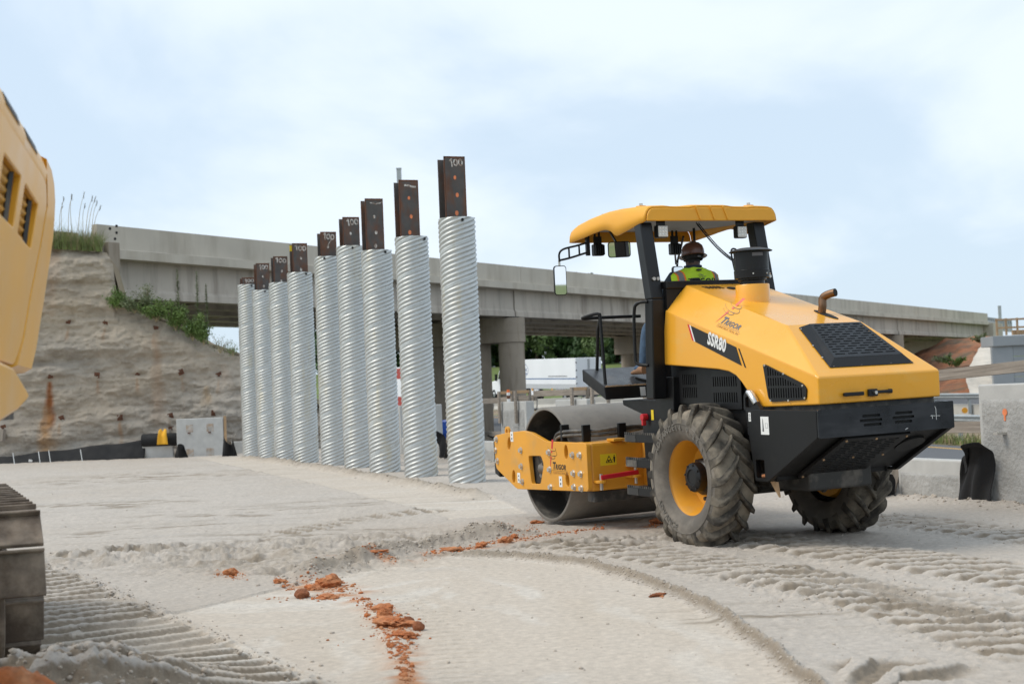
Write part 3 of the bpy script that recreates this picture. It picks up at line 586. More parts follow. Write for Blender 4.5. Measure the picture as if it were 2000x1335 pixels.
sme = gridmesh('shotcrete_wall', np.stack([SX, SY, SZ], -1), None, sc_); sme.materials.append(M['shot'])
sw = empty('shotcrete_wall', (-14, YW, 0)); tag(sw, 'bulging sprayed-concrete soil nail wall with rust stains under the bridge end', 'retaining wall')
so = obj('wall_face', sme, sw); so.location = (14, -YW, 0)
# earth bank behind the face
bx = np.linspace(-24, top[-1][0], 60); bt = np.interp(bx, [a for a, b in top], [b for a, b in top])
BP = np.array([[(x, YW + 0.12 * z + 0.25, max(z, 0) - 0.06) for x, z in zip(bx, bt)], [(x, YW + 1.6, max(z, 0) - 0.02) for x, z in zip(bx, bt)], [(x - 2, YW + 8, max(z * 0.9, -0.5)) for x, z in zip(bx, bt)], [(x - 2, YW + 12, -1.6) for x in bx]])
bme = gridmesh('bank', BP); bme.materials.append(M['earth']); bo = obj('bank', bme); struct(bo, 'earth bank behind the sprayed concrete wall')
pm = None
for i, (px, py) in enumerate(plates_px):
    p = ap(px, py, YW); y = swy(p.x, p.z)
    if pm is None:
        mb = MB().cbox((0, 0.02, 0), (0.17, 0.03, 0.18)); mb.cyl((0, 0.0, 0), (0, -0.05, 0), 0.04, n=8); mb.cyl((0, -0.05, 0), (0, -0.10, 0), 0.018, n=8); pm = mb.build('bearing_plate', 'rust', sw, bevel=0.008); o = pm
    else:
        o = bpy.data.objects.new('bearing_plate', pm.data); COL.objects.link(o); o.parent = sw
    o.location = (p.x + 14, y - YW - 0.012, p.z); o.rotation_euler = (0, random.uniform(-0.35, 0.35), random.uniform(-0.15, 0.15))
# ------------------------------------------------------------------ highway bridge
BK = 1.055; BL = Vector((-12.9, 44.61)) * BK; BD = Vector((0.5475, 0.8368)); BLEN = 104.5
br = empty('road_bridge', (BL.x, BL.y, 1.36 * (1 - BK)), math.atan2(BD.y, BD.x)); br.scale = (BK,) * 3; tag(br, 'long weathered concrete girder bridge crossing above the highway', 'bridge')
pro = [(0.0, 6.62), (0.0, 6.64), (0.04, 6.66), (0.04, 7.40), (0.26, 7.40), (0.40, 6.62)]
joints = [0, 24.6, 52, 79.5, BLEN]
for a, b in zip(joints[:-1], joints[1:]):
    MB().prism([(a + 0.01, y, z) for y, z in pro], (b - a - 0.03, 0, 0)).build('parapet', 'conc', br)
    MB().box((a + 0.0, -0.06, 6.34), (b - 0.005, 11.2, 6.62)).build('deck_slab', 'conc', br)
    MB().prism([(a + 0.01, 11.2 - y, z) for y, z in pro], (b - a - 0.03, 0, 0)).build('parapet', 'conc', br)
gir = [(-0.30, 6.34), (0.30, 6.34), (0.30, 6.16), (0.12, 6.02), (0.10, 5.55), (0.33, 5.36), (0.33, 5.12), (-0.33, 5.12), (-0.33, 5.36), (-0.10, 5.55), (-0.12, 6.02), (-0.30, 6.16)]
edge = [(0.40, 6.34), (0.40, 5.12), (-0.20, 5.12), (-0.20, 5.34), (-0.14, 5.44), (-0.14, 6.34)]
for a, b in zip(joints[:-1], joints[1:]):
    for k in range(5):
        y = 0.62 + 2.45 * k
        MB().prism([(a + 0.06, y + q, z) for q, z in (edge if k == 0 else gir)], (b - a - 0.12, 0, 0)).build('girder', 'conc_d', br)
    nd = 4
    for j in range(nd + 1):
        x = a + 0.25 + (b - a - 0.5) * j / nd; MB().box((x - 0.12, 0.8, 5.2), (x + 0.12, 10.3, 6.3)).build('diaphragm', 'conc_d', br)
for s_ in joints[1:-1]:
    pr = empty('pier'); pr.parent = br; pr.location = (s_, 0, 0)
    mb = MB(); R_ = 0.66
    c = [(R_ * math.cos(t), 0.72 + R_ * math.sin(t)) for t in [math.pi + math.pi * i / 16 for i in range(17)]] + [(R_, 10.2), (-R_, 10.2)]
    z0 = 3.95
    for za, zb, g_ in ((z0, 4.36, 0), (4.38, 4.70, 0), (4.72, 5.06, 0)): mb.prism([(x, y, za) for x, y in c], (0, 0, zb - za))
    mb.prism([(x * 0.985, 0.72 + (y - 0.72) * 0.985, z0 + 0.02) for x, y in c], (0, 0, 1.07))
    mb.build('pier_cap', 'pier', pr, smooth=30)
    for y in (0.72, 2.6, 5.0, 9.4): MB().lathe([(0.6, -2.6), (0.6, z0 + 0.01)], Matrix.Translation((0, y, 0)), 28).build('column', 'pier', pr, smooth=60)
    for y in (0.62, 3.07): MB().box((-0.3, y - 0.2, 5.05), (0.3, y + 0.2, 5.13)).build('bearing', 'dark', pr)
MB().box((-0.6, 0.35, 3.0), (0.0, 11, 6.6)).build('abutment', 'conc', br)
MB().box((0.16, -0.30, 4.9), (0.62, -0.07, 6.82)).box((-1.6, 0.9, 3.5), (-0.02, 1.2, 7.2)).build('wing_wall', 'pier', br, bevel=0.02)
MB().box((BLEN + 0.02, 0.1, 2.0), (BLEN + 5, 11, 6.6)).box((BLEN + 0.02, -0.4, 4.3), (BLEN + 3.4, 0.09, 6.5)).build('abutment', 'conc', br)
for px, py in ((229, 441), (229, 454), (216, 446), (226, 466)):
    d = ray(px, py); n_ = Vector((BD.y, -BD.x, 0)); t = (n_.dot(Vector((BL.x, BL.y, 0)) - CAMP)) / n_.dot(d); p = CAMP + d * t; rel = p - Vector((BL.x, BL.y, 0)); sx = (rel.x * BD.x + rel.y * BD.y) / BK; zb_ = (p.z - 1.36) / BK + 1.36
    MB().cyl((sx, 0.05, zb_), (sx, 0.02, zb_), 0.045, n=8).build('bolt_head', 'dark', br)
MB().box((15.5, -0.005, 6.70), (16.2, 0.045, 7.0)).build('patch', 'pier', br)
# posts on the bridge
def bpt(s_, y): p = BL + (BD * s_ + Vector((-BD.y, BD.x)) * y) * BK; return p
for (px, py, s_, y, w, lab) in ((779, 331, 9.0, 11.6, 0.20, 'thin grey square signpost standing up behind the second nearest pile'), (1952, 598, 109, 2.5, 0.26, 'pale square post rising behind the far end of the bridge')):
    P = bpt(s_, y)
    d = ray(px, py); t = P.y / d.y; q = CAMP + d * t; mb = MB().box((-w / 2, -w / 2, 0), (w / 2, w / 2, q.z - 6.6)); mb.cbox((0, 0, q.z - 6.6 + 0.03), (w * 1.15, w * 1.15, 0.06)); o = mb.build('signpost', 'rail', bevel=0.01); o.location = (q.x, P.y, 6.6); tag(o, lab, 'post')
# approach guardrails at both ends
guardrail('guardrail', [(BL.x - 0.9 - 6.5 * BD.x, BL.y - 0.6 - 6.5 * BD.y + 4.4, 6.75), (BL.x - 0.9, BL.y + 2.6, 6.85)], 'dark weathered guardrail half hidden by tall grass at the left bridge end', 'bridge guardrails', 0.75, 1.5)
e0 = bpt(BLEN + 0.3, 0.25); e1 = bpt(BLEN + 9, 0.25); guardrail('guardrail', [(e0.x, e0.y, 6.55), (e1.x, e1.y, 6.45)], 'guardrail with closely set posts at the far right bridge end', 'bridge guardrails', 0.85, 0.75)

# ------------------------------------------------------------------ far right: clay bank, sprayed slope, new abutment
def patchmesh(name, grid, m, amp, sc_=0.3):
    P = np.array(grid, float); n = P.shape[0]
    u = np.linspace(0, 1, 24); rows = []
    for a in u:
        i = min(int(a * (n - 1)), n - 2); f_ = a * (n - 1) - i; r0 = P[i] * (1 - f_) + P[i + 1] * f_; row = []
        for b in np.linspace(0, 1, 34):
            k = min(int(b * (len(r0) - 1)), len(r0) - 2); g_ = b * (len(r0) - 1) - k; row.append(r0[k] * (1 - g_) + r0[k + 1] * g_)
        rows.append(row)
    Q = np.array(rows); nn = fbm(Q[..., 0] * sc_ + Q[..., 2], Q[..., 1] * sc_ + Q[..., 2] * 0.7, 4); Q[..., 1] -= amp * nn; Q[..., 2] += 0.3 * amp * fbm(Q[..., 0] * sc_ * 2, Q[..., 1] * sc_ * 2 + Q[..., 2], 3)
    me = gridmesh(name, Q); me.materials.append(M[m]); return obj(name, me)
cb = patchmesh('clay_bank', [[tuple(ap(1780, 690, 128)), tuple(ap(1850, 662, 127)), tuple(ap(1905, 655, 126)), tuple(ap(1935, 660, 125))], [tuple(ap(1790, 740, 118)), tuple(ap(1850, 720, 117)), tuple(ap(1900, 710, 116)), tuple(ap(1945, 715, 115))], [tuple(ap(1790, 800, 104)), tuple(ap(1850, 795, 103)), tuple(ap(1905, 790, 102)), tuple(ap(1960, 795, 101))]], 'clayslope', 0.9, 0.4)
struct(cb, 'red clay bank below the far right bridge end')
ss_ = patchmesh('sprayed_slope', [[tuple(ap(1917, 672, 121)), tuple(ap(1926, 668, 120.5)), tuple(ap(1945, 668, 120))], [tuple(ap(1898, 706, 114)), tuple(ap(1920, 704, 113.8)), tuple(ap(1946, 704, 113.5))], [tuple(ap(1884, 738, 108)), tuple(ap(1912, 738, 107.8)), tuple(ap(1946, 738, 107.5))], [tuple(ap(1901, 778, 102.2)), tuple(ap(1922, 778, 102)), tuple(ap(1946, 776, 101.8))]], 'paleshot', 0.5, 0.5)
tag(ss_, 'pale sprayed concrete slope between the clay bank and the new grey abutment', 'slope')
na = empty('new_abutment', tuple(ap(1945, 760, 104))); tag(na, 'new grey concrete panel abutment wall with timber railing at right edge', 'abutment')
o0 = Vector(na.location)
def rel(p): return Vector(p) - o0
c0 = rel(ap(1941, 656, 104)); c1 = rel(ap(1941, 676, 104)); base = rel(ap(1941, 800, 104)).z
MB().box((c0.x + 0.0, 0.25, c1.z + 0.0), (c0.x + 16, 3.0, c0.z)).build('abutment_cap', 'newconc', na, bevel=0.03)
pn = None; px0 = rel(ap(1941, 700, 104)).x + 0.05
for i in range(9):
    for j in range(5):
        x = px0 + i * 0.78 * 2 ; z = c1.z - 0.02 - (j + 1) * 1.5 + (0.75 if i % 2 else 0); zt = min(z + 1.47, c1.z - 0.02)
        if z < base - 2: continue
        MB().box((x, 0.45 + 0.03 * (i % 2), z), (x + 1.54, 0.8, zt)).build('wall_panel', 'newconc', na, bevel=0.01)
tr = empty('timber_railing', tuple(ap(1948, 655, 104.8))); tag(tr, 'fresh timber guard railing on top of the new grey abutment', 'railing')
ot = Vector(tr.location)
for px in (1948, 1966, 1988, 2012, 2040):
    p = ap(px, 655, 104.8) - ot; MB().box((p.x - 0.07, -0.05, 0), (p.x + 0.07, 0.05, 1.25)).build('post', 'newwood', tr)
for dz in (0.55, 1.15): MB().box((-0.1, -0.09, dz - 0.07), (6, -0.05, dz + 0.07)).build('rail', 'newwood', tr)
MB().box((1.2, 0.1, 0), (6, 0.4, 0.35)).build('toe_board', 'newwood', tr)

# ------------------------------------------------------------------ precast wall panels along the site edge
PH, PL, PW = 1.30, 0.47, 1.52
rotw = math.atan2(WA.y, WA.x)
def make_panel(h, seed):
    r = random.Random(seed); root = empty('precast_panel')
    MB().box((0.015, -0.12, -1.75), (PW - 0.015, 0.06, h)).build('panel_body', 'panel_edge', root, bevel=0.018)
    n, m = 60, 50; xs_ = np.linspace(0.11, PW - 0.06, n); zs_ = np.linspace(-0.2, h - 0.16, m); X_, Z_ = np.meshgrid(xs_, zs_)
    e = np.minimum(np.minimum(X_ - xs_[0], xs_[-1] - X_) / 0.03, np.minimum(Z_ + 9, zs_[-1] - Z_) / 0.03); e = np.clip(e, 0, 1)
    Y_ = 0.058 + e * (0.014 + 0.006 * fbm(X_ * 9 + seed, Z_ * 9, 4)); me = gridmesh('rough_back', np.stack([X_, Y_, Z_], -1)); me.materials.append(M['panel']); obj('rough_back', me, root)
    for x in (0.45, 1.1):
        for z in ((0.03,) if h < 0.8 else (0.05, 0.78)):
            q = MB().box((x - 0.035, 0.05, z - 0.012), (x + 0.035, 0.19, z + 0.012)); q.cyl((x, 0.15, z + 0.012), (x, 0.15, z + 0.022), 0.018, n=8); q.build('tie_lug', 'bolt', root)
    return root
hi0 = make_panel(PH, 1); lo0 = make_panel(PL, 2); used = {}
ordn = {0: 'nearest', 1: 'second nearest', 2: 'third nearest', 3: 'fourth nearest', 4: 'fifth nearest', 5: 'sixth nearest', 6: 'seventh nearest', 7: 'eighth nearest', 8: 'ninth nearest', 9: 'tenth nearest'}
kh = kl = 0
for k in range(-2, 19):
    high = (k % 2 == 1); src = hi0 if high else lo0
    if k == -2: continue
    if id(src) in used: o = copytree(src)
    else: o = src; used[id(src)] = 1
    p = wl(k * PW); o.location = p; o.rotation_euler = (0, 0, rotw)
    n_ = kh if high else kl
    tag(o, f'{"tall" if high else "low"} grey precast wall panel, {ordn.get(n_, "farthest")} of its height along the site edge', 'wall panel', 'precast panels along the site edge')
    if high: kh += 1
    else: kl += 1
og = MB(); og.cyl((0, 0, 0), (0, 0.004, 0), 0.038, n=10); og.box((-0.008, 0, -0.09), (0.018, 0.003, 0.0)); o_ = og.build('paint_mark', 'spray_o', hi0); o_.location = (1.07, 0.074, 1.0)
# sheets of black geotextile folded over the joints
def sheet(name, pts_fn, n, m, mt, th=0.006):
    P = np.array([[pts_fn(i / (n - 1), j / (m - 1)) for j in range(m)] for i in range(n)], float); me = gridmesh(name, P); me.materials.append(M[mt]); o = obj(name, me)
    s_ = o.modifiers.new('thick', 'SOLIDIFY'); s_.thickness = th; return o
def jointfab(t, b, w, h, seed, lab):
    r = random.Random(seed); a, c, d_ = r.uniform(0, 6), r.uniform(0, 6), r.uniform(0.6, 1.1)
    def fn(u, v):
        x = (u - 0.5) * w * (1 - 0.25 * v * v) + 0.05 * math.sin(v * 4 + a); z = h * v * (0.86 + 0.14 * math.sin(u * 3.0 + 0.4)); y = 0.05 + 0.07 * math.sin(u * 7 * d_ + c) * (0.15 + v) + 0.16 * max(0, v - 0.55) ** 1.2 + 0.02 * math.sin(u * 15 + v * 9)
        z -= 1.1 * max(0, v - 0.74) * (0.35 + u); y += 0.5 * max(0, v - 0.74) * (1.1 - u)
        return (x, y, z)
    o = sheet('geotextile_flap', fn, 26, 30, 'fabric'); p = wl(t, -0.12); o.location = p; o.rotation_euler = (0, 0, rotw); tag(o, lab, 'fabric'); return o
jointfab(-0.04, 0, 0.56, 0.86, 1, 'large black fabric flap over the joint between tall and low panels, right foreground')
jointfab(PW * 1.0 + 0.05, 0, 0.32, 0.42, 2, 'small black fabric flap at the joint just behind the right rear wheel')
jointfab(PW * 1.35, 0, 0.3, 0.55, 3, 'folded black fabric strip beside the stake behind the right rear wheel')
jointfab(PW * 9.98, 0, 0.42, 0.80, 4, 'black fabric strip standing behind the front of the yellow drum frame')
jointfab(PW * 12.55, 0, 0.5, 0.85, 5, 'black fabric flap seen between the two nearest pipes')
# timber rails, uprights and stakes
def timber(name, p0, p1, w, h, lab, m='wood', grp='timber bracing along the panels', cat='timber'):
    p0 = Vector(p0); p1 = Vector(p1); o = MB().box((0, -w / 2, -h / 2), ((p1 - p0).length, w / 2, h / 2)).build(name, m, bevel=0.004); o.location = p0; o.rotation_mode = 'QUATERNION'; o.rotation_quaternion = (p1 - p0).to_track_quat('X', 'Z'); tag(o, lab, cat, grp); return o
timber('timber_rail', wl(-1.4, 0.3, 1.52), wl(2.4, 0.3, 1.37), 0.04, 0.125, 'sloping grey timber rail above the big concrete panel at right')
timber('timber_rail', wl(-0.2, 0.3, 0.83), wl(2.8, 0.3, 0.80), 0.04, 0.13, 'lower grey timber rail between the roller bumper and the big concrete panel')
timber('timber_rail', wl(4.0, 0.25, 1.45), wl(9.0, 0.25, 1.43), 0.04, 0.12, 'timber rail running behind the handrail of the roller')
timber('timber_rail', wl(9.0, 0.25, 1.42), wl(14.0, 0.25, 1.44), 0.04, 0.12, 'timber rail above the steel drum in front of the lorry')
timber('timber_rail', wl(14.0, 0.3, 1.36), wl(19.5, 0.3, 1.30), 0.04, 0.12, 'upper timber rail passing behind the nearest pipe')
timber('timber_rail', wl(14.0, 0.3, 0.62), wl(19.5, 0.3, 0.58), 0.04, 0.12, 'lower timber rail passing behind the nearest pipe')
timber('timber_stake', wl(1.62, -0.1, 0.0), wl(1.42, 0.02, 0.78), 0.05, 0.10, 'leaning timber stake between the low panels behind the right wheel')
timber('timber_stake', wl(PW * 12.5, -0.1, 0.1), wl(PW * 12.2, -0.05, 1.0), 0.05, 0.09, 'leaning timber stake seen between the two nearest pipes')
names = ['over the panel next to the paint can', 'at the right corner of the panel with the paint can', 'just left of the roller platform tip', 'directly below the roller platform tip', 'behind the roller handrail']
for i, (t, nm) in enumerate(((PW * 9.92, 0), (PW * 9.28, 1), (PW * 7.35, 2), (PW * 6.75, 3), (PW * 5.35, 4))):
    c = empty('panel_clamp', wl(t, 0.0, 0)); c.rotation_euler = (0, 0, rotw); tag(c, 'short timber clamp ' + names[nm], 'timber clamp', 'timber clamps on the panels')
    for y in (0.12, -0.19): MB().box((-0.045, y - 0.02, 0.86 if y > 0 else 1.0), (0.045, y + 0.02, 1.52)).build('upright', 'wood', c, bevel=0.004)
    MB().box((-0.04, -0.165, 1.46), (0.04, 0.095, 1.52)).build('cross_block', 'newwood', c, bevel=0.004)
# marking paint can on a panel
pc = empty('paint_can', wl(PW * 9.72, -0.02, PH)); tag(pc, 'marking paint can with orange cap standing on the panel left of the drum', 'paint can')
MB().cyl((0, 0, 0), (0, 0, 0.19), 0.036, n=16).build('can_body', 'white', pc, smooth=40)
MB().cyl((0, 0, 0.06), (0, 0, 0.13), 0.0365, n=16).build('can_label', 'rust', pc, smooth=40)
MB().cyl((0, 0, 0.191), (0, 0, 0.25), 0.034, 0.030, n=16).build('cap', 'orange', pc, smooth=40)
bd = empty('plastic_barrel', wl(PW * 13.8, 0.7, 0)); tag(bd, 'blue plastic barrel glimpsed between the pipes behind the panels', 'barrel')
MB().lathe([(0.0, 0.9), (0.25, 0.9), (0.28, 0.86), (0.285, 0.6), (0.295, 0.58), (0.285, 0.56), (0.285, 0.32), (0.295, 0.3), (0.285, 0.28), (0.28, -0.6)], Matrix.Identity(4), 24).build('barrel_body', 'bluepl', bd, smooth=30)
MB().cyl((0.1, 0, 0.9), (0.1, 0, 0.93), 0.035, n=10).build('bung', 'kprint', bd)

# ------------------------------------------------------------------ foot of the sprayed wall
def fence_fn(u, v):
    px = -260 + u * 542; y0 = ap(px, 900, 44.3 - 0.25 * u); y0.z = 0; h = 0.20 + 0.38 * min(1, max(0, (px + 40) / 320)); 
    return (y0.x, y0.y + 0.35 * v - 0.05 * math.sin(u * 40) * v + 0.04 * math.sin(u * 17 + 1) * v, -0.03 + (h + 0.02 * math.sin(u * 33)) * v)
sf = sheet('silt_fence', fence_fn, 160, 8, 'fabric'); tag(sf, 'long black silt fabric skirt along the foot of the sprayed wall', 'fabric')
for i, (px, py) in enumerate(((25, 893), (75, 890), (95, 888), (157, 886), (204, 882), (262, 877))):
    p = gp(px + 6, py + 14); o = MB().cyl((0, -0.1, -0.05), (-0.10, 0.05, 0.36), 0.014, n=6).build('steel_pin', 'bolt'); o.location = p; tag(o, f'thin steel pin in the black skirt, number {["one","two","three","four","five","six"][i]} from the left edge', 'pin', 'pins along the black skirt')
for i, (px, py) in enumerate(((61, 903), (110, 900), (185, 896), (252, 891))):
    p = gp(px, py); o = MB().cbox((0, 0, 0.05), (0.11, 0.02, 0.11)).build('white_tag', 'white', bevel=0.004); o.location = (p.x, p.y - 0.1, 0.0); o.rotation_euler = (0.3, 0.3, 0); tag(o, f'small white tag at the foot of the black skirt, {["first","second","third","fourth"][i]} from left', 'tag', 'white tags at the skirt foot')
def frontpanel(x0, x1, yb, yt, Y, lab, name='precast_panel'):
    a = ap(x0, yb, Y); b = ap(x1, yb, Y); h = ap(x0, yt, Y).z; root = empty(name, (a.x, Y, 0)); w = b.x - a.x; tag(root, lab, 'wall panel', 'panels at the foot of the sprayed wall')
    MB().box((0, 0, -0.1), (w, 0.18, h)).build('panel_body', 'panel_edge', root, bevel=0.02); return root, w, h
fp, w_, h_ = frontpanel(346, 437, 890, 818, 43.9, 'tall smooth grey panel with rusty patches standing before the sprayed wall')
for x in (0.28, 0.72):
    MB().box((w_ * x - 0.10, -0.003, h_ * 0.64), (w_ * x + 0.12, 0.0, h_ * 0.84)).build('rust_patch', 'rustpatch', fp); MB().box((w_ * x - 0.03, -0.14, h_ * 0.60), (w_ * x + 0.03, 0.0, h_ * 0.63)).build('tie_lug', 'rust', fp)
    MB().box((w_ * x - 0.13, -0.004, 0.0), (w_ * x + 0.11, -0.001, h_ * 0.2)).build('rust_patch', 'rustpatch', fp)
frontpanel(278, 338, 893, 868, 44.2, 'low pale concrete block carrying a roll of black fabric')
frontpanel(452, 560, 889, 862, 44.6, 'low pale concrete block half hidden behind the leftmost pipe')
timber('timber_stake', ap(441, 880, 44.0), ap(439, 812, 44.05), 0.08, 0.10, 'upright timber at the right edge of the tall grey panel', 'newwood')
timber('timber_stake', ap(333, 862, 44.3), ap(330, 838, 44.35), 0.10, 0.12, 'short timber upright behind the black fabric roll')
timber('timber_stake', ap(4, 862, 44.8), ap(6, 838, 44.85), 0.14, 0.12, 'short reddish timber at the left edge of the sprayed wall')
a = ap(276, 860, 44.1); b = ap(348, 860, 44.1)
mb = MB().lathe([(0.0, 0), (0.19, 0), (0.20, 0.02), (0.20, b.x - a.x - 0.02), (0.19, b.x - a.x), (0, b.x - a.x)], frm((a.x, 44.22, a.z), (0, 1, 0), (0, 0, 1)), 20); fr_ = mb.build('fabric_roll', 'fabric', smooth=40); tag(fr_, 'roll of black fabric lying on the low concrete block', 'fabric roll')
a = ap(318, 856, 43.9)
def bagf(u, v): return (a.x + (u - 0.5) * 0.36 * (1 - 0.3 * v), 43.85 + 0.05 * math.sin(u * 5) + 0.25 * max(0, v - 0.7), a.z - 0.18 + 0.42 * v + 0.05 * math.sin(u * 9) * v)
bg_ = sheet('paper_bag', bagf, 10, 10, 'bagy', 0.03); tag(bg_, 'torn yellow paper bag draped over the black fabric roll', 'bag')
for px, py, w, h, sd_, lab in ((354, 893, 0.42, 0.40, 8, 'crumpled black fabric left of the tall grey panel'), (449, 890, 0.46, 0.62, 9, 'crumpled black fabric right of the tall grey panel')):
    p = gp(px, py)
    r = random.Random(sd_); c1_, c2_ = r.uniform(0, 6), r.uniform(0, 6)
    def fn(u, v): return ((u - 0.5) * w * (1 - 0.35 * v), 0.10 * math.sin(u * 8 + c1_) * (0.2 + v) - 0.1 * v, h * v * (0.8 + 0.25 * math.sin(u * 4 + c2_)))
    o = sheet('fabric_flap', fn, 20, 18, 'fabric'); o.location = (p.x, min(p.y, 43.75), 0); tag(o, lab, 'fabric')
# ------------------------------------------------------------------ corrugated pipes round steel piles
PR, PLEN, LEAD, ST = 0.305, 5.25, 0.63, 8
na_, nl_ = 96, 660
th_ = np.linspace(0, 2 * np.pi, na_ + 1); zz = np.linspace(-PLEN, 0, nl_); TH, ZZ = np.meshgrid(th_, zz)
ph = ZZ / LEAD - TH / (2 * np.pi); sf_ = ph - np.floor(ph)
amp = 0.0112 * (0.25 + 0.75 * sstep(0.03, 0.085, np.minimum(sf_, 1 - sf_)))
rp_ = PR + amp * np.cos(2 * np.pi * ST * ph) - 0.010 * np.exp(-((np.minimum(sf_, 1 - sf_)) / 0.008) ** 2) - 0.004 * np.exp(-((sf_ - 0.035) / 0.007) ** 2)
pme = gridmesh('corrugated_pipe', np.stack([rp_ * np.cos(TH), rp_ * np.sin(TH), ZZ], -1)); pme.materials.append(M['zinc'])
PIPES = [(-7.645, 41.49, 5.00), (-6.965, 40.05, 4.70), (-5.985, 37.12, 4.63), (-5.21, 35.28, 4.70), (-4.21, 32.97, 4.82), (-3.455, 31.08, 4.83), (-2.66, 28.64, 4.45), (-1.79, 26.37, 4.43), (-0.845, 23.84, 4.42)]
PT = [5.20, 5.45, 5.31, 5.42, 5.39, 5.46, 5.49, 5.48, 5.445]
wordp = ['leftmost and farthest', 'second from the left', 'third from the left', 'fourth from the left', 'fifth from the left', 'sixth from the left', 'third from the right', 'second from the right', 'nearest and rightmost']
# H pile: flanges face along the road direction
hp_ = MB(); fw_, fd_, tk = 0.37, 0.36, 0.017
hp_me = MB().box((-fw_ / 2, -fd_ / 2, -6), (fw_ / 2, -fd_ / 2 + tk, 0)); 
pile_front = MB().box((-fw_ / 2, -fd_ / 2, -2.2), (fw_ / 2, -fd_ / 2 + tk, 0)); pile_back = MB().box((-fw_ / 2, fd_ / 2 - tk, -2.2), (fw_ / 2, fd_ / 2, 0)); pile_web = MB().box((-tk / 2, -fd_ / 2 + tk, -2.2), (tk / 2, fd_ / 2 - tk, 0))
def mk(mb, n): 
    o = mb.build(n, 'rust' if n == 'rusty_edge' else 'pile', bevel=0.003); me = o.data; bpy.data.objects.remove(o); return me
mf, mb_, mw_ = mk(pile_front, 'flange'), mk(pile_back, 'flange'), mk(pile_web, 'web')
edge_me = mk(MB().box((-fw_ / 2 - 0.001, -fd_ / 2 - 0.001, -2.2), (-fw_ / 2 + 0.018, -fd_ / 2 + tk + 0.001, 0.001)).box((fw_ / 2 - 0.018, -fd_ / 2 - 0.001, -2.2), (fw_ / 2 + 0.001, -fd_ / 2 + tk + 0.001, 0.001)).box((-fw_ / 2, -fd_ / 2 - 0.001, -0.03), (fw_ / 2, -fd_ / 2 + tk, 0.002)), 'rusty_edge')
def stroke(mb, pts, r):
    P = smoothpath([(p[0], 0, p[1]) for p in pts], 5); n = len(P); vs = []; 
    for i in range(n):
        d = (P[min(i + 1, n - 1)] - P[max(i - 1, 0)]).normalized(); q = Vector((-d.z, 0, d.x)) * r; vs += [P[i] + q, P[i] - q]
    mb.add(vs, [(2 * i, 2 * i + 1, 2 * i + 3, 2 * i + 2) for i in range(n - 1)])
for i, ((x, y, zt), pz) in enumerate(zip(PIPES, PT)):
    po = empty('corrugated_pipe', (x, y, zt)); tag(po, f'upright galvanised corrugated pipe, {wordp[i]} in the row', 'pipe', 'corrugated pipes in a row')
    sh = bpy.data.objects.new('pipe_shell', pme); COL.objects.link(sh); sh.parent = po; sh.rotation_euler = (rad(random.uniform(-0.25, 0.25)), 0, random.uniform(0, 6.28))
    az_h = rad((-60, -70, -25, -50, -95, -75, -50, -35, -70)[i])
    hd = MB().cyl((0, 0, 0), (0.016, 0, 0), 0.026, n=12).build('lifting_hole', 'dark', po, smooth=40); hd.location = (0.304 * math.cos(az_h), 0.304 * math.sin(az_h), -0.055); hd.rotation_euler = (0, 0, az_h)
    ho = empty('steel_pile', (x + (-0.02, -0.02, -0.02, -0.01, 0.0, -0.01, -0.06, -0.065, -0.055)[i], y, pz)); ho.rotation_euler = (0, 0, rad(20)); 
    tag(ho, f'rusty steel H-pile in the corrugated pipe {wordp[i]} in the row', 'pile', 'steel piles in the pipes')
    for me, n_ in ((mf, 'flange'), (mb_, 'flange'), (mw_, 'web'), (edge_me, 'rusty_edge')):
        o = bpy.data.objects.new(n_, me); COL.objects.link(o); o.parent = ho
    if True:
        ed = [c for c in ho.children if c.name.startswith('rusty_edge')][0]
    vis = pz - zt; mc = 'spray_o' if i in (7, 8) else 'spray_w'
    # lettering 100 sprayed by hand
    lt = MB(); ry = -fd_ / 2 - 0.002; s_ = 1.0; x0 = -0.09; zb = -0.17
    if i == 7: stroke(lt, [(-0.08, -0.12), (0.0, -0.11), (0.07, -0.125), (0.165, -0.12)], 0.018)
    elif i == 6: stroke(lt, [(-0.09, -0.09), (-0.02, -0.11), (0.02, -0.14), (0.06, -0.12), (0.10, -0.13), (0.16, -0.10)], 0.010)
    else:
        j = random.uniform(-0.01, 0.01)
        stroke(lt, [(x0 - 0.02, -0.085), (x0 + 0.02, -0.05 + j), (x0 + 0.022, -0.10), (x0 + 0.03, -0.19)], 0.013)
        for cx in (x0 + 0.105, x0 + 0.205): stroke(lt, [(cx + 0.036 * math.cos(t), -0.115 + j + 0.055 * math.sin(t)) for t in [1.2 + 2 * math.pi * k / 10 for k in range(11)]], 0.012)
        if i == 4: stroke(lt, [(0.10, -0.17), (0.06, -0.24), (0.03, -0.31)], 0.007)
    if vis > 0.15 or True:
        l_ = lt.build('sprayed_number', 'spray_w', ho); l_.location = (0, ry, 0); l_.rotation_euler = (0, rad(random.uniform(-9, 9)), 0); l_.scale = (random.uniform(0.85, 1.1), 1, random.uniform(0.8, 1.1))
    for k, dz in enumerate((0.36, 0.66, 0.96)):
        if dz < vis + 0.02:
            d_ = MB().cyl((0, 0, 0), (0, -0.0015, 0), 0.030 + 0.004 * k, n=12).build('paint_dot', mc, ho); d_.location = (0.0 + random.uniform(-0.02, 0.03), ry + 0.001, -dz + random.uniform(-0.03, 0.03)); d_.scale = (0.8, 1, 1.15)
    if i == 3: MB().box((-0.19, fd_ / 2 - tk - 0.004, -0.16), (-0.13, fd_ / 2 - tk - 0.001, -0.02)).build('tag', 'yprint', ho)
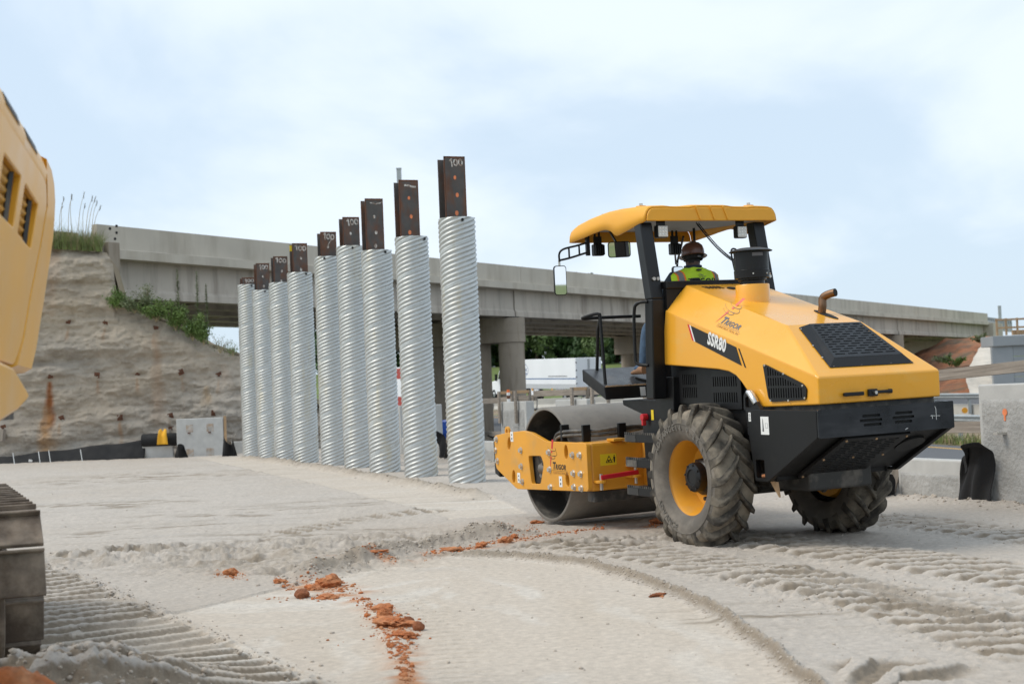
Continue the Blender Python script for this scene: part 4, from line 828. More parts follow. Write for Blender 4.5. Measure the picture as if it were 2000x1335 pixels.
# ------------------------------------------------------------------ single drum roller
psi, tilt, nose = rad(25.0), rad(1.0), rad(0.9)
fw = Vector((-math.sin(psi), math.cos(psi), 0)); lf = Vector((-math.cos(psi), -math.sin(psi), 0)); up = Vector((0, 0, 1))
lf2 = lf * math.cos(tilt) - up * math.sin(tilt); up2 = up * math.cos(tilt) + lf * math.sin(tilt)
fw2 = fw * math.cos(nose) + up2 * math.sin(nose); up3 = up2 * math.cos(nose) - fw * math.sin(nose)
O_ = Vector((2.3041, 13.0741, 0.0005))
ROT = Matrix(((fw2.x, lf2.x, up3.x, O_.x), (fw2.y, lf2.y, up3.y, O_.y), (fw2.z, lf2.z, up3.z, O_.z), (0, 0, 0, 1)))
RL = empty('road_roller'); RL.matrix_world = ROT
tag(RL, 'yellow and black single-drum road roller with canopy on the sand pad', 'road roller')
def SL(v): return frm((0, v, 0), (-1, 0, 0), (0, 0, 1))           # left-hand side plane: plate coordinates (-u, z)
def SR(u): return frm((u, 0, 0), (0, -1, 0), (0, 0, 1))           # rear-facing plane: plate coordinates (-v, z)
def sl(pts): return [(-u, z) for u, z in pts]
def part(mb, name, m, parent=RL, smooth=None, bevel=0, segs=2): return mb.build(name, m, parent, smooth, bevel, segs)
# --- drum
dr = empty('drum'); dr.parent = RL; DX, DZ, DR = 2.86, 0.612, 0.612
Xd = frm((DX, 0, DZ), (0, 0, 1), (1, 0, 0))                          # local z along +v
def dl(prof, n=96): return MB().lathe(prof, Xd, n)
part(dl([(DR - 0.035, -0.85), (DR - 0.004, -0.85), (DR, -0.846), (DR, 0.846), (DR - 0.004, 0.85), (DR - 0.03, 0.85), (DR - 0.034, 0.84)]), 'drum_shell', 'drum', dr, 50)
part(dl([(DR - 0.034, 0.84), (DR - 0.036, 0.46), (0.0, 0.46)], 64), 'drum_inside', 'drumin', dr, 40)
part(dl([(DR - 0.036, -0.84), (DR - 0.036, -0.46), (0.0, -0.46)], 64), 'drum_inside', 'drumin', dr, 40)
mb = MB()
for k in range(3):
    a = rad(90 + 120 * k); mb.prism([(DX + 0.18 * math.cos(a + b) * c, 0.5, DZ + 0.18 * math.sin(a + b) * c) for b, c in ((-0.5, 1), (-0.16, 2.7), (0.16, 2.7), (0.5, 1))], (0, 0.03, 0))
mb.cyl((DX, 0.46, DZ), (DX, 0.80, DZ), 0.20, n=24); part(mb, 'drum_drive', 'drumin', dr, bevel=0.01)
# --- drum frame side plates
outl = roundpoly(sl([(4.0, 0.90), (3.70, 0.935), (3.24, 0.97), (3.02, 0.955), (2.66, 0.868), (1.755, 0.874), (1.755, 0.39), (3.45, 0.322), (3.99, 0.53)]), 0.05, 4)
win = roundpoly(sl([(3.115, 0.70), (2.80, 0.71), (2.745, 0.62), (2.845, 0.41), (3.07, 0.398)]), 0.035, 3)
oval = [ell(-3.60, 0.82, 0.075, 0.042, 14, 1.3), ell(-2.21, 0.77, 0.075, 0.042, 14, 1.5), ell(-3.52, 0.455, 0.075, 0.042, 14, 1.4), ell(-2.21, 0.485, 0.075, 0.042, 14, 1.7)]
for sgn in (1, -1):
    X = SL(0.92 * sgn); fpl = part(MB().add(*plate([outl, win] + oval, 0.05, 0.006), 0, X), 'drum_frame_plate', 'yellow_dull', RL)
    if sgn == 1:
        FP = fpl
        bm_ = None
        for u_, z_ in ((3.93, 0.86), (3.97, 0.735), (3.93, 0.615), (3.29, 0.755), (3.30, 0.58), (3.29, 0.41), (2.60, 0.755), (2.60, 0.575), (2.60, 0.39), (2.06, 0.745), (2.06, 0.56), (2.06, 0.42), (1.90, 0.75), (1.90, 0.56), (1.90, 0.415)):
            if bm_ is None:
                b = MB().cyl((0, 0, 0), (0, 0.006, 0), 0.036, n=14); b.cyl((0, 0.006, 0), (0, 0.028, 0), 0.027, 0.025, n=6); ob = b.build('bolt', 'bolt', fpl, bevel=0.002); bm_ = ob.data
            else: ob = bpy.data.objects.new('bolt', bm_); COL.objects.link(ob); ob.parent = fpl
            ob.location = (u_, 0.945, z_); ob.rotation_euler = (0, random.uniform(0, 1), 0)
        ly = MB().lathe([(0.055, -0.012), (0.055, 0.012), (0.028, 0.012), (0.028, -0.012)], frm((3.66, 0.925, 0.955), (1, 0, 0), (0, 0, 1)), 20, close=True); part(ly, 'lifting_eye', 'yellow_dull', fpl, 40)
        for u_, z_ in ((3.51, 0.90), (3.38, 0.45), (2.36, 0.46)):
            d_ = MB().box((-0.035, 0, -0.055), (0.035, 0.002, 0.055)).build('label', 'white', fpl); d_.location = (u_, 0.9455, z_)
            e_ = MB().box((-0.010, 0, -0.035), (0.010, 0.001, -0.012)); e_.cyl((0, 0, 0.02), (0, 0.001, 0.02), 0.010, n=8); e_ = e_.build('label_symbol', 'kprint', fpl); e_.location = (u_, 0.9476, z_)
part(MB().box((3.80, -0.89, 0.50), (3.96, 0.89, 0.86)), 'front_crossmember', 'yellow_dull', bevel=0.02)
part(MB().prism([(4.0, 0.90, 0.86), (4.13, 0.90, 0.80), (4.13, 0.90, 0.46), (4.0, 0.90, 0.42)], (0, -1.8, 0)), 'front_scraper', 'black', bevel=0.015)
part(MB().box((3.48, 0.86, 0.6), (3.62, 0.905, 0.75)), 'vibration_mount', 'dusty', bevel=0.01); part(MB().box((2.75, 0.86, 0.40), (3.1, 0.88, 0.72)), 'vibration_mount', 'dusty', bevel=0.01)
mb = MB()
for k in range(9): mb.cyl((2.9 + random.uniform(-.06, .06), 0.84, 0.42 + 0.035 * k), (2.9 + random.uniform(-.06, .06), 0.89, 0.43 + 0.035 * k), random.uniform(0.03, 0.055), n=7)
part(mb, 'caked_sand', 'drum', RL, 80)
CB = part(MB().box((1.765, -0.90, 0.385), (2.12, 0.90, 0.870)), 'rear_crossmember', 'yellow_dull', bevel=0.03)
part(MB().box((1.80, -0.7, 0.27), (1.95, 0.86, 0.384)), 'scraper_bar', 'dusty', bevel=0.01)
part(MB().box((1.70, 0.52, 0.872), (1.85, 0.66, 0.90)), 'hose_bracket', 'yellow_dull', bevel=0.006)
# warning label on the crossmember
wl_ = MB().box((1.7625, 0.605, 0.635), (1.7645, 0.79, 0.75)).build('warning_label', 'yprint', CB)
mb = MB(); tri = [(-0.73, 0.66), (-0.65, 0.66), (-0.69, 0.735)]; tin = [(-0.718, 0.667), (-0.662, 0.667), (-0.69, 0.72)]
X = SR(1.7620); mb.add(*plate([tri, tin], 0.0008), 0, X)
mb.add(*plate([ell(-0.695, 0.68, 0.012, 0.01, 8)], 0.0008), 0, X); mb.add(*plate([[(-0.70, 0.677), (-0.67, 0.681), (-0.67, 0.687), (-0.70, 0.69)]], 0.0008), 0, X)
mb.add(*plate([ell(-0.63, 0.728, 0.006, 0.007, 8)], 0.0008), 0, X); mb.add(*plate([[(-0.642, 0.718), (-0.618, 0.718), (-0.620, 0.695), (-0.624, 0.66), (-0.636, 0.66), (-0.640, 0.695)]], 0.0008), 0, X); mb.add(*plate([[(-0.645, 0.69), (-0.655, 0.695), (-0.655, 0.685)]], 0.0008), 0, X)
mb.add(*plate([rrect(-0.648, 0.664, -0.638, 0.70, 0.002), rrect(-0.647, 0.665, -0.639, 0.699, 0.002)], 0.0008), 0, X) if False else None
mb.build('label_pictogram', 'kprint', CB)
# red articulation lock bar
LB = part(MB().beam((1.68, 0.84, 0.525), (1.62, 0.44, 0.555), 0.04, 0.045), 'lock_bar', 'red', bevel=0.008)
for (u_, v_, z_) in ((1.69, 0.83, 0.47), (1.64, 0.46, 0.605), (1.64, 0.46, 0.50)):
    mb = MB().cyl((u_, v_, z_), (u_, v_, z_ + 0.028), 0.055, n=16); mb.box((u_, v_ - 0.05, z_), (1.77, v_ + 0.05, z_ + 0.028)); part(mb, 'lock_lug', 'yellow_dull', CB, bevel=0.004)
for (u_, v_, z0_, z1_) in ((1.69, 0.83, 0.40, 0.56), (1.64, 0.46, 0.44, 0.66)): part(MB().cyl((u_, v_, z0_), (u_, v_, z1_), 0.018, n=10), 'lock_pin', 'bolt', CB)
# yoke and centre joint
part(MB().prism([(1.77, 0.30, 0.86), (1.77, 0.30, 0.40), (1.05, 0.30, 0.46), (1.05, 0.30, 0.62)], (0, -0.6, 0)), 'yoke', 'yellow_dull', bevel=0.015)
part(MB().cyl((1.08, 0, 0.3), (1.08, 0, 1.0), 0.16, n=20), 'centre_pivot', 'dusty', smooth=40)
# hoses over the crossmember
HS = empty('hydraulic_hoses'); HS.parent = RL
for k in range(4):
    dv, dz = 0.038 * (k % 2), 0.042 * (k // 2)
    pts = [(2.66, 0.86 - dv, 0.74 + dz), (2.52, 0.88 - dv, 0.90 + dz), (2.25, 0.87 - dv, 0.935 + dz), (1.98, 0.70 - dv, 0.935 + dz), (1.93, 0.45, 0.945 + dz + 0.01 * math.sin(k)), (1.85, 0.15, 0.98 + dz * 0.5), (1.45, 0.05, 0.95)]
    part(MB().tube(smoothpath(pts, 7), 0.018, 8), 'hose', 'hose', HS, 80)
for (u_, v_) in ((2.38, 0.86), (2.02, 0.80), (1.90, 0.45)):
    part(MB().box((u_ - 0.02, v_ - 0.045, 0.872), (u_ + 0.02, v_ + 0.045, 1.045)), 'hose_clamp', 'black', HS, bevel=0.006)
# --- rear frame and black body under the hood
part(MB().box((-1.05, -0.33, 0.50), (1.2, 0.33, 0.92)), 'rear_chassis', 'dusty', bevel=0.02)
part(MB().cyl((0, -0.70, 0.605), (0, 0.70, 0.605), 0.10, n=16).cyl((0, -0.18, 0.605), (0, 0.18, 0.605), 0.2, n=18), 'rear_axle', 'dusty', smooth=40)
BODY = part(MB().box((-0.92, -0.52, 0.80), (0.76, 0.52, 1.62)), 'engine_bay', 'black', bevel=0.01); part(MB().box((-1.585, -0.58, 1.19), (-0.93, 0.58, 1.26)), 'hood_base', 'dusty', RL)
part(MB().prism([(1.59, 0.60, 1.285), (1.58, 0.60, 1.235), (1.22, 0.60, 1.15), (1.18, 0.60, 0.42), (0.66, 0.60, 0.42), (0.60, 0.60, 1.5), (0.95, 0.60, 1.5), (0.95, 0.6, 1.285)], (0, -1.2, 0)), 'front_bulkhead', 'black', bevel=0.008)
slots = []
for r_, c0 in ((1.30, 0.30), (1.42, 0.30)):
    for k in range(8): slots.append(rrect(-(c0 + 0.235) + 0.032 * k, r_, -(c0 + 0.235) + 0.014 + 0.032 * k, r_ + 0.10, 0.006, 2))
part(MB().add(*plate([rrect(-0.62, 1.25, 0.05, 1.56, 0.01, 2)] + slots, 0.012), 0, SL(0.532)), 'louvre_panel', 'black', BODY)
slots = [rrect(0.0 + 0.036 * k, z_, 0.016 + 0.036 * k, z_ + 0.09, 0.006, 2) for z_ in (1.26, 1.40) for k in range(11)]
part(MB().add(*plate([rrect(-0.03, 1.2, 0.44, 1.55, 0.01, 2)] + slots, 0.012), 0, SL(0.545)), 'louvre_panel', 'black', BODY)
mb = MB().box((0.62, 0.605, 1.05), (0.68, 0.625, 1.20)); part(MB().box((0.985, 0.601, 1.03), (1.03, 0.604, 1.19)), 'yellow_tag', 'yprint', RL)
mb = MB().cyl((1.12, 0.60, 1.12), (1.12, 0.66, 1.12), 0.035, n=12); mb.box((1.10, 0.62, 1.04), (1.13, 0.66, 1.11)); part(mb, 'battery_switch', 'red', RL, bevel=0.005)
# --- steps
for z_, u0 in ((0.965, 1.23), (0.725, 1.23), (0.455, 1.23)):
    st_ = empty('step'); st_.parent = RL
    o = part(MB().prism([(u0, 0.80, z_), (0.62, 0.80, z_ + 0.012), (0.62, 0.80, z_ - 0.075), (u0 - 0.02, 0.80, z_ - 0.075)], (0, -0.22, 0)), 'tread', 'black', st_, bevel=0.006)
    mb = MB()
    for k in range(16): mb.box((u0 - 0.03 - 0.036 * k, 0.785, z_ + 0.001), (u0 - 0.012 - 0.036 * k, 0.803, z_ + 0.020))
    part(mb, 'grip_teeth', 'dusty', st_)
    part(MB().prism([(1.0, 0.64, z_), (0.97, 0.64, z_ + 0.13), (0.62, 0.64, z_ + 0.13), (0.62, 0.64, z_)], (0, -0.03, 0)), 'step_bracket', 'black', st_)
    part(MB().box((u0 - 0.22, 0.8005, z_ - 0.07), (u0 - 0.01, 0.803, z_ - 0.005)), 'worn_paint', 'dusty', st_)
# --- platform
PLT = empty('operator_platform'); PLT.parent = RL
part(MB().prism([(1.49, 0.85, 1.425), (1.94, 0.85, 1.607), (1.94, 0.85, 1.49), (1.47, 0.85, 1.30)], (0, -1.7, 0)), 'platform_skirt', 'black', PLT, bevel=0.006)
part(MB().prism([(1.50, 0.84, 1.4335), (1.935, 0.84, 1.6095), (1.935, 0.84, 1.6045), (1.50, 0.84, 1.4285)], (0, -1.68, 0)), 'floor_plate', 'chequer', PLT)
mb = MB()
for k in range(26): v_ = 0.83 - 0.018 * k; mb.box((1.492, v_ - 0.007, 1.424), (1.505 + random.uniform(0, .012), v_ + 0.007, 1.4345 + random.uniform(0, .006)))
part(mb, 'caked_sand', 'newwood', PLT)
part(MB().box((0.8, -0.62, 1.34), (1.47, 0.34, 1.41)), 'rear_floor', 'chequer', PLT)
part(MB().prism([(1.478, 0.455, 1.408), (1.466, 0.455, 1.318), (1.466, 0.395, 1.318), (1.478, 0.395, 1.408)], (-0.003, 0, 0.0004)), 'data_label', 'white', PLT)
part(MB().beam((1.62, 0.42, 1.50), (1.55, 0.32, 1.46), 0.03, 0.02), 'floor_hinge', 'black', PLT)
for sg in (1, -1):
    hr = empty('handrail'); hr.parent = RL
    part(MB().tube(smoothpath([(1.555, 0.80 * sg, 1.44), (1.60, 0.795 * sg, 2.08), (1.605, 0.80 * sg, 2.14), (1.63, 0.83 * sg, 2.155), (1.70, 0.92 * sg, 2.13), (1.72, 0.93 * sg, 2.12), (1.73, 0.90 * sg, 2.115), (1.70, 0.76 * sg, 2.12), (1.66, 0.30 * sg, 2.12)], 6), 0.017, 8), 'rail_tube', 'black_clean', hr, 80)
    part(MB().tube([(1.90, 0.70 * sg, 1.59), (1.80, 0.72 * sg, 2.0), (1.70, 0.74 * sg, 2.12)], 0.017, 8), 'rail_tube', 'black_clean', hr, 80)
# --- roll bar posts, beam and canopy
ROPS = empty('roll_bar'); ROPS.parent = RL
for sg in (1, -1):
    sh_ = 0.085 if sg < 0 else 0.0; v1, v0 = 0.75 * sg + sh_, 0.62 * sg + sh_
    mb = MB(); a = [(0.80, 2.98), (0.93, 2.98), (0.80, 2.24), (0.66, 2.24)]
    part(MB().prism([(0.80, v1, 2.975), (0.93, v1, 2.975), (0.79, v1, 2.24), (0.655, v1, 2.24)], (0, v0 - v1, 0)), 'upper_post', 'black_clean', ROPS, bevel=0.012)
    part(MB().prism([(0.655, v1, 2.24), (0.795, v1, 2.24), (0.86, v1, 1.30), (0.72, v1, 1.30)], (0, (0.60 - 0.75) * sg, 0)), 'lower_post', 'black_clean', ROPS, bevel=0.012)
    for du in (0.0, 0.045): part(MB().cyl((0.700 - 0.002 , v1 - 0.05 * sg - du * sg, 2.43), (0.675, v1 - 0.05 * sg - du * sg, 2.43), 0.017, n=10), 'bolt', 'bolt', ROPS)
    gr = MB().tube(smoothpath([(0.74, v1 + 0.0 * sg, 2.22), (0.82, v1 + 0.06 * sg, 2.21), (0.88, v1 + 0.07 * sg, 2.12), (0.90, v1 + 0.07 * sg, 1.72), (0.88, v1 + 0.06 * sg, 1.64), (0.79, v1, 1.62)], 6), 0.016, 8); part(gr, 'grab_handle', 'black_clean', ROPS, 80)
part(MB().box((0.60, -0.53, 2.33), (0.72, 0.615, 2.40)), 'cross_beam', 'black_clean', ROPS, bevel=0.008)
part(MB().box((0.62, -0.55, 1.65), (0.68, 0.61, 2.328)), 'rear_panel', 'black', ROPS)
part(MB().box((0.66, 0.2, 2.40), (0.72, 0.28, 2.43)), 'rubber_buffer', 'dark', ROPS, bevel=0.01); part(MB().box((0.66, -0.32, 2.40), (0.72, -0.24, 2.43)), 'rubber_buffer', 'dark', ROPS, bevel=0.01)
CN = empty('canopy'); CN.parent = RL
us = np.linspace(0.715, 2.26, 40)
zt_ = np.interp(us, [0.71, 0.80, 0.95, 1.29, 1.55, 1.87, 2.14, 2.26], [3.10, 3.118, 3.128, 3.148, 3.15, 3.128, 3.093, 3.06])
zb_ = np.interp(us, [0.71, 1.26, 1.30, 1.34, 1.40, 1.50, 1.58, 1.76, 1.98, 2.26], [2.978, 2.893, 2.905, 2.935, 2.962, 2.980, 2.980, 2.967, 2.945, 2.925])
rows = []
for u_, a, b in zip(us, zt_, zb_):
    e = [(0.735, b), (0.728, b + (a - b) * 0.45), (0.712, a - 0.035), (0.69, a - 0.012), (0.655, a - 0.002), (0.5, a + 0.002), (0.42, a - 0.006), (0.25, a - 0.004), (0.18, a + 0.008), (0.0, a + 0.008)]
    e = [(v_, z_) for v_, z_ in e] + [(-v_, z_) for v_, z_ in e[-2::-1]]; rows.append([(u_, v_, z_) for v_, z_ in e])
P = np.array(rows); sh_me = gridmesh('canopy_shell', P); sh_me.materials.append(M['canopy'])
sho = obj('canopy_shell', sh_me, CN); so_ = sho.modifiers.new('thick', 'SOLIDIFY'); so_.thickness = 0.018; so_.offset = 1
def cap(row, name, du):
    r = [tuple(p) for p in row]; mb = MB(); mb.prism(r, (du, 0, 0)); return part(mb, name, 'canopy', CN, bevel=0.012)
cap(rows[0], 'canopy_rear', -0.02); cap(rows[-1], 'canopy_front', 0.02)
for v_ in (0.14, -0.02, -0.17): part(MB().beam((0.690, v_ + 0.05, 3.12), (0.690, v_, 2.99), 0.012, 0.02, up=(0, 1, 0)), 'canopy_rib', 'canopy', CN, bevel=0.004)
part(MB().prism([(0.74, 0.70, 2.995), (2.2, 0.70, 3.03), (2.2, 0.70, 3.05), (0.74, 0.70, 3.015)], (0, -1.4, 0)), 'canopy_liner', 'liner', CN)
for u_, v_, z_ in ((1.02, 0.60, 3.128), (0.90, -0.56, 3.122), (1.85, 0.56, 3.125), (1.85, -0.56, 3.125)):
    mb = MB().cyl((u_, v_, z_), (u_, v_, z_ + 0.03), 0.06, 0.05, n=16); part(mb, 'mount_boss', 'canopy', CN, 40); part(MB().cyl((u_, v_, z_ + 0.03), (u_, v_, z_ + 0.055), 0.018, n=6), 'bolt', 'bolt', CN)
part(MB().cyl((1.25, 0.0, 3.15), (1.25, 0.0, 3.172), 0.075, n=16), 'beacon_base', 'black_clean', CN, 40)
# work lights
def worklight(u_, v_, z_, back, nm):
    w = empty('work_light'); w.parent = RL; s_ = 1 if back else -1
    part(MB().box((u_ - 0.035, v_ - 0.06, z_ - 0.06), (u_ + 0.035, v_ + 0.06, z_ + 0.06)), 'lamp_housing', 'black_clean', w, bevel=0.012)
    part(MB().box((u_ - 0.008, v_ - 0.045, z_ + 0.05), (u_ + 0.008, v_ + 0.045, z_ + 0.14)), 'lamp_bracket', 'black_clean', w)
    if back:
        ln = part(MB().box((u_ - 0.042, v_ - 0.052, z_ - 0.052), (u_ - 0.0355, v_ + 0.052, z_ + 0.052)), 'lens', 'lens', w, bevel=0.003)
        for a in (-1, 0, 1):
            for b in (-1, 0, 1): part(MB().cyl((u_ - 0.0425, v_ + a * 0.031, z_ + b * 0.031), (u_ - 0.046, v_ + a * 0.031, z_ + b * 0.031), 0.011, 0.007, n=8), 'led', 'white', ln)
    else:
        for k in range(5): part(MB().box((u_ - 0.05, v_ - 0.055 + 0.024 * k, z_ - 0.05), (u_ - 0.0355, v_ - 0.045 + 0.024 * k, z_ + 0.05)), 'fin', 'black_clean', w)
worklight(0.80, 0.525, 2.885, True, 0); worklight(0.80, -0.375, 2.875, True, 0); worklight(2.05, 0.535, 2.83, False, 0); worklight(2.05, -0.39, 2.83, False, 0)
for v_ in (0.515, 0.565, -0.37, -0.42): part(MB().box((2.04, v_ - 0.008, 2.87), (2.06, v_ + 0.008, 3.03)), 'lamp_strut', 'black_clean', RL)
part(MB().tube([(1.75, -0.45, 3.02), (1.75, -0.45, 2.72)], 0.014, 8), 'canopy_strut', 'black_clean', RL)
# mirrors
def mirror(c, w, h, dirv, nm):
    r_ = empty('mirror'); r_.parent = RL
    n = Vector(dirv).normalized(); x = Vector((0, 0, 1)).cross(n).normalized(); X = frm(c, x, n.cross(x))
    part(MB().add(*plate([rrect(-w / 2, -h / 2, w / 2, h / 2, 0.03, 4)], 0.03, 0.006), 0, X), 'mirror_case', 'black_clean', r_, 40)
    X2 = frm(Vector(c) + n * 0.017, x, n.cross(x)); part(MB().add(*plate([rrect(-w / 2 + 0.009, -h / 2 + 0.009, w / 2 - 0.009, h / 2 - 0.009, 0.024, 4)], 0.003), 0, X2), 'mirror_glass', 'mirror', r_)
    return r_
mdir = (-0.96, 0.02, -0.22)
mr = mirror((2.12, 0.955, 2.53), 0.135, 0.305, (-0.93, 0.20, -0.022), 'L')
part(MB().tube([(2.12, 0.955, 2.67), (2.12, 0.955, 2.74)], 0.012, 8), 'mirror_stem', 'bolt', mr)
for pts in ([(2.10, 0.96, 2.72), (2.10, 0.96, 2.80), (2.06, 0.93, 2.845), (2.02, 0.80, 2.875), (2.0, 0.70, 2.90)], [(2.10, 0.96, 2.735), (2.06, 0.86, 2.755), (2.0, 0.70, 2.80)]):
    part(MB().tube(smoothpath(pts, 5), 0.011, 8), 'mirror_arm', 'black_clean', mr, 80)
for t in (0.35, 0.75): part(MB().beam((2.10 - 0.09 * t, 0.95 - 0.25 * t, 2.745 + 0.045 * t), (2.10 - 0.09 * t, 0.95 - 0.25 * t, 2.84 + 0.055 * t), 0.014, 0.014), 'arm_brace', 'black_clean', mr)
part(MB().box((1.985, 0.66, 2.77), (2.015, 0.70, 2.97)), 'arm_bracket', 'black_clean', mr)
mc_ = mirror((1.95, 0.34, 2.825), 0.235, 0.165, (-0.90, 0.40, -0.06), 'C'); part(MB().beam((1.97, 0.36, 2.90), (1.99, 0.42, 3.02), 0.05, 0.015), 'mirror_arm', 'black_clean', mc_)
mr2 = mirror((2.60, -0.75, 2.56), 0.15, 0.26, (-0.95, -0.12, -0.02), 'R')
part(MB().tube([(2.60, -0.75, 2.69), (2.58, -0.75, 2.76), (2.40, -0.66, 2.80), (2.20, -0.60, 2.98)], 0.012, 8), 'mirror_arm', 'black_clean', mr2, 80); part(MB().tube([(2.60, -0.75, 2.72), (2.38, -0.60, 2.70), (2.10, -0.42, 2.86)], 0.010, 8), 'mirror_arm', 'black_clean', mr2, 80)
# coiled cord and handset
pts = []
a = Vector((1.02, -0.03, 2.99)); b = Vector((0.42, -0.16, 2.50))
mid = []
for i in range(0, 441):
    t = i / 440; c = a.lerp(b, t) + Vector((0, 0, -0.06 * math.sin(math.pi * t))); w = 2 * math.pi * 44 * t; mid.append(c + Vector((0.4, 0.55, 0.62)).normalized() * 0.013 * math.cos(w) + Vector((0.0, 0.75, -0.66)).normalized() * 0.013 * math.sin(w))
part(MB().tube(mid, 0.0042, 5), 'coiled_cord', 'black_clean', RL, 80)
# seat, console, wheel
part(MB().box((0.78, -0.30, 1.85), (1.30, 0.25, 1.97)).box((0.76, -0.27, 1.9), (0.88, 0.22, 2.28)), 'seat', 'seat', RL, bevel=0.04, segs=3)
part(MB().box((1.55, -0.18, 1.45), (1.75, 0.12, 2.02)), 'console', 'black', RL, bevel=0.02)
part(MB().lathe([(0.20 + 0.014 * math.cos(t), 0.014 * math.sin(t)) for t in [2 * math.pi * k / 8 for k in range(8)]], frm((1.58, -0.03, 2.14), (0, 1, 0), (0.85, 0, 0.5)), 28, close=True).tube([(1.62, -0.03, 1.98), (1.58, -0.03, 2.14)], 0.02, 8), 'steering_wheel', 'black_clean', RL, 60)
part(MB().box((0.35, -0.30, 2.42), (0.5, -0.18, 2.62)).tube(smoothpath([(0.52, -0.10, 2.48), (0.55, -0.09, 2.66), (0.55, -0.13, 2.69), (0.53, -0.16, 2.64), (0.50, -0.17, 2.50)], 5), 0.010, 6), 'control_lever', 'black_clean', RL, bevel=0.004)
# --- hood
HW, HC = 0.62, 0.40
Ap, Bp, Ep, Gp = (0.765, 1.62), (0.645, 2.123), (-1.63, 1.465), (-1.625, 1.245)
bot = [(0.25, 1.588), (-0.20, 1.556), (-0.36, 1.535), (-0.47, 1.497), (-0.55, 1.44), (-0.62, 1.375), (-0.83, 1.222)]
side = [Bp, Ap] + bot + [Gp, Ep]; ns = len(side)
vs = [(u_, HW, z_) for u_, z_ in side] + [(u_, -HW, z_) for u_, z_ in side]
C_, D_ = (0.612, HC, 2.361), (-0.95, HC, 1.903)
k0 = len(vs); vs += [C_, D_, (C_[0], -HC, C_[2]), (D_[0], -HC, D_[2])]
fs = [tuple(range(ns)), tuple(range(2 * ns - 1, ns - 1, -1))]
fs += [(i, i + ns, i + 1 + ns, i + 1) for i in range(1, ns - 1)]                       # underside and rear
fs += [(0, ns - 1, k0 + 1), (0, k0 + 1, k0), (ns, k0 + 3, 2 * ns - 1), (ns, k0 + 2, k0 + 3)]          # sloping flanks
fs += [(k0, k0 + 1, k0 + 3, k0 + 2), (k0 + 1, ns - 1, 2 * ns - 1, k0 + 3), (0, k0, k0 + 2, ns, ns + 1, 1)]
hood_mb = MB().add(vs, fs); HOOD = part(hood_mb, 'hood', 'yellow', RL, bevel=0.014, segs=3)
bm = bmesh.new(); bm.from_mesh(HOOD.data); bmesh.ops.recalc_face_normals(bm, faces=bm.faces); bm.to_mesh(HOOD.data); bm.free()
# flank and deck frames for lettering: rearwards is to the right
Bv, Ev, Cv, Dv = Vector((Bp[0], HW, Bp[1])), Vector((Ep[0], HW, Ep[1])), Vector(C_), Vector(D_)
XR = (Dv - Vector((D_[0], -HC, D_[2]))); top_y = (Cv - Dv).normalized()
deckn = Vector((0, 1, 0)).cross(-(Cv - Dv)).normalized()
def deck(u_, v_, off=0.0):
    t = (u_ - D_[0]) / (C_[0] - D_[0]); z_ = D_[2] + t * (C_[2] - D_[2]); return Vector((u_, v_, z_)) + Vector((-0.281, 0, 0.96)) * off
XD = lambda u_, v_, off: frm(deck(u_, v_, off), (-0.96, 0, -0.281), (0, 1, 0)) if False else frm(deck(u_, v_, off), (-(C_[0] - D_[0]), 0, -(C_[2] - D_[2])), (0, -1, 0))
# local of XD: x rearwards down the deck, y to the right, normal = x cross y
def deckplate(loops, th, u_, v_, off, name, m, parent=HOOD, bev=0.0):
    o = deck(u_, v_, 0); x = Vector((-(C_[0] - D_[0]), 0, -(C_[2] - D_[2]))).normalized(); y = Vector((0, 1, 0)); n = Vector((0.0, 0, 1)); n = (n - x * n.dot(x)).normalized()
    X = Matrix(((x.x, y.x, n.x, o.x + n.x * off), (x.y, y.y, n.y, o.y + n.y * off), (x.z, y.z, n.z, o.z + n.z * off), (0, 0, 0, 1)))
    return part(MB().add(*plate(loops, th, bev), 0, X), name, m, parent)
deckplate([ell(0, 0, 0.17, 0.042, 20)], 0.004, -0.66, -0.235, 0.003, 'exhaust_slot', 'dark')
for k in range(5): deckplate([[(-0.045, 0.012), (0.045, -0.012), (0.045, 0.004), (-0.045, 0.028)]], 0.004, 0.47, 0.26 - 0.04 * k, 0.003, 'vent_slot', 'dark')
deckplate([ell(0, 0, 0.05, 0.05, 16)], 0.004, 0.42, 0.01, 0.003, 'filler_hole', 'dark')
# exhaust stub
ex = MB().tube(smoothpath([tuple(deck(-0.60, -0.235, -0.05)), tuple(deck(-0.60, -0.235, 0.06)), (-0.615, -0.245, 2.135), (-0.66, -0.265, 2.165), (-0.73, -0.295, 2.18)], 6), 0.036, 16); EXH = part(ex, 'exhaust_pipe', 'exhaust', HOOD, 80)
part(MB().cyl((-0.7305, -0.2952, 2.1801), (-0.7335, -0.2965, 2.1805), 0.034, n=16), 'pipe_mouth', 'dark', EXH)
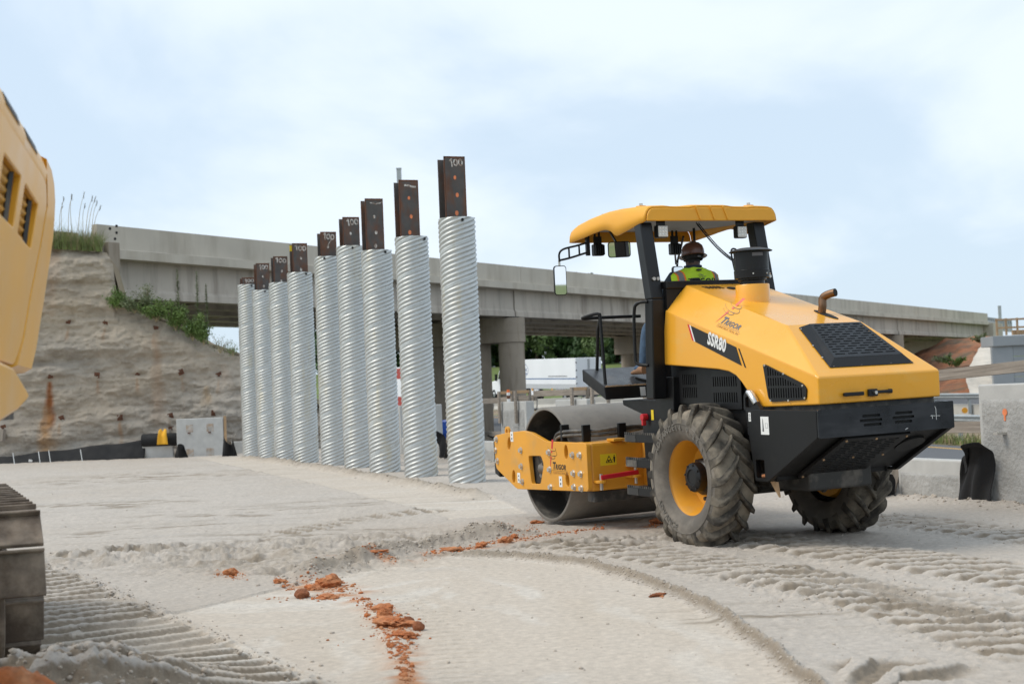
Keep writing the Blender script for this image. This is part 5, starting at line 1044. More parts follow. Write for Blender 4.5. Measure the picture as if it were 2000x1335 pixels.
# air cleaner
AC = empty('air_cleaner'); AC.parent = RL; cu_, cv_ = 0.02, 0.055
part(MB().lathe([(0.155, 2.10), (0.155, 2.305), (0.150, 2.312), (0.0, 2.312)], Matrix.Translation((cu_, cv_, 0)), 36), 'pedestal', 'yellow', AC, 40)
part(MB().lathe([(0.115, 2.312), (0.115, 2.345), (0.13, 2.352), (0.13, 2.38), (0.10, 2.40)], Matrix.Translation((cu_, cv_, 0)), 32), 'neck', 'black_clean', AC, 40)
part(MB().lathe([(0.09, 2.365), (0.160, 2.37), (0.162, 2.44), (0.157, 2.444), (0.157, 2.612), (0.09, 2.62)], Matrix.Translation((cu_, cv_, 0)), 40), 'canister', 'black_clean', AC, 40)
part(MB().lathe([(0.197, 2.612), (0.198, 2.618), (0.17, 2.632), (0.10, 2.648), (0.0, 2.653)], Matrix.Translation((cu_, cv_, 0)), 40), 'rain_cap', 'black_clean', AC, 60)
for a_ in (150, 200, 235, 290): t = rad(a_); part(MB().cyl((cu_ + 0.161 * math.cos(t), cv_ + 0.161 * math.sin(t), 2.405), (cu_ + 0.17 * math.cos(t), cv_ + 0.17 * math.sin(t), 2.405), 0.007, n=8), 'rivet', 'bolt', AC)
t = rad(163); part(MB().lathe([(0.1585, 2.565), (0.1585, 2.595)], Matrix.Translation((cu_, cv_, 0)), 10, a0=rad(150), a1=rad(188)), 'label', 'gprint', AC)
# side grille
gpo = roundpoly(sl([(-0.90, 1.588), (-0.955, 1.575), (-1.44, 1.415), (-1.487, 1.375), (-1.465, 1.285), (-1.0, 1.268), (-0.955, 1.30)]), 0.02, 2)
slots = []
for k in range(14):
    x = 0.965 + 0.034 * k
    if x < 1.43: slots.append(rrect(x, 1.30, x + 0.015, 1.385, 0.006, 2))
    if x < 1.40: slots.append(rrect(x, 1.40, x + 0.015, min(1.47, 1.56 - 0.33 * (x - 0.95) - 0.02), 0.006, 2))
    if x < 1.17: slots.append(rrect(x, 1.485, x + 0.015, 1.565 - 0.33 * (x - 0.95), 0.006, 2))
GR = part(MB().add(*plate([gpo] + slots, 0.010), 0, SL(HW + 0.008)), 'side_grille', 'black_clean', HOOD); part(MB().add(*plate([roundpoly(gpo, 0.001, 1)], 0.002), 0, SL(HW + 0.0015)), 'grille_backing', 'dark', HOOD)
for u_, z_ in ((-0.93, 1.575), (-1.19, 1.50), (-1.44, 1.40), (-1.46, 1.30), (-1.24, 1.28), (-0.99, 1.28)): part(MB().cyl((u_, HW + 0.013, z_), (u_, HW + 0.02, z_), 0.009, n=8), 'screw', 'bolt', GR)
# rear deck grille: raised black tray
rx = (Vector((Ep[0], 0, Ep[1])) - Vector((D_[0], 0, D_[2]))); RLn = rx.length; rx.normalize(); rn = Vector((rx.z * -1, 0, rx.x)); rn = rn if rn.z > 0 else -rn
def RX(off): o = Vector((D_[0], 0, D_[2])) + rn * off; return Matrix(((0, -rx.x, rn.x, o.x), (-1, 0, 0, o.y), (0, -rx.z, rn.z, o.z), (0, 0, 0, 1)))
# RX local: x to the right (-v), y up the slope, z outward
g0, g1 = -0.055, -0.69
fl = [(-0.315, g0), (0.345, g0), (0.435, g1), (-0.425, g1)]; inn = [(-0.235, g0 - 0.02), (0.30, g0 - 0.02), (0.36, g1 + 0.075), (-0.345, g1 + 0.075)]
fl3 = [(x, y, 0.002) for x, y in fl]; in3 = [(x, y, 0.045) for x, y in inn]
TG = part(MB().add(fl3 + in3, [(0, 1, 5, 4), (1, 2, 6, 5), (2, 3, 7, 6), (3, 0, 4, 7)], 0, RX(0.004)), 'deck_grille', 'black_clean', HOOD)
slots = []
for r_ in range(13):
    y = inn[0][1] - 0.035 - 0.038 * r_; f_ = (inn[0][1] - y) / (inn[0][1] - inn[3][1]); xl = inn[0][0] * (1 - f_) + inn[3][0] * f_ + 0.02; xr = inn[1][0] * (1 - f_) + inn[2][0] * f_ - 0.02
    n_ = 5; off = (0.5 if r_ % 2 else 0.0); w_s = (xr - xl) / (n_ + 0.0)
    for c_ in range(n_ + 1):
        a = xl + (c_ - off) * w_s + 0.010; b = a + w_s - 0.028; a = max(a, xl); b = min(b, xr)
        if b - a > 0.02: slots.append(rrect(a, y - 0.007, b, y + 0.007, 0.0065, 2))
part(MB().add(*plate([inn] + slots, 0.004), 0, RX(0.049)), 'grille_mesh', 'black_clean', TG); part(MB().add(*plate([inn], 0.002), 0, RX(0.030)), 'grille_backing', 'dark', TG)
for x, y in ((-0.31, g0 - 0.03), (-0.37, g0 - 0.30), (-0.40, g1 + 0.15), (-0.38, g1 + 0.015), (-0.1, g1 + 0.015), (0.2, g1 + 0.015), (0.41, g1 + 0.015), (0.39, g0 - 0.3)):
    p = RX(0.006) @ Vector((x, y, 0)); q_ = RX(0.012) @ Vector((x, y, 0)); part(MB().cyl(p, q_, 0.008, n=8), 'screw', 'bolt', TG)
# rear handles
HD = part(MB().box((-1.668, 0.200, 1.298), (-1.655, 0.40, 1.330)).box((-1.66, 0.21, 1.30), (-1.632, 0.23, 1.328)).box((-1.66, 0.37, 1.30), (-1.632, 0.39, 1.328)), 'pull_handle', 'black_clean', HOOD, bevel=0.006)
LT = part(MB().box((-1.668, -0.09, 1.305), (-1.650, 0.12, 1.332)).box((-1.66, 0.055, 1.285), (-1.634, 0.148, 1.345)).box((-1.66, -0.095, 1.30), (-1.634, -0.06, 1.337)), 'latch', 'black_clean', HOOD, bevel=0.008); part(MB().cyl((-1.66, 0.085, 1.315), (-1.674, 0.085, 1.315), 0.014, n=10), 'lock', 'bolt', LT)
# model badge
bdg = sl([(0.205, 1.962), (-0.505, 1.742), (-0.575, 1.580), (0.140, 1.812)])
BG = part(MB().add(*plate([bdg], 0.003), 0, SL(HW + 0.002)), 'model_badge', 'kprint', HOOD)
part(MB().add(*plate([sl([(0.262, 1.980), (0.232, 1.971), (0.167, 1.821), (0.197, 1.831)])], 0.003), 0, SL(HW + 0.002)), 'badge_stripe', 'rprint', BG)
part(MB().add(*plate([sl([(0.230, 1.970), (0.210, 1.964), (0.145, 1.814), (0.165, 1.820)])], 0.003), 0, SL(HW + 0.0021)), 'badge_stripe', 'white', BG)
part(MB().add(*plate([sl([(-0.535, 1.732), (-0.555, 1.726), (-0.640, 1.560), (-0.618, 1.567)])], 0.003), 0, SL(HW + 0.002)), 'badge_stripe', 'kprint', BG)
tv, tf = text('SSR80', 0.155, 0.034, 0.0, 0.001, 1.06)
X = frm((-0.055, HW + 0.0045, 1.792), (-1, 0, -0.312), (-0.1, 0, 1)); part(MB().add([(x * 0.72, y, z) for x, y, z in tv], tf, 0, X), 'badge_lettering', 'white', BG)
# company logo
def logo(X, s, parent, ink, inkp, thin, iconx=0.0):
    q = MB(); q.add(*text('T', 0.30 * s, 0.045, 0.18, 0.0004), 0, X); q.add(*text('RIGOR', 0.215 * s, 0.042, 0.18, 0.0004, 1.12), 0, X @ Matrix.Translation((0.185 * s, 0, 0))); q.build('logo_lettering', ink, parent)
    q = MB(); q.add(*plate([[(-0.03 * s, -0.05 * s), (1.0 * s, -0.05 * s), (1.0 * s, -0.04 * s), (-0.03 * s, -0.04 * s)]], 0.0008), 0, X); q.build('logo_rule', ink, parent)
    q = MB(); q.add(*text('CONSTRUCTION, INC', 0.105 * s, -0.004, 0, 0.0004), 0, X @ Matrix.Translation((0, -0.15 * s, 0))); q.build('logo_small_lettering', thin, parent)
    Y = X @ Matrix.Translation((iconx * s, 0.30 * s, 0)); q = MB(); q.add(*plate([[(0.12 * s, 0.60 * s), (0.24 * s, 0.60 * s), (0.16 * s, 0.30 * s), (0.06 * s, 0.33 * s)]], 0.0008), 0, Y); q.add(*plate([[(0.05 * s, 0.26 * s), (0.13 * s, 0.24 * s), (0.11 * s, 0.18 * s), (0.03 * s, 0.2 * s)]], 0.0008), 0, Y); q.add(*plate([[(-0.01 * s, 0.10 * s), (0.06 * s, 0.06 * s), (-0.10 * s, -0.36 * s)]], 0.0008), 0, Y); q.build('logo_auger', inkp, parent)
    q = MB()
    for cx, cy, rx_, ry_ in ((0.10, 0.34, 0.28, 0.09), (0.06, 0.22, 0.38, 0.12), (0.02, 0.10, 0.28, 0.09)):
        o1 = []; o2 = []
        for i in range(21):
            t = rad(185 + 215 * i / 20); w = 0.004 + 0.016 * max(0, math.sin((i - 6) / 14 * math.pi)) if i > 6 else 0.004
            o1.append(((cx + rx_ * math.cos(t)) * s, (cy + ry_ * math.sin(t) - 0.15 * rx_ * math.cos(t)) * s)); o2.append(((cx + (rx_ - w) * math.cos(t)) * s, (cy + (ry_ - w) * math.sin(t) - 0.15 * rx_ * math.cos(t)) * s))
        q.add(*plate([o1 + o2[::-1]], 0.0008), 0, Y)
    q.build('logo_swirl', ink, parent)
fx = (Ev - Bv).normalized(); fn = ((Dv - Bv).cross(fx)); fn = fn if fn.z > 0 else -fn; fn.normalize()
fn2 = (Cv - Bv).cross(Dv - Bv); fn2 = fn2 if fn2.y > 0 else -fn2; fn2.normalize()
fy = fn2.cross((Dv - Cv).normalized()); fxx = (Dv - Cv).normalized()
def onflank(u_, v_):                                    # point of the upper flank triangle B, C, D
    n_ = fn2; z_ = Bv.z - (n_.x * (u_ - Bv.x) + n_.y * (v_ - Bv.y)) / n_.z; return Vector((u_, v_, z_)) + n_ * 0.017 * 0 + n_ * 0.003
Xl = frm(onflank(-0.155, 0.545), fxx, fy); logo(Xl, 0.335, HOOD, 'gprint', 'pprint', 'oprint', -0.05)
logo(SL(0.9462) @ Matrix.Translation((-2.53, 0.585, 0)), 0.34, FP, 'kprint', 'rprint', 'oprint', -0.1)
# --- rear counterweight bumper
BW = 0.69
BMP = empty('rear_bumper'); BMP.parent = RL
part(MB().box((-1.67, -BW, 0.985), (-0.705, BW, 1.20)), 'bumper_beam', 'blackbump', BMP, bevel=0.012)
sq = rrect(0.81, 0.632, 0.935, 0.785, 0.012, 2)
for sg in (1, -1):
    part(MB().add(*plate([roundpoly(sl([(-0.70, 1.205), (-1.675, 1.205), (-1.675, 0.985), (-0.97, 0.605), (-0.795, 0.605)]), 0.012, 2), sq], 0.05, 0.004), 0, SL((BW - 0.02) * sg)), 'bumper_side', 'black', BMP)
    part(MB().box((-0.95, (BW - 0.12) * sg - 0.002, 0.60), (-0.80, (BW - 0.11) * sg, 0.80)), 'box_back', 'dark', BMP)
slots = [rrect(x - 0.09 * w_, z_ - 0.011, x + 0.09 * w_, z_ + 0.011, 0.010, 3) for x, z_, w_ in ((-0.165, 1.133, 1), (-0.170, 1.097, 1.25), (-0.155, 1.061, 1), (0.165, 1.137, 1), (0.16, 1.101, 1.25), (0.16, 1.065, 1))]
part(MB().add(*plate([rrect(-BW, 0.982, BW, 1.206, 0.012, 2)] + slots, 0.016), 0, SR(-1.684)), 'bumper_rear_plate', 'blackbump', BMP)
part(MB().add(*plate([rrect(-0.35, 1.03, 0.35, 1.16, 0.01, 2)], 0.002), 0, SR(-1.674)), 'slot_backing', 'dark', BMP)
sxv = Vector((-0.95, 0, 0.625)) - Vector((-1.655, 0, 0.99)); sL = sxv.length; sxv.normalize(); sn = Vector((-sxv.z * -1, 0, -sxv.x * 1)); sn = Vector((sxv.z, 0, -sxv.x)); sn = sn if sn.z < 0 else -sn
def BX(off): o = Vector((-1.655, 0, 0.99)) + sn * off; return Matrix(((0, sxv.x, sn.x, o.x), (1, 0, 0, o.y), (0, sxv.z, sn.z, o.z), (0, 0, 0, 1)))
part(MB().add(*plate([[(-0.64, 0.0), (0.64, 0.0), (0.64, sL), (-0.64, sL)]], 0.03), 0, BX(-0.03)), 'belly_plate', 'black', BMP)
slots = []
for c_ in range(4):
    for r_ in range(17):
        x = -0.19 + c_ * 0.135 + (0.02 if r_ % 2 else 0); y = 0.09 + r_ * 0.036; slots.append(rrect(x, y - 0.008, x + 0.105, y + 0.008, 0.007, 2))
BGp = part(MB().add(*plate([roundpoly([(-0.27, 0.02), (0.40, 0.02), (0.40, sL - 0.03), (-0.27, sL - 0.03)], 0.01, 2)] + slots, 0.03, 0.004), 0, BX(0.012)), 'belly_grille', 'black', BMP); part(MB().add(*plate([[(-0.25, 0.05), (0.38, 0.05), (0.38, sL - 0.06), (-0.25, sL - 0.06)]], 0.002), 0, BX(-0.006)), 'grille_backing', 'dark', BMP)
for x in (-0.24, 0.07, 0.37):
    for y in (0.05, 0.4, sL - 0.06): p = BX(0.027) @ Vector((x, y, 0)); q_ = BX(0.036) @ Vector((x, y, 0)); part(MB().cyl(p, q_, 0.010, n=8), 'screw', 'newwood', BGp)
cvp = BX(-0.014) @ Vector((-0.47, 0.30, 0)); part(MB().cyl(cvp, BX(0.004) @ Vector((-0.47, 0.30, 0)), 0.13, n=28), 'round_cover', 'black', BMP, 40)
part(MB().box((-0.93, -0.6, 0.60), (-0.72, 0.6, 0.66)), 'lower_beam', 'black', BMP, bevel=0.01)
part(MB().prism([(-0.92, 0.06, 0.62), (-0.92, 0.06, 0.50), (-0.86, 0.06, 0.46), (-0.78, 0.06, 0.50), (-0.78, 0.06, 0.62)], (0, -0.03, 0)), 'towing_eye', 'dusty', BMP)
# lifting bracket with reflective wrap
bk = plate([roundpoly([(0.66, 1.20), (0.665, 1.33), (0.70, 1.362), (0.76, 1.355), (0.915, 1.20)], 0.02, 3), roundpoly([(0.685, 1.225), (0.688, 1.31), (0.735, 1.325), (0.80, 1.225)], 0.02, 3)], 0.035); BK = part(MB().add(*bk, 0, SL(0.665)), 'lifting_bracket', 'black', BMP)
part(MB().tube([(-0.712, 0.665, 1.352), (-0.745, 0.665, 1.345), (-0.80, 0.665, 1.285), (-0.825, 0.665, 1.255)], [0.026, 0.032, 0.033, 0.029], 12), 'tape_wrap', 'chrome', BK, 80)
for u_, z_, w_, h_ in ((-0.762, 1.145, 0.032, 0.075), (-0.975, 1.075, 0.115, 0.15)):
    lb = part(MB().box((u_ - w_ / 2, BW + 0.0055, z_ - h_ / 2), (u_ + w_ / 2, BW + 0.0075, z_ + h_ / 2)), 'label', 'white', BMP)
    q = MB()
    if w_ < 0.1: q.add(*plate([ell(-u_, z_ + 0.014, 0.009, 0.014, 10), ell(-u_, z_ + 0.014, 0.005, 0.009, 10)], 0.0006), 0, SL(BW + 0.008)); q.add(*plate([ell(-u_, z_ - 0.016, 0.008, 0.012, 10), ell(-u_, z_ - 0.016, 0.004, 0.007, 10)], 0.0006), 0, SL(BW + 0.008))
    else:
        q.add(*plate([[(-u_ - 0.035, z_ - 0.05), (-u_ - 0.012, z_ - 0.05), (-u_ - 0.022, z_ + 0.055), (-u_ - 0.028, z_ + 0.055)]], 0.0006), 0, SL(BW + 0.008)); q.add(*plate([rrect(-u_ + 0.01, z_ - 0.02, -u_ + 0.042, z_ + 0.02, 0.002), rrect(-u_ + 0.012, z_ - 0.018, -u_ + 0.04, z_ + 0.018, 0.002)], 0.0006), 0, SL(BW + 0.008))
    q.build('label_symbol', 'gprint', lb)
for pts in ([(-0.50, 1.06), (-0.50, 1.15), (-0.49, 1.17)], [(-0.54, 1.09), (-0.44, 1.095)], [(-0.46, 1.07), (-0.455, 1.10)], [(-0.20, 1.01), (-0.17, 1.0)]):
    q = MB(); P_ = [Vector((-1.6935, x, z_)) for x, z_ in pts]; q.tube(P_, 0.0022, 4); q.build('scratch', 'white', BMP)
part(MB().box((-0.92, 0.60, 0.632), (-0.82, 0.655, 0.66)), 'clay_lump', 'clay', BMP, bevel=0.012)
part(MB().prism([(-0.99, 0.62, 0.60), (-0.90, 0.62, 0.60), (-0.985, 0.60, 0.47)], (0, -0.02, 0)), 'rag', 'newwood', BMP)
# --- rear wheels
TR, TC = 0.655, 0.605
def wheel(sg):
    w = empty('rear_wheel'); w.parent = RL; w.location = (0, 0.735 * sg, TC)
    if sg < 0: w.rotation_euler = (0, 0, math.pi)
    Xw = frm((0, 0, 0), (0, 0, 1), (1, 0, 0))         # local z = +v (outwards)
    R0 = 0.600
    prof = [(0.335, 0.125), (0.352, 0.150), (0.40, 0.183), (0.46, 0.200), (0.53, 0.195), (0.575, 0.178), (0.592, 0.155), (R0, 0.10), (R0 + 0.006, 0.0), (R0, -0.10), (0.592, -0.155), (0.575, -0.178), (0.53, -0.195), (0.46, -0.200), (0.40, -0.183), (0.352, -0.150), (0.335, -0.125)]
    tyre = part(MB().lathe(prof[4:13], Xw, 72), 'tyre', 'rubber', w, 60)
    part(MB().lathe(prof[:5], Xw, 72), 'sidewall', 'sidewall', tyre, 60); part(MB().lathe(prof[12:], Xw, 72), 'sidewall', 'sidewall', tyre, 60)
    NL = 20; lg = MB()
    for side_ in (1, -1):
        for k in range(NL):
            a0 = 2 * math.pi * (k + (0.5 if side_ < 0 else 0)) / NL; prev = None; nseg = 9; vs_ = []
            for i in range(nseg + 1):
                t = i / nseg; lat = side_ * (-0.012 + 0.203 * t)         # centre to shoulder
                ang = a0 - 0.34 * (t ** 0.8) ; tp = TR if t < 0.85 else TR - 0.055 * ((t - 0.85) / 0.15); base_r = (R0 - 0.02) if t < 0.8 else R0 - 0.02 - 0.09 * ((t - 0.8) / 0.2)
                hw_b, hw_t = 0.036 + 0.010 * t, 0.017 + 0.006 * t
                ll = lat if t < 0.93 else lat
                for r_, h_ in ((base_r, -hw_b), (tp, -hw_t), (tp, hw_t), (base_r, hw_b)):
                    aa = ang + h_ / r_; vs_.append((r_ * math.cos(aa), ll + (0.012 * side_ if r_ == base_r and t > 0.9 else 0), r_ * math.sin(aa)))
            # angle convention: x rearward, z up  -> u = -cos
            vs_ = [(-x, y, z) for x, y, z in vs_]
            fs_ = []
            for i in range(nseg):
                o4 = 4 * i
                for j in range(3): fs_.append((o4 + j, o4 + j + 1, o4 + j + 5, o4 + j + 4))
            fs_ += [(0, 1, 2, 3), (4 * nseg + 3, 4 * nseg + 2, 4 * nseg + 1, 4 * nseg)]
            lg.add(vs_, fs_)
    lo = part(lg, 'tread_lugs', 'lugrubber', tyre, 35); b2 = bmesh.new(); b2.from_mesh(lo.data); bmesh.ops.recalc_face_normals(b2, faces=b2.faces); b2.to_mesh(lo.data); b2.free()
    lo.modifiers.new('bevel', 'BEVEL').width = 0.006
    part(MB().lathe([(0.484, 0.198), (0.487, 0.204), (0.492, 0.204), (0.495, 0.198)], Xw, 64), 'sidewall_rib', 'sidewall', tyre, 60)
    rim = part(MB().lathe([(0.335, 0.12), (0.352, 0.146), (0.362, 0.150), (0.366, 0.143), (0.362, 0.135), (0.345, 0.125), (0.330, 0.09), (0.318, 0.05), (0.310, 0.0), (0.300, -0.05), (0.285, -0.095), (0.22, -0.11), (0.15, -0.095), (0.0, -0.095)], Xw, 64), 'rim', 'yellow_dull', w, 50)
    hb = part(MB().lathe([(0.165, -0.10), (0.165, -0.02), (0.150, 0.0), (0.135, 0.01), (0.132, 0.07), (0.126, 0.082), (0.10, 0.092), (0.075, 0.095), (0.07, 0.086), (0.0, 0.086)], Xw, 40), 'hub', 'black_clean', w, 40)
    for k in range(8):
        a = 2 * math.pi * k / 8 + 0.2; part(MB().cyl((0.112 * math.cos(a), 0.082, 0.112 * math.sin(a)), (0.112 * math.cos(a), 0.096, 0.112 * math.sin(a)), 0.011, n=6), 'hub_bolt', 'black_clean', hb)
    for k in range(10):
        a = 2 * math.pi * k / 10; part(MB().cyl((0.215 * math.cos(a), -0.112, 0.215 * math.sin(a)), (0.215 * math.cos(a), -0.07, 0.215 * math.sin(a)), 0.019, n=6), 'wheel_nut', 'dusty', rim)
    part(MB().cyl((-0.26, -0.02, -0.02), (-0.24, 0.05, -0.03), 0.022, n=8), 'valve_boss', 'yellow_dull', rim)
    if sg > 0:
        def arc_text(s_, size, a_mid, r_, flip, name):
            q = MB(); n = len(s_); wd = size * 0.80 / r_
            for i, ch in enumerate(s_):
                if ch == ' ': continue
                tv_, tf_ = text(ch, size, 0.01, 0, 0.002, 1, 'CENTER'); a = a_mid + (wd * (i - (n - 1) / 2)) * (-1 if not flip else 1)
                # sidewall plane: x right = -u, y up
                rx_, ry_ = math.cos(a), math.sin(a); upv = Vector((rx_, ry_)) if not flip else Vector((-rx_, -ry_)); rt = Vector((upv.y, -upv.x))
                c = Vector((rx_ * r_, ry_ * r_)); M4 = Matrix(((-rt.x, -upv.x, 0, -c.x), (0, 0, 1, 0.203), (rt.y, upv.y, 0, c.y), (0, 0, 0, 1))); q.add(tv_, tf_, 0, M4)
            q.build(name, 'lettering', tyre)
        arc_text('ADVANCE', 0.075, rad(232), 0.475, True, 'raised_lettering'); arc_text('14.9-24', 0.070, rad(72), 0.425, False, 'raised_lettering'); arc_text('R-1', 0.055, rad(30), 0.425, False, 'raised_lettering'); arc_text('ADVANCE', 0.075, rad(125), 0.435, False, 'raised_lettering')
    return w
wheel(1); wheel(-1)
# ------------------------------------------------------------------ the driver
PS = empty('person'); PS.matrix_world = ROT @ Matrix.Translation((1.05, 0.025, 1.95))
tag(PS, 'driver seen from behind in brown hard hat and lime safety vest, seated on the roller', 'person')
J = {'pelvis': ((0, 0, 0.06), .15), 'belly': ((0.0, 0, 0.22), .15), 'chest': ((0.02, 0, 0.42), .165), 'neckb': ((0.03, -0.01, 0.56), .085), 'neck': ((0.045, -0.025, 0.62), .068), 'head': ((0.06, -0.035, 0.69), .088), 'crown': ((0.055, -0.037, 0.78), .085)}
E_ = [('pelvis', 'belly'), ('belly', 'chest'), ('chest', 'neckb'), ('neckb', 'neck'), ('neck', 'head'), ('head', 'crown')]
for s_, sg in (('L', 1), ('R', -1)):
    J['sh' + s_] = ((0.02, 0.225 * sg, 0.50), .085); J['el' + s_] = ((0.16, 0.325 * sg, 0.26), .06); J['wr' + s_] = ((0.40, 0.17 * sg, 0.22), .034); J['pa' + s_] = ((0.475, 0.15 * sg, 0.235), .034)
    J['hi' + s_] = ((0.05, 0.10 * sg, 0.03), .10); J['kn' + s_] = ((0.44, (0.30 if sg > 0 else 0.17) * sg, 0.07), .068); J['an' + s_] = ((0.47, (0.36 if sg > 0 else 0.18) * sg, -0.36), .045); J['to' + s_] = ((0.60, (0.37 if sg > 0 else 0.19) * sg, -0.36), .040)
    E_ += [('chest', 'sh' + s_), ('sh' + s_, 'el' + s_), ('el' + s_, 'wr' + s_), ('wr' + s_, 'pa' + s_), ('pelvis', 'hi' + s_), ('hi' + s_, 'kn' + s_), ('kn' + s_, 'an' + s_), ('an' + s_, 'to' + s_)]
    for k in range(4):
        b = (0.515, (0.175 - 0.018 * k) * sg, 0.245 - 0.006 * k); L_ = (0.9, 1.0, 0.95, 0.75)[k]
        J[f'f{s_}{k}a'] = ((b[0] + 0.035 * L_, b[1] - 0.004 * sg, b[2] + 0.002), .0085); J[f'f{s_}{k}b'] = ((b[0] + 0.048 * L_, b[1] - 0.006 * sg, b[2] - 0.032 * L_), .0075); E_ += [('pa' + s_, f'f{s_}{k}a'), (f'f{s_}{k}a', f'f{s_}{k}b')]
    J[f't{s_}a'] = ((0.475, 0.115 * sg, 0.215), .010); J[f't{s_}b'] = ((0.505, 0.098 * sg, 0.205), .009); E_ += [('wr' + s_, f't{s_}a'), (f't{s_}a', f't{s_}b')]
ks = list(J); me = bpy.data.meshes.new('body'); me.from_pydata([J[k][0] for k in ks], [(ks.index(a), ks.index(b)) for a, b in E_], [])
bo_ = bpy.data.objects.new('body', me); COL.objects.link(bo_); sk = bo_.modifiers.new('skin', 'SKIN'); sk.use_smooth_shade = True; bo_.modifiers.new('sub', 'SUBSURF').levels = 2
for i, k in enumerate(ks): me.skin_vertices[0].data[i].radius = (J[k][1],) * 2
me.skin_vertices[0].data[0].use_root = True
bm2 = bpy.data.meshes.new_from_object(bo_.evaluated_get(bpy.context.evaluated_depsgraph_get())); bpy.data.objects.remove(bo_)
for n_ in ('skin', 'navy', 'denim', 'hair'): bm2.materials.append(M[n_])
for p in bm2.polygons:
    c = p.center; p.use_smooth = True
    if c.z > 0.575: p.material_index = 3 if (c.z > 0.66 and c.x < 0.07) else 0
    elif c.x > 0.41 and c.z > 0.16: p.material_index = 0
    elif c.z < 0.12: p.material_index = 2
    else: p.material_index = 1
obj('body', bm2, PS)
MB().lathe([(0.088, 0.575), (0.090, 0.625), (0.084, 0.63), (0.080, 0.58)], Matrix.Translation((0.04, -0.02, 0)), 20).build('shirt_collar', 'navy', PS, 60)
for sg in (1, -1): MB().add([(0.055 + 0.012 * math.cos(t), (0.092 * sg) - 0.035 + 0.01 * math.sin(t) * sg, 0.69 + r_ * math.sin(t * 2) * 0.03) for r_ in (0, 1) for t in [k * 0.7 for k in range(9)]], [(k, k + 1, k + 10, k + 9) for k in range(8)]).build('ear', 'skin', PS, 60)
MB().cyl((0.135, -0.038, 0.675), (0.165, -0.038, 0.66), 0.016, 0.012, n=8).build('nose', 'skin', PS, 60)
for sg in (1, -1): MB().cyl((0.135, -0.037 + 0.032 * sg, 0.70), (0.145, -0.037 + 0.032 * sg, 0.70), 0.009, n=8).build('eye', 'white', PS, 60)
MB().box((0.135, -0.058, 0.632), (0.143, -0.016, 0.638)).build('mouth', 'hair', PS)
# vest
zz_ = [0.08, 0.2, 0.32, 0.42, 0.485, 0.525, 0.550, 0.572, 0.588, 0.602]; aa_ = [.215, .228, .248, .262, .272, .268, .240, .175, .12, .09]; bb_ = [.165, .165, .165, .16, .15, .135, .115, .10, .092, .088]
vs, n_ = [], 56
for z_, a_, b_ in zip(zz_, aa_, bb_):
    for j in range(n_):
        t = 2 * math.pi * j / n_; q = 0.75; cx = math.copysign(abs(math.cos(t)) ** q, math.cos(t)); sy = math.copysign(abs(math.sin(t)) ** q, math.sin(t)); vs.append((0.02 + b_ * cx + 0.004 * math.sin(t * 9 + z_ * 40), a_ * sy, z_ + 0.004 * math.sin(t * 5)))
fs = [(i * n_ + j, i * n_ + (j + 1) % n_, (i + 1) * n_ + (j + 1) % n_, (i + 1) * n_ + j) for i in range(len(zz_) - 1) for j in range(n_)]
vm = mat('lime_safety_vest', (0.50, 0.72, 0.03), 0.8, var=0.08, vs=20, bump=0.2, bs=30); n = vm.node_tree.nodes; l = vm.node_tree.links
tcn = n.new('ShaderNodeTexCoord'); sx_ = n.new('ShaderNodeSeparateXYZ'); ab = n.new('ShaderNodeMath'); ab.operation = 'ABSOLUTE'; l.new(tcn.outputs['Object'], sx_.inputs[0]); l.new(sx_.outputs['Y'], ab.inputs[0])
cr = n.new('ShaderNodeValToRGB'); cr.color_ramp.interpolation = 'CONSTANT'; l.new(ab.outputs[0], cr.inputs[0]); els = cr.color_ramp.elements
lime, org, gry = (0.50, 0.72, 0.03, 1), (0.90, 0.20, 0.02, 1), (0.20, 0.20, 0.20, 1)
els[0].position = 0; els[0].color = lime; els[1].position = 0.158; els[1].color = org
for p_, c_ in ((0.173, gry), (0.220, org), (0.234, lime)): e = els.new(p_); e.color = c_
sc__ = [k for k in n if k.type == 'VECT_MATH' and k.operation == 'SCALE'][0]; l.new(cr.outputs[0], sc__.inputs[0]); M['vest'] = vm
VS = MB().add(vs, fs).build('safety_vest', 'vest', PS, 60)
for k in range(7):
    pass
tv, tf = text('TRIGOR', 0.085, 0.012, 0.1, 0.0006, 1.05, 'CENTER'); Xv = frm((-0.142, -0.0, 0.432), (0, -1, 0), (0.06, 0, 1)); MB().add(tv, tf, 0, Xv).build('vest_lettering', 'kprint', VS)
q = MB()
for cz, w_ in ((0.530, 0.05), (0.516, 0.07), (0.503, 0.05)): q.tube([(-0.126 - 0.03 * (0.54 - cz) / 0.05, 0.03 - 0.005 * k * (w_ / 0.05), cz + 0.006 * math.sin(k * 0.5)) for k in range(13)], 0.0022, 4)
q.build('vest_swirl', 'gprint', VS)
MB().box((-0.103, -0.028, 0.570), (-0.092, 0.024, 0.586)).build('neck_label', 'kprint', VS)
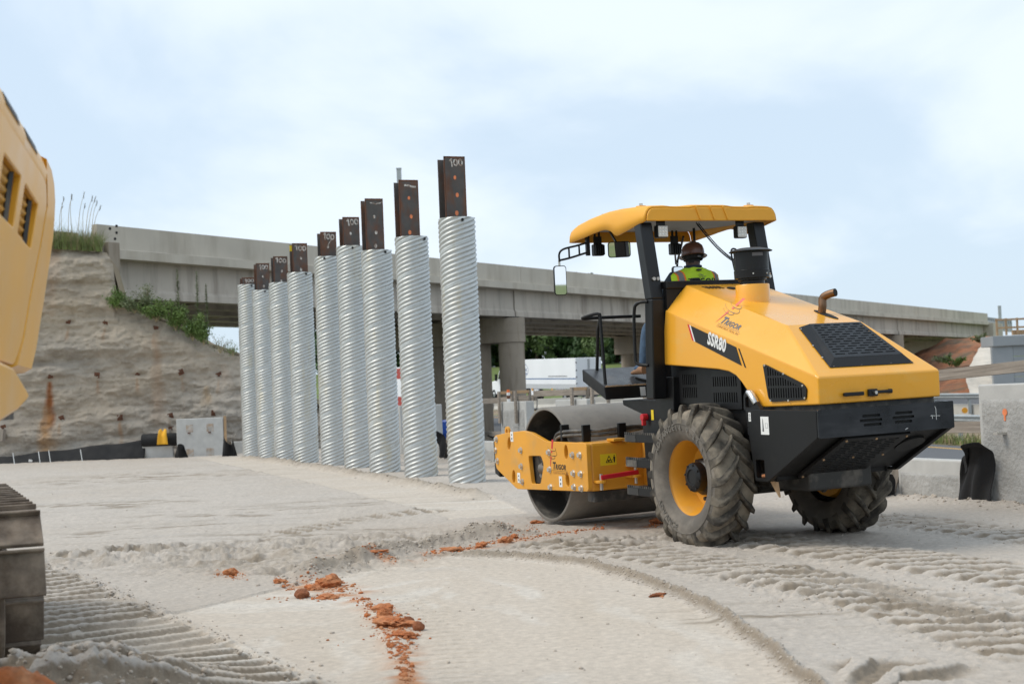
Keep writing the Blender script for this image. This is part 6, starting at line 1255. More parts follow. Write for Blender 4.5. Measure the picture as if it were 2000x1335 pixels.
# hard hat
HH = empty('hard_hat'); HH.parent = PS; HH.location = (0.055, -0.037, 0.735); HH.rotation_euler = (rad(4), rad(8), 0); HH.scale = (0.90, 0.90, 0.95)
hx = Matrix.Diagonal((1.14, 0.98, 1, 1)); MB().lathe([(0.122, -0.01), (0.124, 0.012), (0.121, 0.05), (0.107, 0.09), (0.078, 0.118), (0.04, 0.131), (0.0, 0.134)], hx, 40).build('hat_shell', 'helmet', HH, 70)
MB().lathe([(0.120, -0.004), (0.150, -0.016), (0.153, -0.021), (0.150, -0.024), (0.118, -0.012)], hx, 40).build('hat_brim', 'helmet', HH, 60)
MB().tube([(0.125 * math.cos(t) * 0.98, 0, 0.012 + 0.128 * math.sin(t)) for t in [math.pi * k / 16 for k in range(17)]], 0.011, 8).build('hat_ridge', 'helmet', HH, 80)
MB().lathe([(0.104, -0.055), (0.108, -0.01)], hx, 32).build('head_band', 'hair', HH, 60); MB().box((-0.131, -0.02, -0.052), (-0.118, 0.02, -0.03)).build('band_ratchet', 'gprint', HH, bevel=0.006)
for s_, sg in (('L', 1), ('R', -1)):
    a = Vector(J['an' + s_][0]); o = MB(); prof = [(-0.05, 0.045, 0.10), (0.02, 0.05, 0.10), (0.08, 0.05, 0.07), (0.16, 0.045, 0.045), (0.20, 0.030, 0.035)]
    vs = []; 
    for dx, hw_, hh in prof:
        for t in range(10): an = 2 * math.pi * t / 10; vs.append((a.x + dx, a.y + hw_ * math.cos(an), a.z - 0.06 + 0.42 * dx * 0 + 0.5 * hh * (1 + math.sin(an))))
    fs = [(i * 10 + j, i * 10 + (j + 1) % 10, (i + 1) * 10 + (j + 1) % 10, (i + 1) * 10 + j) for i in range(4) for j in range(10)] + [tuple(range(9, -1, -1)), tuple(range(40, 50))]
    o.add(vs, fs).build('boot', 'boot', PS, 60)

# ------------------------------------------------------------------ excavator at the left edge
ea = math.atan2(0.9755, -0.22)
EXC = empty('excavator', (-2.1, 6.5, 0), ea); tag(EXC, 'yellow excavator with louvred engine side at the left edge, out of focus', 'excavator')
def ex(x, off, z): return (x, -0.13 * (z - 2.3) - off, z)
def exx(off): return Matrix(((1, 0, 0, 0), (0, -0.13, -1, 0.13 * 2.3 - off), (0, 1, 0, 0), (0, 0, 0, 1)))       # plate (x, z) -> leaning side
def loft(rings, name, m, parent, smooth=50, bevel=0.02):
    n = len(rings[0]); vs = [p for r in rings for p in r]; fs = [(i * n + j, i * n + (j + 1) % n, (i + 1) * n + (j + 1) % n, (i + 1) * n + j) for i in range(len(rings) - 1) for j in range(n)] + [tuple(range(n - 1, -1, -1)), tuple((len(rings) - 1) * n + j for j in range(n))]
    mb = MB().add(vs, fs); b = part(mb, name, m, parent, smooth, bevel); q = bmesh.new(); q.from_mesh(b.data); bmesh.ops.recalc_face_normals(q, faces=q.faces); q.to_mesh(b.data); q.free(); return b
# counterweight: rounded end beyond the seam
end = [(-0.34, 2.515), (-0.08, 2.505), (0.10, 2.468), (0.24, 2.40), (0.30, 2.31), (0.325, 2.22), (0.29, 2.10), (0.20, 1.88), (0.09, 1.66), (-0.02, 1.56), (-0.60, 1.56), (-0.46, 1.68), (-0.36, 1.89), (-0.18, 2.13), (-0.08, 2.33), (-0.20, 2.42)]
cx = sum(p[0] for p in end) / len(end); cz = sum(p[1] for p in end) / len(end)
rings = []
for off, sc in ((0.0, 0.90), (-0.03, 0.965), (-0.08, 0.99), (-0.16, 1.0), (-2.3, 1.0), (-2.5, 0.92)): rings.append([ex(cx + (x - cx) * sc, off, cz + (z - cz) * (0.5 + 0.5 * sc)) for x, z in end])
loft(rings, 'counterweight', 'cat', EXC, 40, 0.0)
# engine side with four louvred openings
sidep = [(-4.2, 1.585), (-0.66, 1.585), (-0.49, 1.69), (-0.39, 1.89), (-0.21, 2.13), (-0.11, 2.325), (-0.23, 2.405), (-0.40, 2.41), (-4.2, 2.41)]
wins = [roundpoly([(-1.62, 2.09), (-1.13, 2.09), (-1.07, 2.295), (-1.58, 2.295)], 0.02, 2), roundpoly([(-1.00, 2.085), (-0.52, 2.075), (-0.43, 2.275), (-0.93, 2.29)], 0.02, 2), roundpoly([(-2.36, 2.10), (-1.90, 2.10), (-1.86, 2.29), (-2.34, 2.29)], 0.02, 2)]
part(MB().add(*plate([roundpoly(sidep, 0.03, 2)] + wins, 0.03, 0.006), 0, exx(-0.015)), 'engine_door', 'cat', EXC)
# rounded shoulder up to the roof, with two more openings
for x0, x1, hole in ((-4.2, -1.78, False), (-1.78, -1.70, False), (-1.70, -1.24, True), (-1.24, -1.06, False), (-1.06, -0.62, True), (-0.62, -0.20, False)):
    prof = [(0.0, 2.408), (0.006, 2.45), (-0.01, 2.49), (-0.05, 2.522), (-0.12, 2.542), (-2.3, 2.55)]
    if True: mb = MB().add([ex(x, o_ - 0.005, z_) for x in (x0, x1) for o_, z_ in prof], [(i, i + 1, i + 7, i + 6) for i in range(5)]); part(mb, 'roof_shoulder', 'cat', EXC, 60)
    if hole: part(MB().add([ex(x, o_ - 0.002, z_) for x in (x0 + 0.03, x1 - 0.03) for o_, z_ in prof[1:4]], [(0, 1, 4, 3), (1, 2, 5, 4)]), 'roof_vent', 'dusty', EXC, 60)
for wn_ in wins:
    x0 = min(p[0] for p in wn_) - 0.03; x1 = max(p[0] for p in wn_) + 0.03
    for k in range(6): part(MB().add([ex(x, o_, z_ + 0.036 * k) for x in (x0, x1) for o_, z_ in ((-0.075, 2.075), (-0.072, 2.085), (-0.030, 2.115), (-0.034, 2.105))], [(0, 4, 5, 1), (1, 5, 6, 2), (2, 6, 7, 3), (3, 7, 4, 0)]), 'louvre', 'cat_in', EXC)
    part(MB().add([ex(x0, -0.082, 2.05), ex(x1, -0.082, 2.05), ex(x1, -0.082, 2.33), ex(x0, -0.082, 2.33)], [(0, 1, 2, 3)]), 'louvre_backing', 'cat_in', EXC); part(MB().beam(ex(x1 - 0.16, -0.026, 2.06), ex(x1 - 0.13, -0.026, 2.32), 0.012, 0.02), 'louvre_post', 'dusty', EXC)
part(MB().box((-4.2, 0.20, 1.45), (-0.45, 2.2, 2.40)), 'engine_housing', 'cat_in', EXC)
part(MB().box((-4.3, 0.12, 1.36), (-0.5, 2.4, 1.58)), 'house_floor', 'dusty', EXC)
# foot of the counterweight standing proud
ft = [(-2.6, 1.60), (-1.1, 1.56), (-0.50, 1.47), (-0.52, 1.44), (-0.82, 1.395), (-1.4, 1.345), (-2.6, 1.345)]
loft([[ex(x, 0.02 - 0.0, z - 0.01) for x, z in ft], [ex(x, 0.055, z) if i not in (0, 6) else ex(x, 0.06, z) for i, (x, z) in enumerate(ft)], [ex(x, -0.4, z) for x, z in ft]][1:], 'house_foot', 'cat', EXC, 40, 0.03)
# crawler tracks: shoes run round a long loop
def crawler(xc, yl, ang):
    t_ = empty('crawler_track'); t_.parent = EXC; t_.location = (xc, yl, 0.02); t_.rotation_euler = (0, 0, ang)
    Rr, Ln, wid = 0.40, 2.9, 0.62; per = 2 * Ln + 2 * math.pi * Rr; ns_ = 33; shoe = None
    for i in range(ns_):
        s_ = per * i / ns_
        if s_ < Ln: x, z, a = 0.42 + s_ * (Ln - 0.42) / Ln, 0.0, 0.0
        elif s_ < Ln + math.pi * Rr: b = (s_ - Ln) / Rr; x, z, a = Ln + Rr * math.sin(b), Rr - Rr * math.cos(b), b
        elif s_ < 2 * Ln + math.pi * Rr: x, z, a = Ln - (s_ - Ln - math.pi * Rr), 2 * Rr, math.pi
        else: b = (s_ - 2 * Ln - math.pi * Rr) / Rr; x, z, a = -Rr * math.sin(b), Rr + Rr * math.cos(b), math.pi + b; x += 0.42 * max(0, 1 - z / 0.48)
        if shoe is None:
            mb = MB().box((-0.118, -wid / 2, -0.012), (0.118, wid / 2, 0.012)); 
            for gx in (-0.115,): mb.box((gx, -wid / 2, -0.04), (gx + 0.016, wid / 2, -0.011))
            o = mb.build('track_shoe', 'track', t_, bevel=0.004); shoe = o.data
        else: o = bpy.data.objects.new('track_shoe', shoe); COL.objects.link(o); o.parent = t_; o.modifiers.new('bevel', 'BEVEL').width = 0.004
        o.location = (x, 0, z + 0.05); o.rotation_euler = (0, -a, 0)
    MB().box((-0.15, -0.18, 0.22), (Ln + 0.15, 0.18, 0.66)).build('track_frame', 'track', t_, bevel=0.05)
    for x in (0, Ln): MB().cyl((x, -0.12, Rr + 0.05), (x, 0.12, Rr + 0.05), 0.35, n=24).build('idler', 'track', t_, bevel=0.02)
    return t_
crawler(1.0, 0.50, rad(10)); crawler(1.4, 2.8, rad(10))
# ------------------------------------------------------------------ lorries
def lorry(loc, az_, label, Ltr=15.5, m='truckw', mark=True):
    R_ = empty('lorry', loc, math.pi / 2 + az_); R_.rotation_euler = (0, rad(-1.6), math.pi / 2 + az_); tag(R_, label, 'lorry')
    TRL = empty('trailer'); TRL.parent = R_
    part(MB().box((0, -1.3, 1.18), (Ltr, 1.3, 3.98)), 'trailer_box', m, TRL, bevel=0.03)
    if mark:
        part(MB().box((0.02, 1.301, 1.18), (Ltr - 0.02, 1.304, 1.62)), 'lower_panel', 'truckg', TRL); part(MB().box((0.02, 1.301, 2.06), (Ltr - 0.02, 1.305, 2.16)), 'stripe', 'bluep', TRL)
        X = frm((11.6, 1.305, 2.95), (-1, 0, 0), (0, 0, 1)); part(MB().add(*plate([ell(0, 0, 1.0, 0.62, 28), ell(0, 0, 0.94, 0.565, 28)], 0.004), 0, X), 'roundel', 'bluep', TRL)
        part(MB().add(*text('united', 0.50, 0.02, 0, 0.001, 1, 'CENTER'), 0, X @ Matrix.Translation((0, -0.12, 0.002))), 'roundel_lettering', 'bluep', TRL); part(MB().box((-0.7 + 11.6, 1.3055, 2.55), (0.7 + 11.6, 1.3065, 2.67)), 'roundel_line', 'bluep', TRL)
        part(MB().box((1.8, 1.303, 2.30), (6.0, 1.3045, 2.38)), 'small_lettering_line', 'gprint', TRL)
    else:
        part(MB().box((0.02, 1.301, 1.3), (Ltr - 0.02, 1.305, 2.0)), 'stripe', 'truckred', TRL); part(MB().box((0.02, 1.301, 3.2), (Ltr - 0.02, 1.305, 3.9)), 'stripe', 'truckred', TRL); part(MB().box((-0.005, -1.29, 3.2), (-0.001, 1.29, 3.9)), 'stripe', 'truckred', TRL)
    part(MB().box((-0.02, -1.28, 1.2), (-0.004, 1.28, 3.95)), 'rear_doors', m, TRL, bevel=0.01)
    for v_ in (-0.06, 0.06): part(MB().cyl((-0.05, v_, 1.25), (-0.05, v_, 3.9), 0.035, n=6), 'lock_rod', 'rail', TRL)
    for z_ in (1.6, 2.2, 2.8, 3.5): part(MB().box((-0.05, 1.18, z_), (-0.018, 1.30, z_ + 0.12)), 'hinge', 'gprint', TRL)
    part(MB().box((-0.04, -1.25, 1.10), (-0.01, 1.25, 1.20)), 'rear_sill', 'rust', TRL); part(MB().box((0.0, -1.1, 0.50), (0.1, 1.1, 0.62)).box((0.02, -0.5, 0.6), (0.08, -0.4, 1.18)).box((0.02, 0.4, 0.6), (0.08, 0.5, 1.18)), 'under_run_bar', 'gprint', TRL)
    for x in (5.2, 9.8): part(MB().cyl((x, 1.28, 1.1), (x, 1.31, 1.1), 0.14, n=10), 'side_marker', 'amber', TRL)
    for x in (1.3, 2.6):
        for v_ in (1.0, -1.0):
            w = empty('wheel'); w.parent = R_; w.location = (x, v_, 0.52); part(MB().lathe([(0.28, -0.25), (0.48, -0.25), (0.52, -0.2), (0.52, 0.2), (0.48, 0.25), (0.28, 0.25)], frm((0, 0, 0), (0, 0, 1), (1, 0, 0)), 20), 'tyre', 'dark', w, 40); part(MB().cyl((0, -0.2, 0), (0, 0.2, 0), 0.28, n=16), 'hub', 'rail', w, 40)
    part(MB().box((8.6, 1.05, 0.5), (10.4, 1.2, 1.18)).box((2.9, 1.0, 0.55), (4.6, 1.2, 1.18)), 'side_fairing', m, TRL)
    CAB = empty('tractor'); CAB.parent = R_
    part(MB().prism([(Ltr + 0.6, 1.2, 0.6), (Ltr + 0.6, 1.2, 3.7), (Ltr + 1.7, 1.2, 3.75), (Ltr + 2.8, 1.2, 2.95), (Ltr + 3.3, 1.2, 2.05), (Ltr + 5.2, 1.2, 1.75), (Ltr + 5.5, 1.2, 1.3), (Ltr + 5.5, 1.2, 0.5)], (0, -2.4, 0)), 'cab', m, CAB, bevel=0.08)
    part(MB().prism([(Ltr + 2.0, 1.205, 2.1), (Ltr + 2.0, 1.205, 2.85), (Ltr + 2.6, 1.205, 2.85), (Ltr + 3.1, 1.205, 2.1)], (0, 0.01, 0)), 'side_window', 'glass', CAB)
    part(MB().box((Ltr + 2.9, 1.35, 1.9), (Ltr + 3.0, 1.6, 2.6)), 'wing_mirror', 'dark', CAB)
    part(MB().box((Ltr + 0.2, -1.0, 0.6), (Ltr + 0.6, 1.0, 1.2)).box((Ltr - 3.0, -0.6, 0.7), (Ltr + 0.6, 0.6, 1.1)), 'chassis', 'dark', CAB)
    for x in (Ltr - 2.4, Ltr - 1.1, Ltr + 4.3):
        for v_ in (1.0, -1.0):
            w = empty('wheel'); w.parent = R_; w.location = (x, v_, 0.52); part(MB().lathe([(0.28, -0.22), (0.48, -0.22), (0.52, -0.18), (0.52, 0.18), (0.48, 0.22), (0.28, 0.22)], frm((0, 0, 0), (0, 0, 1), (1, 0, 0)), 20), 'tyre', 'dark', w, 40); part(MB().cyl((0, -0.18, 0), (0, 0.18, 0), 0.28, n=16), 'hub', 'rail', w, 40)
    return R_
p = ap(1125, 760, 128.0)
TZ_ = 0.80; az_t = rad(23)
cr_ = Vector((p.x, 128.0, TZ_)); lorry((cr_.x + 1.3 * math.cos(az_t), 128.0 + 1.3 * math.sin(az_t), TZ_), az_t, 'white articulated lorry with blue stripe and roundel under the bridge')
p = ap(858, 770, 92.0); lorry((p.x + 1.2, 92, -0.35), rad(30), 'red and white lorry glimpsed between the pipes', 8.0, 'truckw', False)
# ------------------------------------------------------------------ trees beyond the highway
def treemesh(seed, H, Rc, n, m):
    r = random.Random(seed); mb = MB(); vs = []; fs = []
    blobs = []
    for k in range(22):
        a = r.uniform(0, 6.28); rr_ = Rc * math.sqrt(r.random()) * 0.75; z = H * r.uniform(0.06, 0.92); f_ = 1 - abs(z / H - 0.45) * 0.75; blobs.append((rr_ * math.cos(a) * f_, rr_ * math.sin(a) * f_, z, Rc * r.uniform(0.28, 0.5) * f_))
    for _ in range(n):
        bx_, by_, bz_, br_ = r.choice(blobs); d = Vector((r.gauss(0, 1), r.gauss(0, 1), r.gauss(0, 1) + 0.25)).normalized() * br_ * r.uniform(0.55, 1.08)
        c = Vector((bx_, by_, bz_)) + d; s_ = r.uniform(0.16, 0.34); nn = (d.normalized() + Vector((r.gauss(0, .5), r.gauss(0, .5), r.gauss(0, .5)))).normalized(); u_ = nn.orthogonal().normalized(); v_ = nn.cross(u_); a = r.uniform(0, 6.28); u2 = u_ * math.cos(a) + v_ * math.sin(a); v2 = nn.cross(u2)
        o = len(vs); vs += [c + u2 * s_, c + v2 * s_ * 0.6, c - u2 * s_, c - v2 * s_ * 0.6]; fs.append((o, o + 1, o + 2, o + 3))
    mb.add(vs, fs); c = mb.build('crown', m, None); tr = MB(); tr.tube([(0, 0, -0.5), (0.1, 0, H * 0.3), (0, 0.1, H * 0.6), (0.05, 0, H * 0.85)], [0.22, 0.17, 0.12, 0.04], 8)
    for k in range(6): a = r.uniform(0, 6.28); z = H * r.uniform(0.3, 0.6); tr.tube([(0, 0, z), (Rc * 0.35 * math.cos(a), Rc * 0.35 * math.sin(a), z + H * 0.12), (Rc * 0.65 * math.cos(a), Rc * 0.65 * math.sin(a), z + H * 0.2)], [0.09, 0.06, 0.02], 6)
    t = tr.build('trunk', 'bark', None); return c, t
kinds = [treemesh(1, 9.5, 3.4, 5200, 'leaf'), treemesh(2, 8.6, 3.2, 5200, 'leaf2'), treemesh(3, 10.5, 3.0, 5200, 'leaf3'), treemesh(4, 9.0, 3.8, 5200, 'leaf')]
first = [True] * 4; rt = random.Random(11); kl = ['mid green leafy tree', 'pale green leafy tree', 'dark narrow tree', 'broad green leafy tree']
i = 0
def plant(x, y, k, s_, lab):
    R_ = empty('tree', (x, y, float(roadz(min(y, 150)) - 0.30 + sstep(138, 185, np.array(y)) * 4.6)), rt.uniform(0, 6.28)); R_.scale = (s_, s_, s_ * rt.uniform(0.92, 1.08)); tag(R_, lab, 'tree', 'trees on the hill beyond the highway')
    for o in kinds[k]:
        if first[k] : c = o
        else: c = o.copy(); COL.objects.link(c)
        c.parent = R_
    first[k] = False
cnt = {}
for row, (Y0, n_) in enumerate(((184, 15), (192, 15), (201, 14))):
    for j in range(n_):
        px = 640 + (1360 - 640) * (j + rt.uniform(-0.25, 0.25) + 0.5 * (row % 2)) / (n_ - 1); Y = Y0 + rt.uniform(-2, 2); x = (px - 1000) / LENS_PX * Y; k = (0, 2, 3, 1, 2, 0, 3)[(j * 3 + row) % 7]
        if 1225 < px < 1300 and row == 0: k = 1
        side_ = 'left of the pier column' if px < 985 else ('above the white trailer' if px < 1160 else 'behind the roller handrail')
        key = (k, row, side_); cnt[key] = cnt.get(key, 0) + 1
        plant(x, Y, k, rt.uniform(0.95, 1.2), f'{kl[k]} {["", "second from left ", "third from left ", "fourth from left ", "fifth from left "][cnt[key] - 1]}in the {["front", "middle", "back"][row]} row {side_}')
for px_, Y_, k_ in ((1168, 178, 1), (1184, 180, 3), (1205, 182, 0), (1150, 181, 2), (1225, 180, 3), (1245, 182, 1)): plant((px_ - 1000) / LENS_PX * Y_, Y_, k_, 0.75, f'small {kl[k_]} at the wood edge, {["first", "second", "third", "fourth", "fifth", "sixth"][(1150, 1168, 1184, 1205, 1225, 1245).index(px_)]} from the trailer')
for j in range(5):
    px = 1380 + 40 * j; Y = 182 + rt.uniform(-3, 6) + 4 * (j % 2); k = (0, 3, 1, 2)[j % 4]; plant((px - 1000) / LENS_PX * Y, Y, k, rt.uniform(0.5, 0.58), f'{["first", "second", "third", "fourth", "fifth"][j]} tree rightwards in the wood hidden behind the roller hood')
plant(ap(463, 690, 110).x, 112, 2, 0.62, 'small dark tree showing under the bridge left of the pipes')
for k in range(4):
    if first[k]:
        for o in kinds[k]: bpy.data.objects.remove(o)

# ------------------------------------------------------------------ weeds and grass on the sprayed wall
g = MB(); rg2 = random.Random(21)
def garea():
    px = rg2.uniform(60, 197); p = ap(px, 478 + 0.06 * (px - 100), 45.6 + rg2.uniform(0.0, 1.4)); return p.x, p.y + 0.1, p.z - 0.12
blades(g, 3400, garea, 0.25, 0.75, 0.9, 0.012, 3, rg2); blades(g, 350, garea, 0.5, 1.15, 0.7, 0.009, 3, rg2)
tag(g.build('tall_grass', ['grass', 'straw']), 'tuft of tall green and dry grass at the left bridge end', 'grass', kind='stuff')
sg_ = MB(); stalks = [(122, 425, 125, 385), (135, 430, 141, 381), (143, 430, 140, 380), (153, 440, 165, 375), (165, 438, 166, 398), (168, 436, 181, 383), (172, 440, 187, 384), (180, 440, 190, 392), (181, 440, 197, 402), (118, 440, 122, 397)]
for x0, y0, x1, y1 in stalks:
    a = ap(x0 - 2, y0 + 30, 45.9); b = ap(x1, y1, 46.1); mid_ = a.lerp(b, 0.6) + Vector((-0.05, 0, 0.05)); P_ = smoothpath([a, mid_, b], 6); sg_.tube(P_, [0.012 - 0.008 * i / (len(P_) - 1) for i in range(len(P_))], 4)
    for k in range(12): c = a.lerp(b, 0.86 + 0.13 * k / 11); d = Vector((rg2.gauss(0, .03), rg2.gauss(0, .03), 0.06)); w = Vector((0.008, 0, 0)); sg_.add([c - w, c + w, c + d], [(0, 1, 2)], 1)
tag(sg_.build('grass_stalks', ['straw', 'seed']), 'tall thin grass stalks with seed heads against the sky', 'grass', kind='stuff')
def bush(name, px, py, Y, rx, rz_, n, m, seed, lab, leaf=0.06):
    r = random.Random(seed); p = ap(px, py, Y); R_ = empty(name, (p.x, p.y, p.z)); tag(R_, lab, 'weed', 'weeds along the top of the sprayed wall'); vs = []; fs = []; st_ = MB()
    tips = []
    for k in range(max(8, n // 70)):
        a = r.uniform(0, 6.28); q = r.random() ** 0.5; t = Vector((math.cos(a) * rx * q, math.sin(a) * rx * 0.7 * q, rz_ * r.uniform(0.45, 1.0) * (1 - 0.35 * q))); st_.tube([(0, 0, -0.1), t * 0.5 + Vector((0, 0, 0.08)), t], [0.012, 0.008, 0.003], 4); tips.append(t)
    for _ in range(int(n * 2.2)):
        t = r.choice(tips); f_ = r.uniform(0.25, 1.05); c = t * f_ + Vector((r.gauss(0, .07), r.gauss(0, .07), r.gauss(0, .06))); nn = Vector((r.gauss(0, 1), r.gauss(0, 1), r.gauss(0.6, 1))).normalized(); u_ = nn.orthogonal().normalized(); a = r.uniform(0, 6.28); v_ = nn.cross(u_); u2 = u_ * math.cos(a) + v_ * math.sin(a); v2 = nn.cross(u2); s_ = 0.62 * leaf * r.uniform(0.6, 1.4); o = len(vs); vs += [c + u2 * s_, c + v2 * s_ * 0.38, c - u2 * s_, c - v2 * s_ * 0.38]; fs.append((o, o + 1, o + 2, o + 3))
    MB().add(vs, fs).build('leaves', m, R_); st_.build('stems', 'straw', R_)
bush('leafy_weed', 228, 600, 45.4, 0.30, 0.75, 700, 'weed', 1, 'leafy green weed tight against the wing wall foot')
bush('leafy_weed', 262, 606, 45.4, 0.55, 0.6, 1100, 'weed2', 2, 'grey-green weed clump second from the wing wall')
bush('leafy_weed', 305, 622, 45.4, 0.6, 0.75, 1300, 'weed', 3, 'wide green weed clump in the middle of the slope')
bush('leafy_weed', 343, 640, 45.4, 0.45, 0.95, 1200, 'weed', 4, 'bright green bushy weed below the tall stalks')
bush('leafy_weed', 376, 660, 45.35, 0.40, 1.05, 1100, 'weed', 5, 'round bright weed at the shoulder of the slope')
bush('leafy_weed', 398, 668, 45.35, 0.30, 0.75, 700, 'weed', 6, 'low green weed hanging at the lower end of the slope')
bush('leafy_weed', 288, 596, 45.6, 0.5, 0.9, 500, 'weed2', 9, 'thin pale weed standing against the girder', 0.04)
bush('leafy_weed', 430, 684, 45.3, 0.45, 0.62, 220, 'weed2', 7, 'sparse thin weed with small leaves against the sky gap', 0.035)
bush('leafy_weed', 455, 690, 45.3, 0.25, 0.35, 180, 'weed', 8, 'tiny weed beside the leftmost pipe', 0.035)
bush('far_weed', 1868, 715, 115.5, 1.2, 0.9, 260, 'weed', 51, 'green weed patch in the middle of the far red clay bank', 0.2)
bush('far_weed', 1848, 708, 116, 1.0, 0.8, 220, 'weed2', 52, 'darker weed patch left on the far red clay bank', 0.2)
bush('far_weed', 1914, 668, 121.5, 1.3, 0.8, 220, 'weed2', 53, 'weed patch at the top of the far clay bank', 0.2)
for i_, (px, py, pt) in enumerate(((349, 640, 525), (387, 650, 530), (405, 665, 555))):
    a = ap(px, py, 45.5); h = ap(px, pt, 45.5).z - a.z; R_ = empty('tall_weed', tuple(a)); r = random.Random(30 + i_); tag(R_, f'tall upright weed spike, {["left", "middle", "right"][i_]} of the three before the girder', 'weed', 'tall weed spikes')
    MB().tube([(0, 0, -0.1), (0.02, 0, h * 0.5), (0.0, 0, h)], [0.018, 0.012, 0.004], 5).build('stem', 'weed2', R_); vs = []; fs = []
    for k in range(420):
        t = r.uniform(0.05, 1.0) ** 0.85; an = r.uniform(0, 6.28); L_ = 0.17 * (1.1 - t) + 0.03; c = Vector((0.01, 0, h * t)); d = Vector((math.cos(an), math.sin(an), r.uniform(-0.2, 0.7))).normalized() * L_ * r.uniform(0.5, 1.2); w = d.cross(Vector((0, 0, 1))).normalized() * 0.018; o = len(vs); vs += [c, c + d * 0.5 + w, c + d, c + d * 0.5 - w]; fs.append((o, o + 1, o + 2, o + 3))
    MB().add(vs, fs).build('leaves', 'weed2', R_)

# ------------------------------------------------------------------ red clay on the sand
def clod(name, px, py, r, lab, seed, m='clay', flat=0.75, sink=0.25, rough=0.35, h=0.0):
    r = (r[0] * 0.60, r[1] * 0.60, r[2] * 0.60) if m == 'clay' else r; p = gp(px, py); z = gz(p.x, p.y); b = bmesh.new(); bmesh.ops.create_icosphere(b, subdivisions=4, radius=1); rr_ = random.Random(seed); ox, oy = rr_.uniform(0, 50), rr_.uniform(0, 50)
    off = Vector((ox, oy, ox - oy)); nn = [rough * (1.5 * noise.fractal(v.co * 1.1 + off, 0.8, 2.1, 5) + 0.55 * (0.5 - abs(noise.noise(v.co * 3.1 + off))) + 0.35 * abs(noise.noise(v.co * 6.5 + off))) for v in b.verts]
    for v, k in zip(b.verts, nn): v.co = Vector((v.co.x * (1 + k) * r[0], v.co.y * (1 + k) * r[1], v.co.z * (1 + k) * r[2]))
    me = bpy.data.meshes.new(name); b.to_mesh(me); b.free(); me.materials.append(M[m]); o = obj(name, me); o.location = (p.x, p.y, z + r[2] * (1 - 2 * sink)); o.rotation_euler = (0, 0, rr_.uniform(0, 6)); tag(o, lab, 'stone' if m == 'claystone' else 'clay clod', 'clay clods on the sand'); return o
clod('clay_clod', 452, 1118, (0.10, 0.09, 0.07), 'orange clay lump alone at left of the clay trail', 1)
clod('clay_clod', 643, 1140, (0.15, 0.12, 0.085), 'largest orange clay block at the head of the trail', 2)
clod('clay_clod', 612, 1146, (0.11, 0.08, 0.04), 'flat crumbly clay clod touching the largest block', 3)
clod('clay_clod', 640, 1162, (0.13, 0.09, 0.03), 'flat smear of orange clay below the largest block', 4)
clod('clay_stone', 589, 1161, (0.058, 0.05, 0.042), 'dark brown angular stone left of the largest clay block', 5, 'claystone', rough=0.2)
clod('clay_clod', 752, 1192, (0.09, 0.09, 0.04), 'small clay clod above the big crumbled heap', 6)
clod('clay_clod', 765, 1222, (0.15, 0.16, 0.055), 'big crumbled clay heap in the middle of the trail', 7, rough=0.5)
clod('clay_clod', 752, 1210, (0.075, 0.07, 0.07), 'round clay lump on top of the crumbled heap', 8)
clod('clay_clod', 790, 1243, (0.10, 0.10, 0.035), 'clay crumble at the foot of the crumbled heap', 9, rough=0.5)
clod('clay_stone', 797, 1213, (0.035, 0.035, 0.032), 'small pale-brown stone beside the crumbled heap', 10, 'claystone', rough=0.15)
clod('clay_stone', 817, 1226, (0.036, 0.036, 0.036), 'round brown stone right of the crumbled heap', 11, 'claystone', rough=0.12, sink=0.1)
clod('clay_clod', 548, 1134, (0.09, 0.07, 0.035), 'small clay patch between the lone lump and the largest block', 12)
clod('clay_clod', 690, 1092, (0.16, 0.06, 0.025), 'flat clay smear on the pushed-up sand ridge, left one', 13)
clod('clay_clod', 735, 1096, (0.18, 0.06, 0.02), 'flat clay smear on the pushed-up sand ridge, right one', 14)
clod('clay_clod', 985, 1062, (0.12, 0.09, 0.06), 'orange clay clod on the sand ahead of the drum', 15)
clod('clay_clod', 940, 1068, (0.09, 0.07, 0.045), 'clay clod left of the one ahead of the drum', 16)
clod('clay_clod', 880, 1078, (0.16, 0.07, 0.035), 'long low clay clod where the rolled arc begins', 17)
clod('clay_clod', 1290, 1022, (0.20, 0.14, 0.07), 'clay lump in the shade in front of the rear wheel', 18)
clod('clay_clod', 1048, 1020, (0.12, 0.09, 0.035), 'clay smear right under the drum edge', 19)
clod('clay_clod', 1005, 1052, (0.07, 0.06, 0.04), 'small clay clod just right of the one ahead of the drum', 20)
clod('clay_chip', 1285, 1159, (0.075, 0.02, 0.012), 'thin brick-red clay chip on the rolled sand', 21, 'claystone', rough=0.3, sink=0.1)
_ib = bmesh.new(); bmesh.ops.create_icosphere(_ib, subdivisions=1, radius=1); ico_v = [tuple(v.co) for v in _ib.verts]; ico_f = [tuple(v.index for v in f.verts) for f in _ib.faces]; _ib.free()
cr = MB(); rc = random.Random(77); oct_v = [(1, 0, 0), (-1, 0, 0), (0, 1, 0), (0, -1, 0), (0, 0, 1), (0, 0, -1)]; oct_f = [(0, 2, 4), (2, 1, 4), (1, 3, 4), (3, 0, 4), (2, 0, 5), (1, 2, 5), (3, 1, 5), (0, 3, 5)]
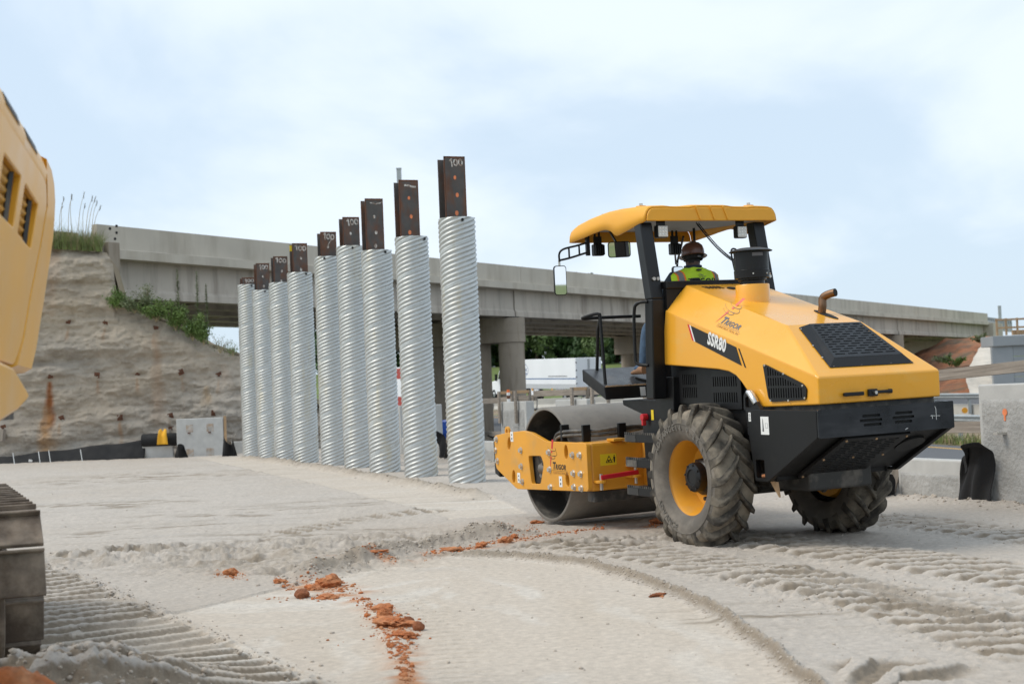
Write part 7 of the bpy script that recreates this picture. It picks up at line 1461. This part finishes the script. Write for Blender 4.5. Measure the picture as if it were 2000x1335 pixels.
trail = [((690, 1165), (740, 1190), 70, 14), ((740, 1190), (790, 1240), 260, 34), ((770, 1240), (785, 1270), 120, 26), ((783, 1260), (795, 1340), 130, 12), ((600, 1130), (690, 1150), 150, 20), ((590, 1160), (660, 1165), 60, 8), ((425, 1115), (470, 1125), 60, 12), ((540, 1130), (570, 1145), 40, 8), ((660, 1090), (770, 1098), 130, 6), ((830, 1085), (910, 1072), 200, 8), ((910, 1072), (1010, 1050), 220, 9), ((1010, 1055), (1180, 1030), 170, 8), ((1030, 1040), (1060, 1015), 40, 12), ((1265, 1030), (1300, 1018), 90, 8), ((500, 1160), (560, 1165), 12, 6), ((1270, 1155), (1300, 1162), 8, 5), ((630, 1240), (670, 1255), 4, 20)]
PX, PY, SZ_ = [], [], []
for (x0, y0), (x1, y1), n_, w_ in trail:
    for k in range(int(n_ * 1.3)): t = rc.random(); PX.append(x0 + (x1 - x0) * t + rc.gauss(0, w_ * 0.65)); PY.append(y0 + (y1 - y0) * t + rc.gauss(0, w_ * 0.35)); SZ_.append(min(0.022, 0.003 + rc.expovariate(1 / 0.0040)))
pts = [gp(x, y) for x, y in zip(PX, PY)]; hz, _ = ground(np.array([[p.x for p in pts]]), np.array([[p.y for p in pts]]))
for p, z, s_ in zip(pts, hz[0], SZ_):
    a = rc.uniform(0, 6.28); ca, sa = math.cos(a), math.sin(a); k = [rc.uniform(0.6, 1.3) for _ in range(12)]
    cr.add([(p.x + (x * ca - y * sa) * s_ * q, p.y + (x * sa + y * ca) * s_ * q, z + s_ * 0.25 + zz2 * s_ * 0.7 * q) for (x, y, zz2), q in zip(ico_v, k)], ico_f)
tag(cr.build('clay_crumbs', 'clay'), 'orange clay crumbs scattered along the trail across the sand', 'clay crumbs', kind='stuff')
# loose sand clods along the disturbed edges
cs = MB(); rs = random.Random(5); PX, PY, S2 = [], [], []
def edge_scatter(path, n_, w_, smax, s0=0.0):
    L = [math.dist(a, b) for a, b in zip(path[:-1], path[1:])]; tot = sum(L)
    for _ in range(n_):
        s_ = rs.uniform(s0, tot); i = 0
        while s_ > L[i]: s_ -= L[i]; i += 1
        a, b = path[i], path[i + 1]; t = s_ / L[i]; PX.append(a[0] + (b[0] - a[0]) * t + rs.gauss(0, w_)); PY.append(a[1] + (b[1] - a[1]) * t + rs.gauss(0, w_)); S2.append(min(smax, 0.004 + rs.expovariate(1 / (smax * 0.22))))
edge_scatter(arc[2:10], 900, 0.03, 0.011); edge_scatter(band_e, 900, 0.07, 0.016); edge_scatter(ridge, 900, 0.16, 0.022); edge_scatter(berm, 500, 0.16, 0.028)
for pp, hw, a in lug[:4]: edge_scatter(pp, 350, hw * 0.8, 0.014)
edge_scatter([(pile_c[0] - 0.1, pile_c[1]), (pile_c[0] + 0.5, pile_c[1] + 0.2)], 600, 0.35, 0.022); edge_scatter([tuple(wl(-1.5, -0.15)[:2]), tuple(wl(4, -0.15)[:2])], 300, 0.1, 0.03)
for _ in range(900):
    Y_ = 6.4 * (26 / 6.4) ** rs.random(); X_ = Y_ * rs.uniform(-0.38, 0.38)
    if (X_ - W0.x) * WB.x + (Y_ - W0.y) * WB.y < -0.1: PX.append(X_); PY.append(Y_); S2.append(min(0.016, 0.003 + rs.expovariate(1 / 0.003)))
hz, hc = ground(np.array([PX]), np.array([PY]))
for x, y, z, s_ in zip(PX, PY, hz[0], S2):
    k = [rs.uniform(0.7, 1.25) for _ in range(12)]; cs.add([(x + a * s_ * q, y + b * s_ * q, z + s_ * 0.1 + c * s_ * 0.75 * q) for (a, b, c), q in zip(ico_v, k)], ico_f)
M['sandclod'] = mat('damp_sand_clods', (0.43, 0.375, 0.315), 0.95, var=0.2, vs=5, bump=0.3, bs=150)
tag(cs.build('sand_clods', 'sandclod', smooth=70), 'small clods of grey sand along the ridges and prints', 'sand clods', kind='stuff')
# clay heap at the lower left corner
n_ = 90; hx_, hy_ = np.meshgrid(np.linspace(-2.9, -1.25, n_), np.linspace(5.0, 6.4, n_)); q = np.exp(-(((hx_ + 2.08) / 0.55) ** 2 + ((hy_ - 5.7) / 0.45) ** 2) * 1.5); hzz = -0.12 + q * (0.50 + 0.10 * fbm(hx_ * 4, hy_ * 4, 4) + 0.04 * fbm(hx_ * 18, hy_ * 18, 3)) + 0.0
me = gridmesh('clay_heap', np.stack([hx_, hy_, hzz], -1)); me.materials.append(M['clay']); o = obj('clay_heap', me); tag(o, 'heap of orange clay at the lower left corner in front of the track', 'clay heap')
clod('clay_clod', 48, 1298, (0.035, 0.035, 0.035), 'small orange clod at the foot of the excavator track', 31)
